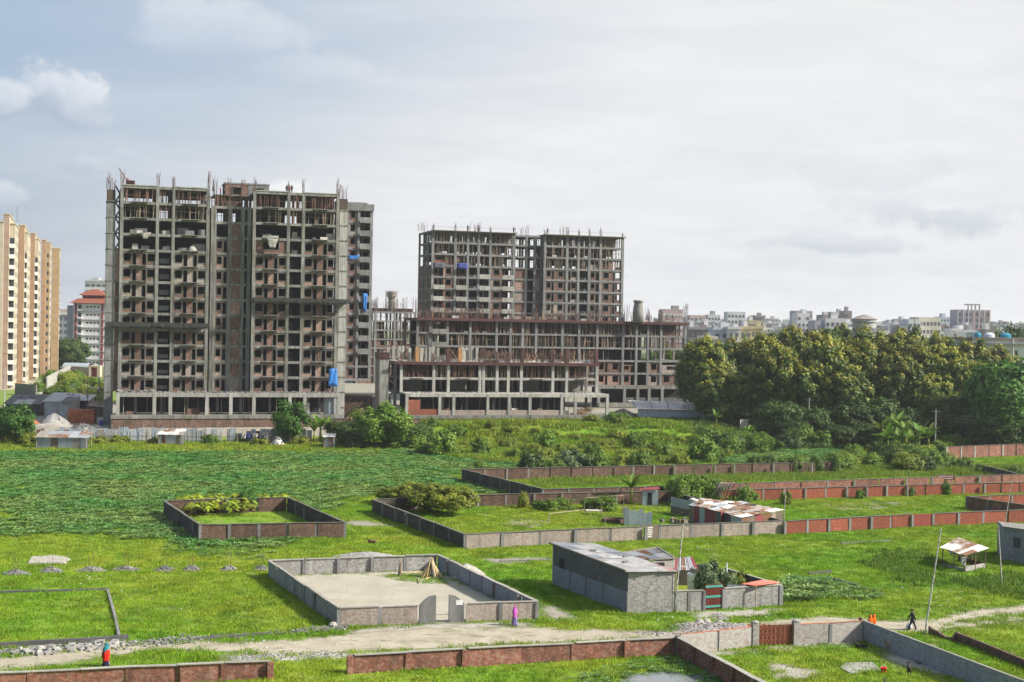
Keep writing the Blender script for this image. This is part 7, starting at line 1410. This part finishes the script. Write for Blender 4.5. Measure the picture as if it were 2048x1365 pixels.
# pale flat-roofed house with tanks above the wood
fp_ = AT(1945, 690, 345); fh_ = thing('flat_roof_house', 'pale rendered house with flat roof and water tanks above the wood at right', 'building', (fp_.x, fp_.y, 0), R(-4)); zt_ = AT(1980, 682, 345).z; wd = 140 * 345 / F_PX
MB().box(0, wd, 0, 12, 0, zt_).build('wall', 'wash_white', fh_); MB().box(-.4, wd, -.5, 12.4, zt_ - 1.0, zt_ - .6).build('sun_shade', 'wash_brown', fh_); MB().box(-.2, wd, -.2, 12.2, zt_, zt_ + .8).build('parapet', 'wash_brown', fh_)
for x, w_ in ((5.7, 1.0), (8.3, .6), (10.1, .6), (14, 1)): f = MB().box(x, x + w_, -.06, .02, zt_ - 4.0, zt_ - 2.4).build('window', 'window_dark', fh_); MB().box(x - .2, x + w_ + .2, -.4, 0, zt_ - 2.38, zt_ - 2.2).build('hood', 'wash_grey', f)
MB().box(-5.2, -.3, 1, 10, 0, zt_ + .6).build('annex', 'wash_grey', fh_); MB().box(-6, .2, .4, 10.5, zt_ + .6, zt_ + .8).build('annex_roof', 'wash_brown', fh_); MB().tube([(9.6, -.35, zt_ - 5), (9.6, -.35, zt_ + .6)], .1, 6).build('drain_pipe', 'white_paint', fh_)
for x, m_, lb in ((2.2, 'water_tank', 'blue round water tank above the flat parapet, left of three'), (5.0, 'wash_blue', 'pale blue box water tank in the middle of the flat roof'), (9.0, 'water_tank', 'wide teal water tank near the pipe on the flat roof')):
    t_ = thing('water_tank', lb, 'tank', fh_.location + Vector((x, 3, zt_ + .0))); MB().lathe([(.8, 0), (.85, .3), (.85, 1.5), (.5, 1.9), (.2, 2.0)], 14, sx=1.6 if x > 4 else 1).build('body', m_, t_)
# hazy rows of the far town
pal = ['wash_white', 'wash_grey', 'wash_cream', 'wash_blue', 'wash_mauve', 'wash_pink', 'wash_white', 'wash_brown', 'wash_white', 'wash_grey']
ROWS = {}
for row, (D0, D1, t0, t1) in enumerate(((560, 680, 652, 664), (720, 900, 645, 656), (1000, 1300, 640, 650), (1500, 2100, 638, 646))):
    px = 1310.0 if row > 1 else 1372.0
    while px < 2070:
        wpx = U(11, 30) if row < 2 else U(8, 22); D_ = U(D0, D1); shift = (px - 1024) * .0183 - 11
        cm = random.choice(pal); ROWS.setdefault((row, cm), []).append(simple_block('town_building', ['small flat-roofed town house just beyond the wood', 'flat-roofed town house in the second row beyond the wood', 'pale hazy town block on the far skyline', 'faint distant block on the horizon haze'][row], px, px + wpx, U(t0, t1) + shift * .8, D_, cm, max(2, int(wpx / 7)), 3, .4, 3.2, 12, group=['town houses beyond the wood', 'second row of town houses', 'hazy skyline blocks', 'faint horizon blocks'][row], par=random.choice([None, 'wash_grey', 'wash_white']))[0]); px += wpx * U(.75, 1.35)
for (row, cm), ob in ROWS.items(): number_labels(ob[:20], cm[5:] + [' flat-roofed town house just beyond the wood, %s of its colour from the left', ' flat-roofed house in the second town row, %s of its colour from the left', ' hazy town block on the skyline, %s of its colour from the left', ' faint block on the horizon, %s of its colour from the left'][row])
for i, (px, top, D_) in enumerate(((1335, 690, 400), (1362, 700, 395), (1310, 705, 410), (1400, 672, 430), (1392, 690, 380), (1555, 662, 500), (1600, 655, 640), (1665, 648, 620), (1690, 655, 560), (1470, 650, 600), (1500, 672, 460), (1540, 676, 440), (1910, 650, 640), (1985, 655, 600))): q_ = AT(px, top, D_); tree(random.choice(['green', 'deep']), 'garden tree among the town houses', DROP(q_.x, q_.y), U(4, 6), q_.z - 1, 'trees among the town houses')
pk = AT(1345, 622, 560)
simple_block('town_building', 'red and white striped apartment block seen through the rebar', 1325, 1366, 619, 560, 'wash_pink', 6, 8, .4, 2.6, win=(.1, .9), wmat='wash_white')
mm_ = AT(1829, 640, 556); ms = thing('mast', 'thin radio mast on the white banded building', 'mast', (mm_.x, mm_.y, 0)); MB().tube([(0, 0, 0), (0, 0, mm_.z + 1)], .12, 6).build('shaft', 'stone_dark', ms)
# ------------------------------------------------------------------ heaps, slabs, stones on the fields
p_ = G(98, 1123); s_ = thing('concrete_slab', 'pale irregular concrete slab lying on the left lawn', 'slab', p_); pts = [G(x, y) - p_ for x, y in ((55, 1128), (62, 1116), (105, 1113), (128, 1115), (142, 1120), (130, 1129))]; mb = MB(); n = len(pts); mb.v = [(q.x, q.y, -.02) for q in pts] + [(q.x * .96, q.y * .96, .14) for q in pts]; mb.f = [tuple(range(n, 2 * n))] + [(i, (i + 1) % n, n + (i + 1) % n, n + i) for i in range(n)]; mb.build('slab', 'sand_pale', s_)
ORD = ['first', 'second', 'third', 'fourth', 'fifth', 'sixth', 'seventh', 'eighth']
for i, (px, py, rx, ry) in enumerate(((32, 1149, 1.25, .8), (102, 1144, 1.1, .7), (183, 1142, 1.3, .8), (253, 1141, 1.4, .9), (330, 1141, .95, .6), (382, 1140, .8, .8), (458, 1140, .75, .6), (522, 1139, .6, .5))):
    h = heap('%s dark gravel mound from the left in the row with starter rods' % ORD[i], G(px, py), rx, ry, U(.3, .45), 'stone_dark', 90, 'stone_grey', 'gravel_mound', seed=i + 20, sz=.07); MB().box(-.5, .5, -.9, -.6, 0, .12).build('footing', 'concrete_slab', h)
    mb = MB(); [mb.tube([(x, y, 0), (x + U(-.06, .06), y, U(1.2, 2.0))], .014, 4) for x in (-.2, .15) for y in (-.15, .15)]; stuff(mb.build('starter_rods', 'rebar', h))
heap('long heap of pale grey sand behind the grey walled plot', G(735, 1116), 3.2, 1.6, .6, 'gravel_grey', 0, seed=31, name='sand_heap'); heap('pale sand heap against the right wall of the grey plot', G(932, 1152), 1.6, 2.4, 1.1, 'sand_pale', 0, seed=32, name='sand_heap')
heap('spread heap of mixed broken brick and stone chips by the rust gate', G(1435, 1258), 3.4, 2.2, .35, 'gravel_mixed', 900, 'stone_grey', 'rubble_heap', seed=33, sz=.06); heap('low sandy spill right of the mixed chip heap', G(1520, 1256), 1.6, 1.2, .2, 'sand_pale', 160, 'brick_heap', 'rubble_heap', seed=34, sz=.05); heap('stony trickle from the chip heap to the barred gate', G(1440, 1236), .7, 1.6, .1, 'gravel_mixed', 160, 'stone_grey', 'rubble_heap', seed=35, sz=.06); heap('pale chips scattered at the left foot of the chip heap', G(1320, 1268), 1.8, .7, .1, 'pale_gravel' if False else 'gravel_mixed', 90, 'stone_grey', 'rubble_heap', seed=36, sz=.05)
def stones(label, pts, n, s, mat, wdt=.5, name='stones'):
    mb = MB(); P_ = [G(*t) for t in pts]
    for _ in range(n):
        k = random.randrange(len(P_) - 1); q = P_[k].lerp(P_[k + 1], U(0, 1)); a = s * U(.4, 1.3); mb.box(-a, a, -a * U(.6, 1), a * U(.6, 1), -a * .4, a * U(.4, .9), U(0, 3), (q.x + U(-.4, .4), q.y + random.gauss(0, wdt), a * .2), U(-.5, .5))
    tag(mb.build(name, mat), label, kind='stuff')
stones('pale stones and broken concrete along the left edge of the track', [(-20, 1308), (60, 1302), (140, 1298), (230, 1291), (330, 1283), (400, 1279)], 700, .1, 'stone_grey', .7); stones('larger pale rubble stones before the left kerb', [(20, 1305), (80, 1305), (180, 1296), (240, 1290)], 120, .2, 'stone_grey', .5); stones('rubble dumped at the front left corner of the grey plot', [(590, 1264), (640, 1260), (690, 1256)], 320, .12, 'stone_grey', .35); stones('thin line of stones before the grey plot', [(400, 1277), (480, 1272), (590, 1266)], 220, .09, 'stone_dark', .4); stones('fine white gravel beside the brick wall gap', [(440, 1317), (560, 1314), (700, 1309)], 900, .045, 'stone_grey', .6)
stones('chips of litter strewn across the near lawns', [(560, 1345), (700, 1180), (820, 1100), (1150, 1215), (1330, 1225), (1700, 1200), (1850, 1240), (2000, 1200), (1880, 1215), (1940, 1205), (150, 1125), (260, 1175), (640, 1350)], 260, .06, 'litter', 4.0, 'litter')
for px, py, lb in ((1413, 1249, 'left of two big white stones on the chip heap'), (1390 + 48, 1252, 'small white boulder at the front of the chip heap'), (1399, 1250, 'right of two big white stones on the chip heap'), (80, 1304, 'white boulder beside the track at left'), (666, 1256, 'curved broken pipe stone at the corner rubble')):
    q = G(px, py); mb = MB(); mb.lathe([(.12, -.1), (.3, .05), (.32, .25), (.18, .42), (.03, .45)], 7, sx=1.1, sy=.8, rz=U(0, 2)); o = thing('boulder', lb, 'stone', q); mb.build('stone', 'sand_pale', o)
q = [(1680, 1337), (1690, 1328), (1745, 1327), (1762, 1343), (1700, 1349)]; p_ = G(1715, 1338); s_ = thing('concrete_slab', 'pale concrete pad in the plastered yard beside the red bucket', 'slab', p_); pts = [G(*t) - p_ for t in q]; mb = MB(); n = len(pts); mb.v = [(v.x, v.y, -.02) for v in pts] + [(v.x * .99, v.y * .99, .1) for v in pts]; mb.f = [tuple(range(n, 2 * n))[::-1], tuple(range(n, 2 * n))] + [(i, (i + 1) % n, n + (i + 1) % n, n + i) for i in range(n)]; mb.f = mb.f[1:]; mb.build('slab', 'concrete_pale', s_)
bk = thing('bucket', 'bright red plastic bucket in the plastered yard', 'bucket', G(1767, 1347)); MB().lathe([(.13, 0), (.16, .02), (.2, .36), (.22, .37), (.22, .4), (.19, .4), (.15, .05)], 16).build('body', 'plastic_red', bk, smooth=True); MB().tube([(.2 * math.cos(t), 0, .38 + .16 * math.sin(t)) for t in np.linspace(0, math.pi, 9)], .012, 5).build('handle', 'plastic_white', bk)
bw = thing('basin', 'dark metal basin at the foot of the blue-grey wall', 'basin', G(1841, 1327)); MB().lathe([(.2, 0), (.3, .04), (.4, .2), (.43, .21), (.38, .19), (.25, .05)], 16).build('bowl', 'tin_grey', bw, smooth=True)
# bamboo stacked like a tent in the grey plot
bh = thing('bamboo_stack', 'tent of cut pale bamboo leaning together in the grey plot', 'bamboo stack', G(862, 1155)); 
for i in range(26): t = U(0, 6.28); r = U(.5, 1.15); MB().tube([(math.cos(t) * r, math.sin(t) * r * .7, 0), (U(-.12, .12), U(-.1, .1), U(1.35, 1.75))], U(.04, .06), 6).build('cane', random.choice(['bamboo_fresh', 'bamboo_fresh', 'bamboo']), bh)
for i, (x0, y0, x1, y1) in enumerate(((800, 1148, 852, 1150), (810, 1150, 848, 1146), (850, 1160, 872, 1153), (872, 1156, 876, 1160), (835, 1158, 838, 1168), (912, 1168, 918, 1173))): a, c = G(x0, y0), G(x1, y1); o = thing('bamboo_cane', ['longest', 'second', 'short front', 'stubby', 'upended', 'far right'][i] + ' loose bamboo cane on the floor of the grey plot', 'cane', a); MB().tube([(0, 0, .06), tuple(c - a + up * .1)], .05, 6).build('cane', 'bamboo_fresh', o)
st_ = thing('stump', 'brown tree stump at the back wall of the grey plot', 'stump', G(799, 1152)); MB().tube([(0, 0, 0), (.05, 0, .6), (.1, .05, 1.2)], [.2, .16, .1], 8).build('stump', 'wood_old', st_)
scatter('grass', 'patch of regrown grass on the sand in the corner of the grey plot', on_land(fill(pxpoly([(752, 1152), (830, 1147), (872, 1147), (903, 1166), (895, 1170), (850, 1167), (800, 1162)]), 9, 3), .02), GR, .4, .8)
# site crane post on the tower roof
rp = T0 + UD * ux(247, T0, 372) + WD * 1.0; hoist = thing('hoist', 'thin slanted hoist boom on the left roof corner of the nearest tower', 'hoist', Vector((rp.x, rp.y, ZD + FH * 13 + .1))); MB().tube([(1.2, 0, .2), (-.9, 0, 3.3)], .09, 5).build('boom', 'red_steel', hoist); MB().box(.6, 2.2, -.4, .4, 0, .9).build('winch', 'red_steel', hoist)

# ------------------------------------------------------------------ people
plain('skin', (0.20, 0.11, 0.07), (0.17, 0.09, 0.06), 8, .6); plain('hair', (0.012, 0.011, 0.011), None, 8, .5)
for nm, c in (('cloth_red', (0.75, 0.025, 0.012)), ('cloth_teal', (0.01, 0.22, 0.27)), ('cloth_navy', (0.02, 0.022, 0.06)), ('cloth_magenta', (0.62, 0.10, 0.50)), ('cloth_violet', (0.17, 0.14, 0.34)), ('cloth_orange', (0.85, 0.14, 0.008)), ('cloth_charcoal', (0.045, 0.05, 0.055)), ('cloth_brown', (0.05, 0.03, 0.025)), ('cloth_white', (0.72, 0.7, 0.74)), ('cloth_dark', (0.03, 0.03, 0.035)), ('cloth_rust', (0.3, 0.06, 0.04)), ('cloth_grey', (0.3, 0.3, 0.32))): plain(nm, c, tuple(v * .65 for v in c), 6, .85)
def skin_mesh(name, verts, edges, rad, mat, root=0, sub=1):
    me = bpy.data.meshes.new(name); me.from_pydata([tuple(v) for v in verts], edges, []); o = bpy.data.objects.new(name, me); COL.objects.link(o); m_ = o.modifiers.new('skin', 'SKIN'); m_.use_smooth_shade = True
    for v, r in zip(me.skin_vertices[0].data, rad): v.radius = (r, r) if not isinstance(r, tuple) else r
    me.skin_vertices[0].data[root].use_root = True; o.modifiers.new('sub', 'SUBSURF').levels = sub; o.modifiers['sub'].render_levels = sub; me.materials.append(MATS[mat]); return o
def person(label, p, facing=0.0, H=1.6, stride=.25, top='cloth_grey', bottom='cloth_dark', skirt=False, scarf=None, arms=(.12, -.12), bag=None, cat='person', group=None, shawl=None, bend=0.0, elbow=(.0, .0)):
    "x is the walking direction"
    o = thing('person', label, cat, p, facing, group); k = H / 1.6; hip, sho, nk = .84 * k, 1.30 * k, 1.37 * k
    V_ = [(0, 0, hip), (.01 + bend * .5, 0, 1.08 * k), (.015 + bend, 0, 1.27 * k), (.02 + bend, 0, nk), (.03 + bend * 1.15, 0, 1.47 * k), (.035 + bend * 1.2, 0, 1.56 * k)]; E_ = [(0, 1), (1, 2), (2, 3), (3, 4), (4, 5)]; r_ = [(.13 * k, .10 * k), (.12 * k, .085 * k), (.15 * k, .09 * k), .048 * k, (.085 * k, .072 * k), .05 * k]
    def chain(start, pts, rads):
        prev = start
        for q, r in zip(pts, rads): V_.append(q); E_.append((prev, len(V_) - 1)); r_.append(r); prev = len(V_) - 1
        return prev
    for s, (ln, st) in zip((1, -1), ((arms[0], stride), (arms[1], -stride))):
        chain(0, [(0, s * .085 * k, hip - .05 * k), (st * .55, s * .085 * k, .44 * k), (st * .85 - .03, s * .08 * k, .06 * k), (st * .85 + .14, s * .09 * k, .02 * k)], (.085 * k, .058 * k, .04 * k, .03 * k))
        eb = elbow[0] if s > 0 else elbow[1]
        w_ = chain(2, [(bend + .01, s * .17 * k, sho - .02), (bend + ln * .6, s * .205 * k, 1.03 * k), (bend + ln * 1.2 + .04 + eb * .5, s * .19 * k, .80 * k + eb)], (.05 * k, .038 * k, .027 * k)); hx, hy, hz = V_[w_]
        chain(w_, [(hx + .01, hy, hz - .06)], (.03 * k,)); palm = len(V_) - 1
        for f_ in range(4): chain(palm, [(hx + .035 - .02 * f_, hy - s * .005, hz - .10 - .01 * (1.5 - abs(f_ - 1.4))), (hx + .03 - .018 * f_, hy - s * .025, hz - .135)], (.009, .007))
        chain(w_, [(hx + .045, hy, hz - .05), (hx + .06, hy - s * .01, hz - .08)], (.010, .008))
    body = skin_mesh('body', V_, E_, r_, 'skin'); body.parent = o
    hd = Vector(V_[4]); MB().lathe([(.02, -.10), (.055, -.085), (.075, -.03), (.082, .03), (.07, .085), (.035, .115), (.005, .12)], 12, tuple(hd + Vector((.01, 0, .02))), 1.12, .95).build('head', 'skin', o, smooth=True); MB().lathe([(.012, -.015), (.018, -.005), (.006, .03)], 6, tuple(hd + Vector((.098, 0, .0)))).build('nose', 'skin', o); [MB().lathe([(.008, -.006), (.010, 0), (.004, .008)], 6, tuple(hd + Vector((.088, s * .032, .035)))).build('eye', 'hair', o) for s in (1, -1)]; [MB().lathe([(.01, -.02), (.018, 0), (.01, .022)], 6, tuple(hd + Vector((0, s * .082, .02)))).build('ear', 'skin', o) for s in (1, -1)]; MB().box(.088, .094, -.02, .02, -.045, -.037, 0, tuple(hd)).build('mouth', 'cloth_rust', o)
    if not scarf: MB().lathe([(.088, .02), (.09, .06), (.078, .105), (.04, .135), (.005, .14)], 12, tuple(hd + Vector((-.012, 0, .02))), 1.1, 1.0).build('hair', 'hair', o, smooth=True)
    def drape(name, mat, prof, cx=(0, 0), n=18, wav=.02, sx=1.0, sy=1.0):
        mb = MB(); V2 = []
        for j, (r, z) in enumerate(prof):
            f = j / max(1, len(prof) - 1)
            for i in range(n): t = 2 * math.pi * i / n; q = r * (1 + wav / max(r, .05) * math.sin(5 * t + j * .4) * (1 - f)); V2.append((cx[0] * (f) + math.cos(t) * q * sx, cx[1] + math.sin(t) * q * sy, z))
        mb.v = V2; mb.f = [(j * n + i, j * n + (i + 1) % n, (j + 1) * n + (i + 1) % n, (j + 1) * n + i) for j in range(len(prof) - 1) for i in range(n)]; return mb.build(name, mat, o, smooth=True)
    if skirt: drape('skirt', bottom, [(.20 * k, .08 * k), (.17 * k, .3 * k), (.15 * k, .62 * k), (.135 * k, .95 * k)], n=20, wav=.035, sx=1.05 + stride * .8)
    else:
        for s, st in ((1, stride), (-1, -stride)): MB().tube([(st * .85 - .03, s * .08 * k, .07 * k), (st * .55, s * .085 * k, .44 * k), (st * .2, s * .085 * k, .7 * k), (0, s * .06 * k, .9 * k)], [.06 * k, .075 * k, .1 * k, .11 * k], 10).build('trouser_leg', bottom, o, smooth=True)
    drape('tunic', top, [(.19 * k, .66 * k if skirt else .74 * k), (.165 * k, .88 * k), (.145 * k, 1.05 * k), (.19 * k, 1.22 * k), (.15 * k, 1.33 * k), (.07 * k, 1.38 * k)], (bend, 0), sx=.82, sy=1.12)
    for s, ln, eb in ((1, arms[0], elbow[0]), (-1, arms[1], elbow[1])): MB().tube([(bend + .01, s * .14 * k, sho - .01), (bend + ln * .6, s * .205 * k, 1.03 * k), (bend + ln * 1.1 + .03 + eb * .4, s * .192 * k, .87 * k + eb * .7)], [.075 * k, .062 * k, .05 * k], 10).build('sleeve', top, o, smooth=True)
    if scarf: drape('headscarf', scarf, [(.215 * k, 1.0 * k), (.225 * k, 1.2 * k), (.19 * k, 1.31 * k), (.10 * k, 1.4 * k), (.112 * k, 1.5 * k), (.095 * k, 1.58 * k), (.03 * k, 1.62 * k)], (bend - .015, 0), sx=.86)
    if shawl: drape('shawl', shawl, [(.19 * k, .42 * k), (.235 * k, .75 * k), (.225 * k, 1.0 * k), (.2 * k, 1.2 * k), (.09 * k, 1.34 * k)], (bend, 0), wav=.04)
    if bag:
        bp_ = Vector((.16, -.32 * k, 0)); b_ = thing('carry_bag', bag[1], 'bag', o.matrix_basis @ bp_ if False else Vector(p) + Matrix.Rotation(facing, 3, 'Z') @ bp_, facing); MB().lathe([(.2, .06), (.24, .16), (.17, .34), (.06, .52), (.02, .62)], 10, sx=1.1, sy=.7).build('sack', bag[0], b_, smooth=True); MB().tube([(0, 0, .6), (-.06, .06, .74)], .02, 5).build('neck', bag[0], b_)
    return o
person('person in a red shawl and teal headscarf carrying a white sack on the track', G(212, 1334), R(165), 1.58, .22, 'cloth_navy', 'cloth_navy', True, 'cloth_teal', shawl='cloth_red', bag=('cloth_white', 'white sack carried low by the person in red'))
b2 = person('person in a pale blue top walking just behind the red-shawled one', G(209, 1329), R(165), 1.5, .2, 'wash_blue', 'cloth_navy', False, None, top and None) if False else None
person('person in a bright pink veil and violet skirt walking past the grey plot', G(1029, 1252), R(8), 1.54, .2, 'cloth_magenta', 'cloth_violet', True, 'cloth_magenta', arms=(.15, -.1)); person('walking person in a dark shirt and navy trousers near the leaning pole', G(1824, 1261), R(180), 1.64, .36, 'cloth_charcoal', 'cloth_navy', arms=(-.2, .25), bag=('cloth_white', 'thin pale bag hanging from the hand of the person in dark'))
person('person in an orange wrap seen behind the yard wall corner, left of the pair', G(1740, 1272), R(150), 1.55, .1, 'cloth_orange', 'cloth_orange', True, 'cloth_orange'); person('person in an orange wrap behind the yard wall corner, right of the pair', G(1747, 1271), R(160), 1.58, .1, 'cloth_orange', 'cloth_orange', True, 'cloth_orange'); person('person in dark brown clothes bending behind the yard wall beside the orange pair', G(1723, 1273), R(170), 1.42, .05, 'cloth_brown', 'cloth_brown', True, 'cloth_brown', bend=.12)
ROOF = ZD + FH * 13 + .03
for i, (u, w_, z, c_, lb) in enumerate(((ux(251), 1.2, ROOF, 'cloth_rust', 'worker crouched at the hoist on the left roof corner'), (ux(441), 5, ZD + FH * 12 + 2.4, 'cloth_rust', 'worker in dull red standing by rebar on the core roof'), (ux(449), 5, ZD + FH * 12 + 2.4, 'cloth_dark', 'worker in black bending on the core roof'), (ux(570), 1.0, ROOF, 'cloth_dark', 'left worker of the trio on the right wing roof'), (ux(576), 1.1, ROOF, 'cloth_rust', 'middle worker of the trio on the right wing roof'), (ux(580), .9, ROOF, 'cloth_dark', 'right worker of the trio on the right wing roof'), (ux(428), 5, ZD + FH * 12 + 2.4, 'cloth_dark', 'stooping worker at the left end of the core roof'))): person(lb, T0 + UD * u + WD * w_ + up * z, U(0, 6), 1.62, .1, c_, 'cloth_dark', bend=.3 if 'bend' in lb or 'stoop' in lb or 'crouch' in lb else 0)
ZM = hit(865, 460, M0)[1] + .05
for i, (px, lb) in enumerate(((867, 'worker sitting at the left corner of the middle tower roof'), (935, 'worker standing left of centre on the middle tower roof'), (957, 'taller worker beside the rebar on the middle tower roof'), (1027, 'worker at the inner corner of the middle tower roof'), (1095, 'worker on the right wing of the middle tower roof'))): person(lb, M0 + UD * mx_(px) + WD * .6 + up * ZM, U(0, 6), 1.65, .1, 'cloth_dark', 'cloth_dark')

# ------------------------------------------------------------------ goats and cattle
plain('fur_brown', (0.16, 0.085, 0.05), (0.07, 0.045, 0.03), 3.0, .9); plain('fur_black', (0.025, 0.022, 0.02), (0.05, 0.04, 0.035), 3.0, .9); plain('fur_tan', (0.27, 0.17, 0.10), (0.14, 0.08, 0.05), 3.0, .9)
def animal(label, p, facing, s, mat, pose='stand', cat='goat', name='goat', horn=True):
    o = thing(name, label, cat, p, facing); V_ = [(0, 0, .46), (.22, 0, .47), (.38, 0, .50), (.48, 0, .62), (.56, 0, .74), (.67, 0, .69), (-.2, 0, .47), (-.34, 0, .50), (-.42, 0, .56)]; E_ = [(0, 1), (1, 2), (2, 3), (3, 4), (4, 5), (0, 6), (6, 7), (7, 8)]; r_ = [.145, .155, .12, .075, .07, .038, .14, .11, .025]
    if pose == 'lie': V_ = [(x, y, z - .28) for x, y, z in V_]
    if pose == 'graze': V_[3:6] = [(.5, 0, .42), (.58, 0, .24), (.66, 0, .1)]
    def ch(a, pts, rs):
        for q, r in zip(pts, rs): V_.append(q); r_.append(r); E_.append((a, len(V_) - 1)); a = len(V_) - 1
    for y in (.09, -.09):
        if pose != 'lie': ch(2, [(.34, y, .36), (.36, y, .2), (.34, y, .04), (.38, y, .01)], (.055, .032, .024, .026)); ch(7, [(-.28, y, .36), (-.24, y, .28), (-.38, y, .17), (-.35, y, .04), (-.31, y, .01)], (.07, .05, .028, .023, .026))
        else: ch(2, [(.36, y * 1.4, .1), (.5, y * 1.3, .05), (.38, y * 1.6, .03)], (.05, .032, .024)); ch(7, [(-.22, y * 1.8, .1), (-.08, y * 2.0, .06), (-.22, y * 2.1, .03)], (.065, .035, .024))
    b_ = skin_mesh('body', V_, E_, r_, mat); b_.parent = o; o.scale = (s, s, s); h = Vector(V_[4])
    for y in (1, -1):
        MB().tube([h + Vector((-.02, y * .05, .03)), h + Vector((-.05, y * .13, .0)), h + Vector((-.06, y * .16, -.04))], [.02, .028, .008], 6).build('ear', mat, o)
        if horn: MB().tube([h + Vector((-.01, y * .03, .06)), h + Vector((-.06, y * .04, .15)), h + Vector((-.12, y * .05, .18))], [.016, .012, .004], 6).build('horn', 'stone_dark', o)
    return o
animal('dark brown goat lying on the grass by the yard wall corner', G(1724, 1297), R(170), 1.0, 'fur_black', 'lie'); animal('tan goat standing by the foot of the blue-grey wall', G(1784, 1304), R(150), .95, 'fur_tan'); animal('black goat standing right of the red bucket', G(1818, 1350), R(80), .95, 'fur_black'); animal('dark goat at the bottom edge in the plastered yard', G(1771, 1383), R(85), .9, 'fur_black'); animal('brown calf resting on the grass beyond the grey plot', G(746, 1087), R(175), 1.1, 'fur_brown', 'lie', 'calf', 'calf', False)
# ------------------------------------------------------------------ warm monsoon haze in the air
hz = bpy.data.materials.new('haze_air'); hz.use_nodes = True; b = NB(hz.node_tree); b.n.remove(b.n['Principled BSDF']); pv_ = b.add('ShaderNodeVolumePrincipled'); pv_.inputs['Color'].default_value = (0.93, 0.96, 1.0, 1); pv_.inputs['Density'].default_value = 0.0001; pv_.inputs['Anisotropy'].default_value = 0.2
b.link(pv_.outputs[0], b.n['Material Output'].inputs['Volume'])
o = MB().box(-5000, 5000, -600, 8000, -1.5, 75).build('haze', hz); tag(o, 'thin pale haze hanging over the fields and town', kind='stuff')
SC.cycles.volume_step_rate = 4.0
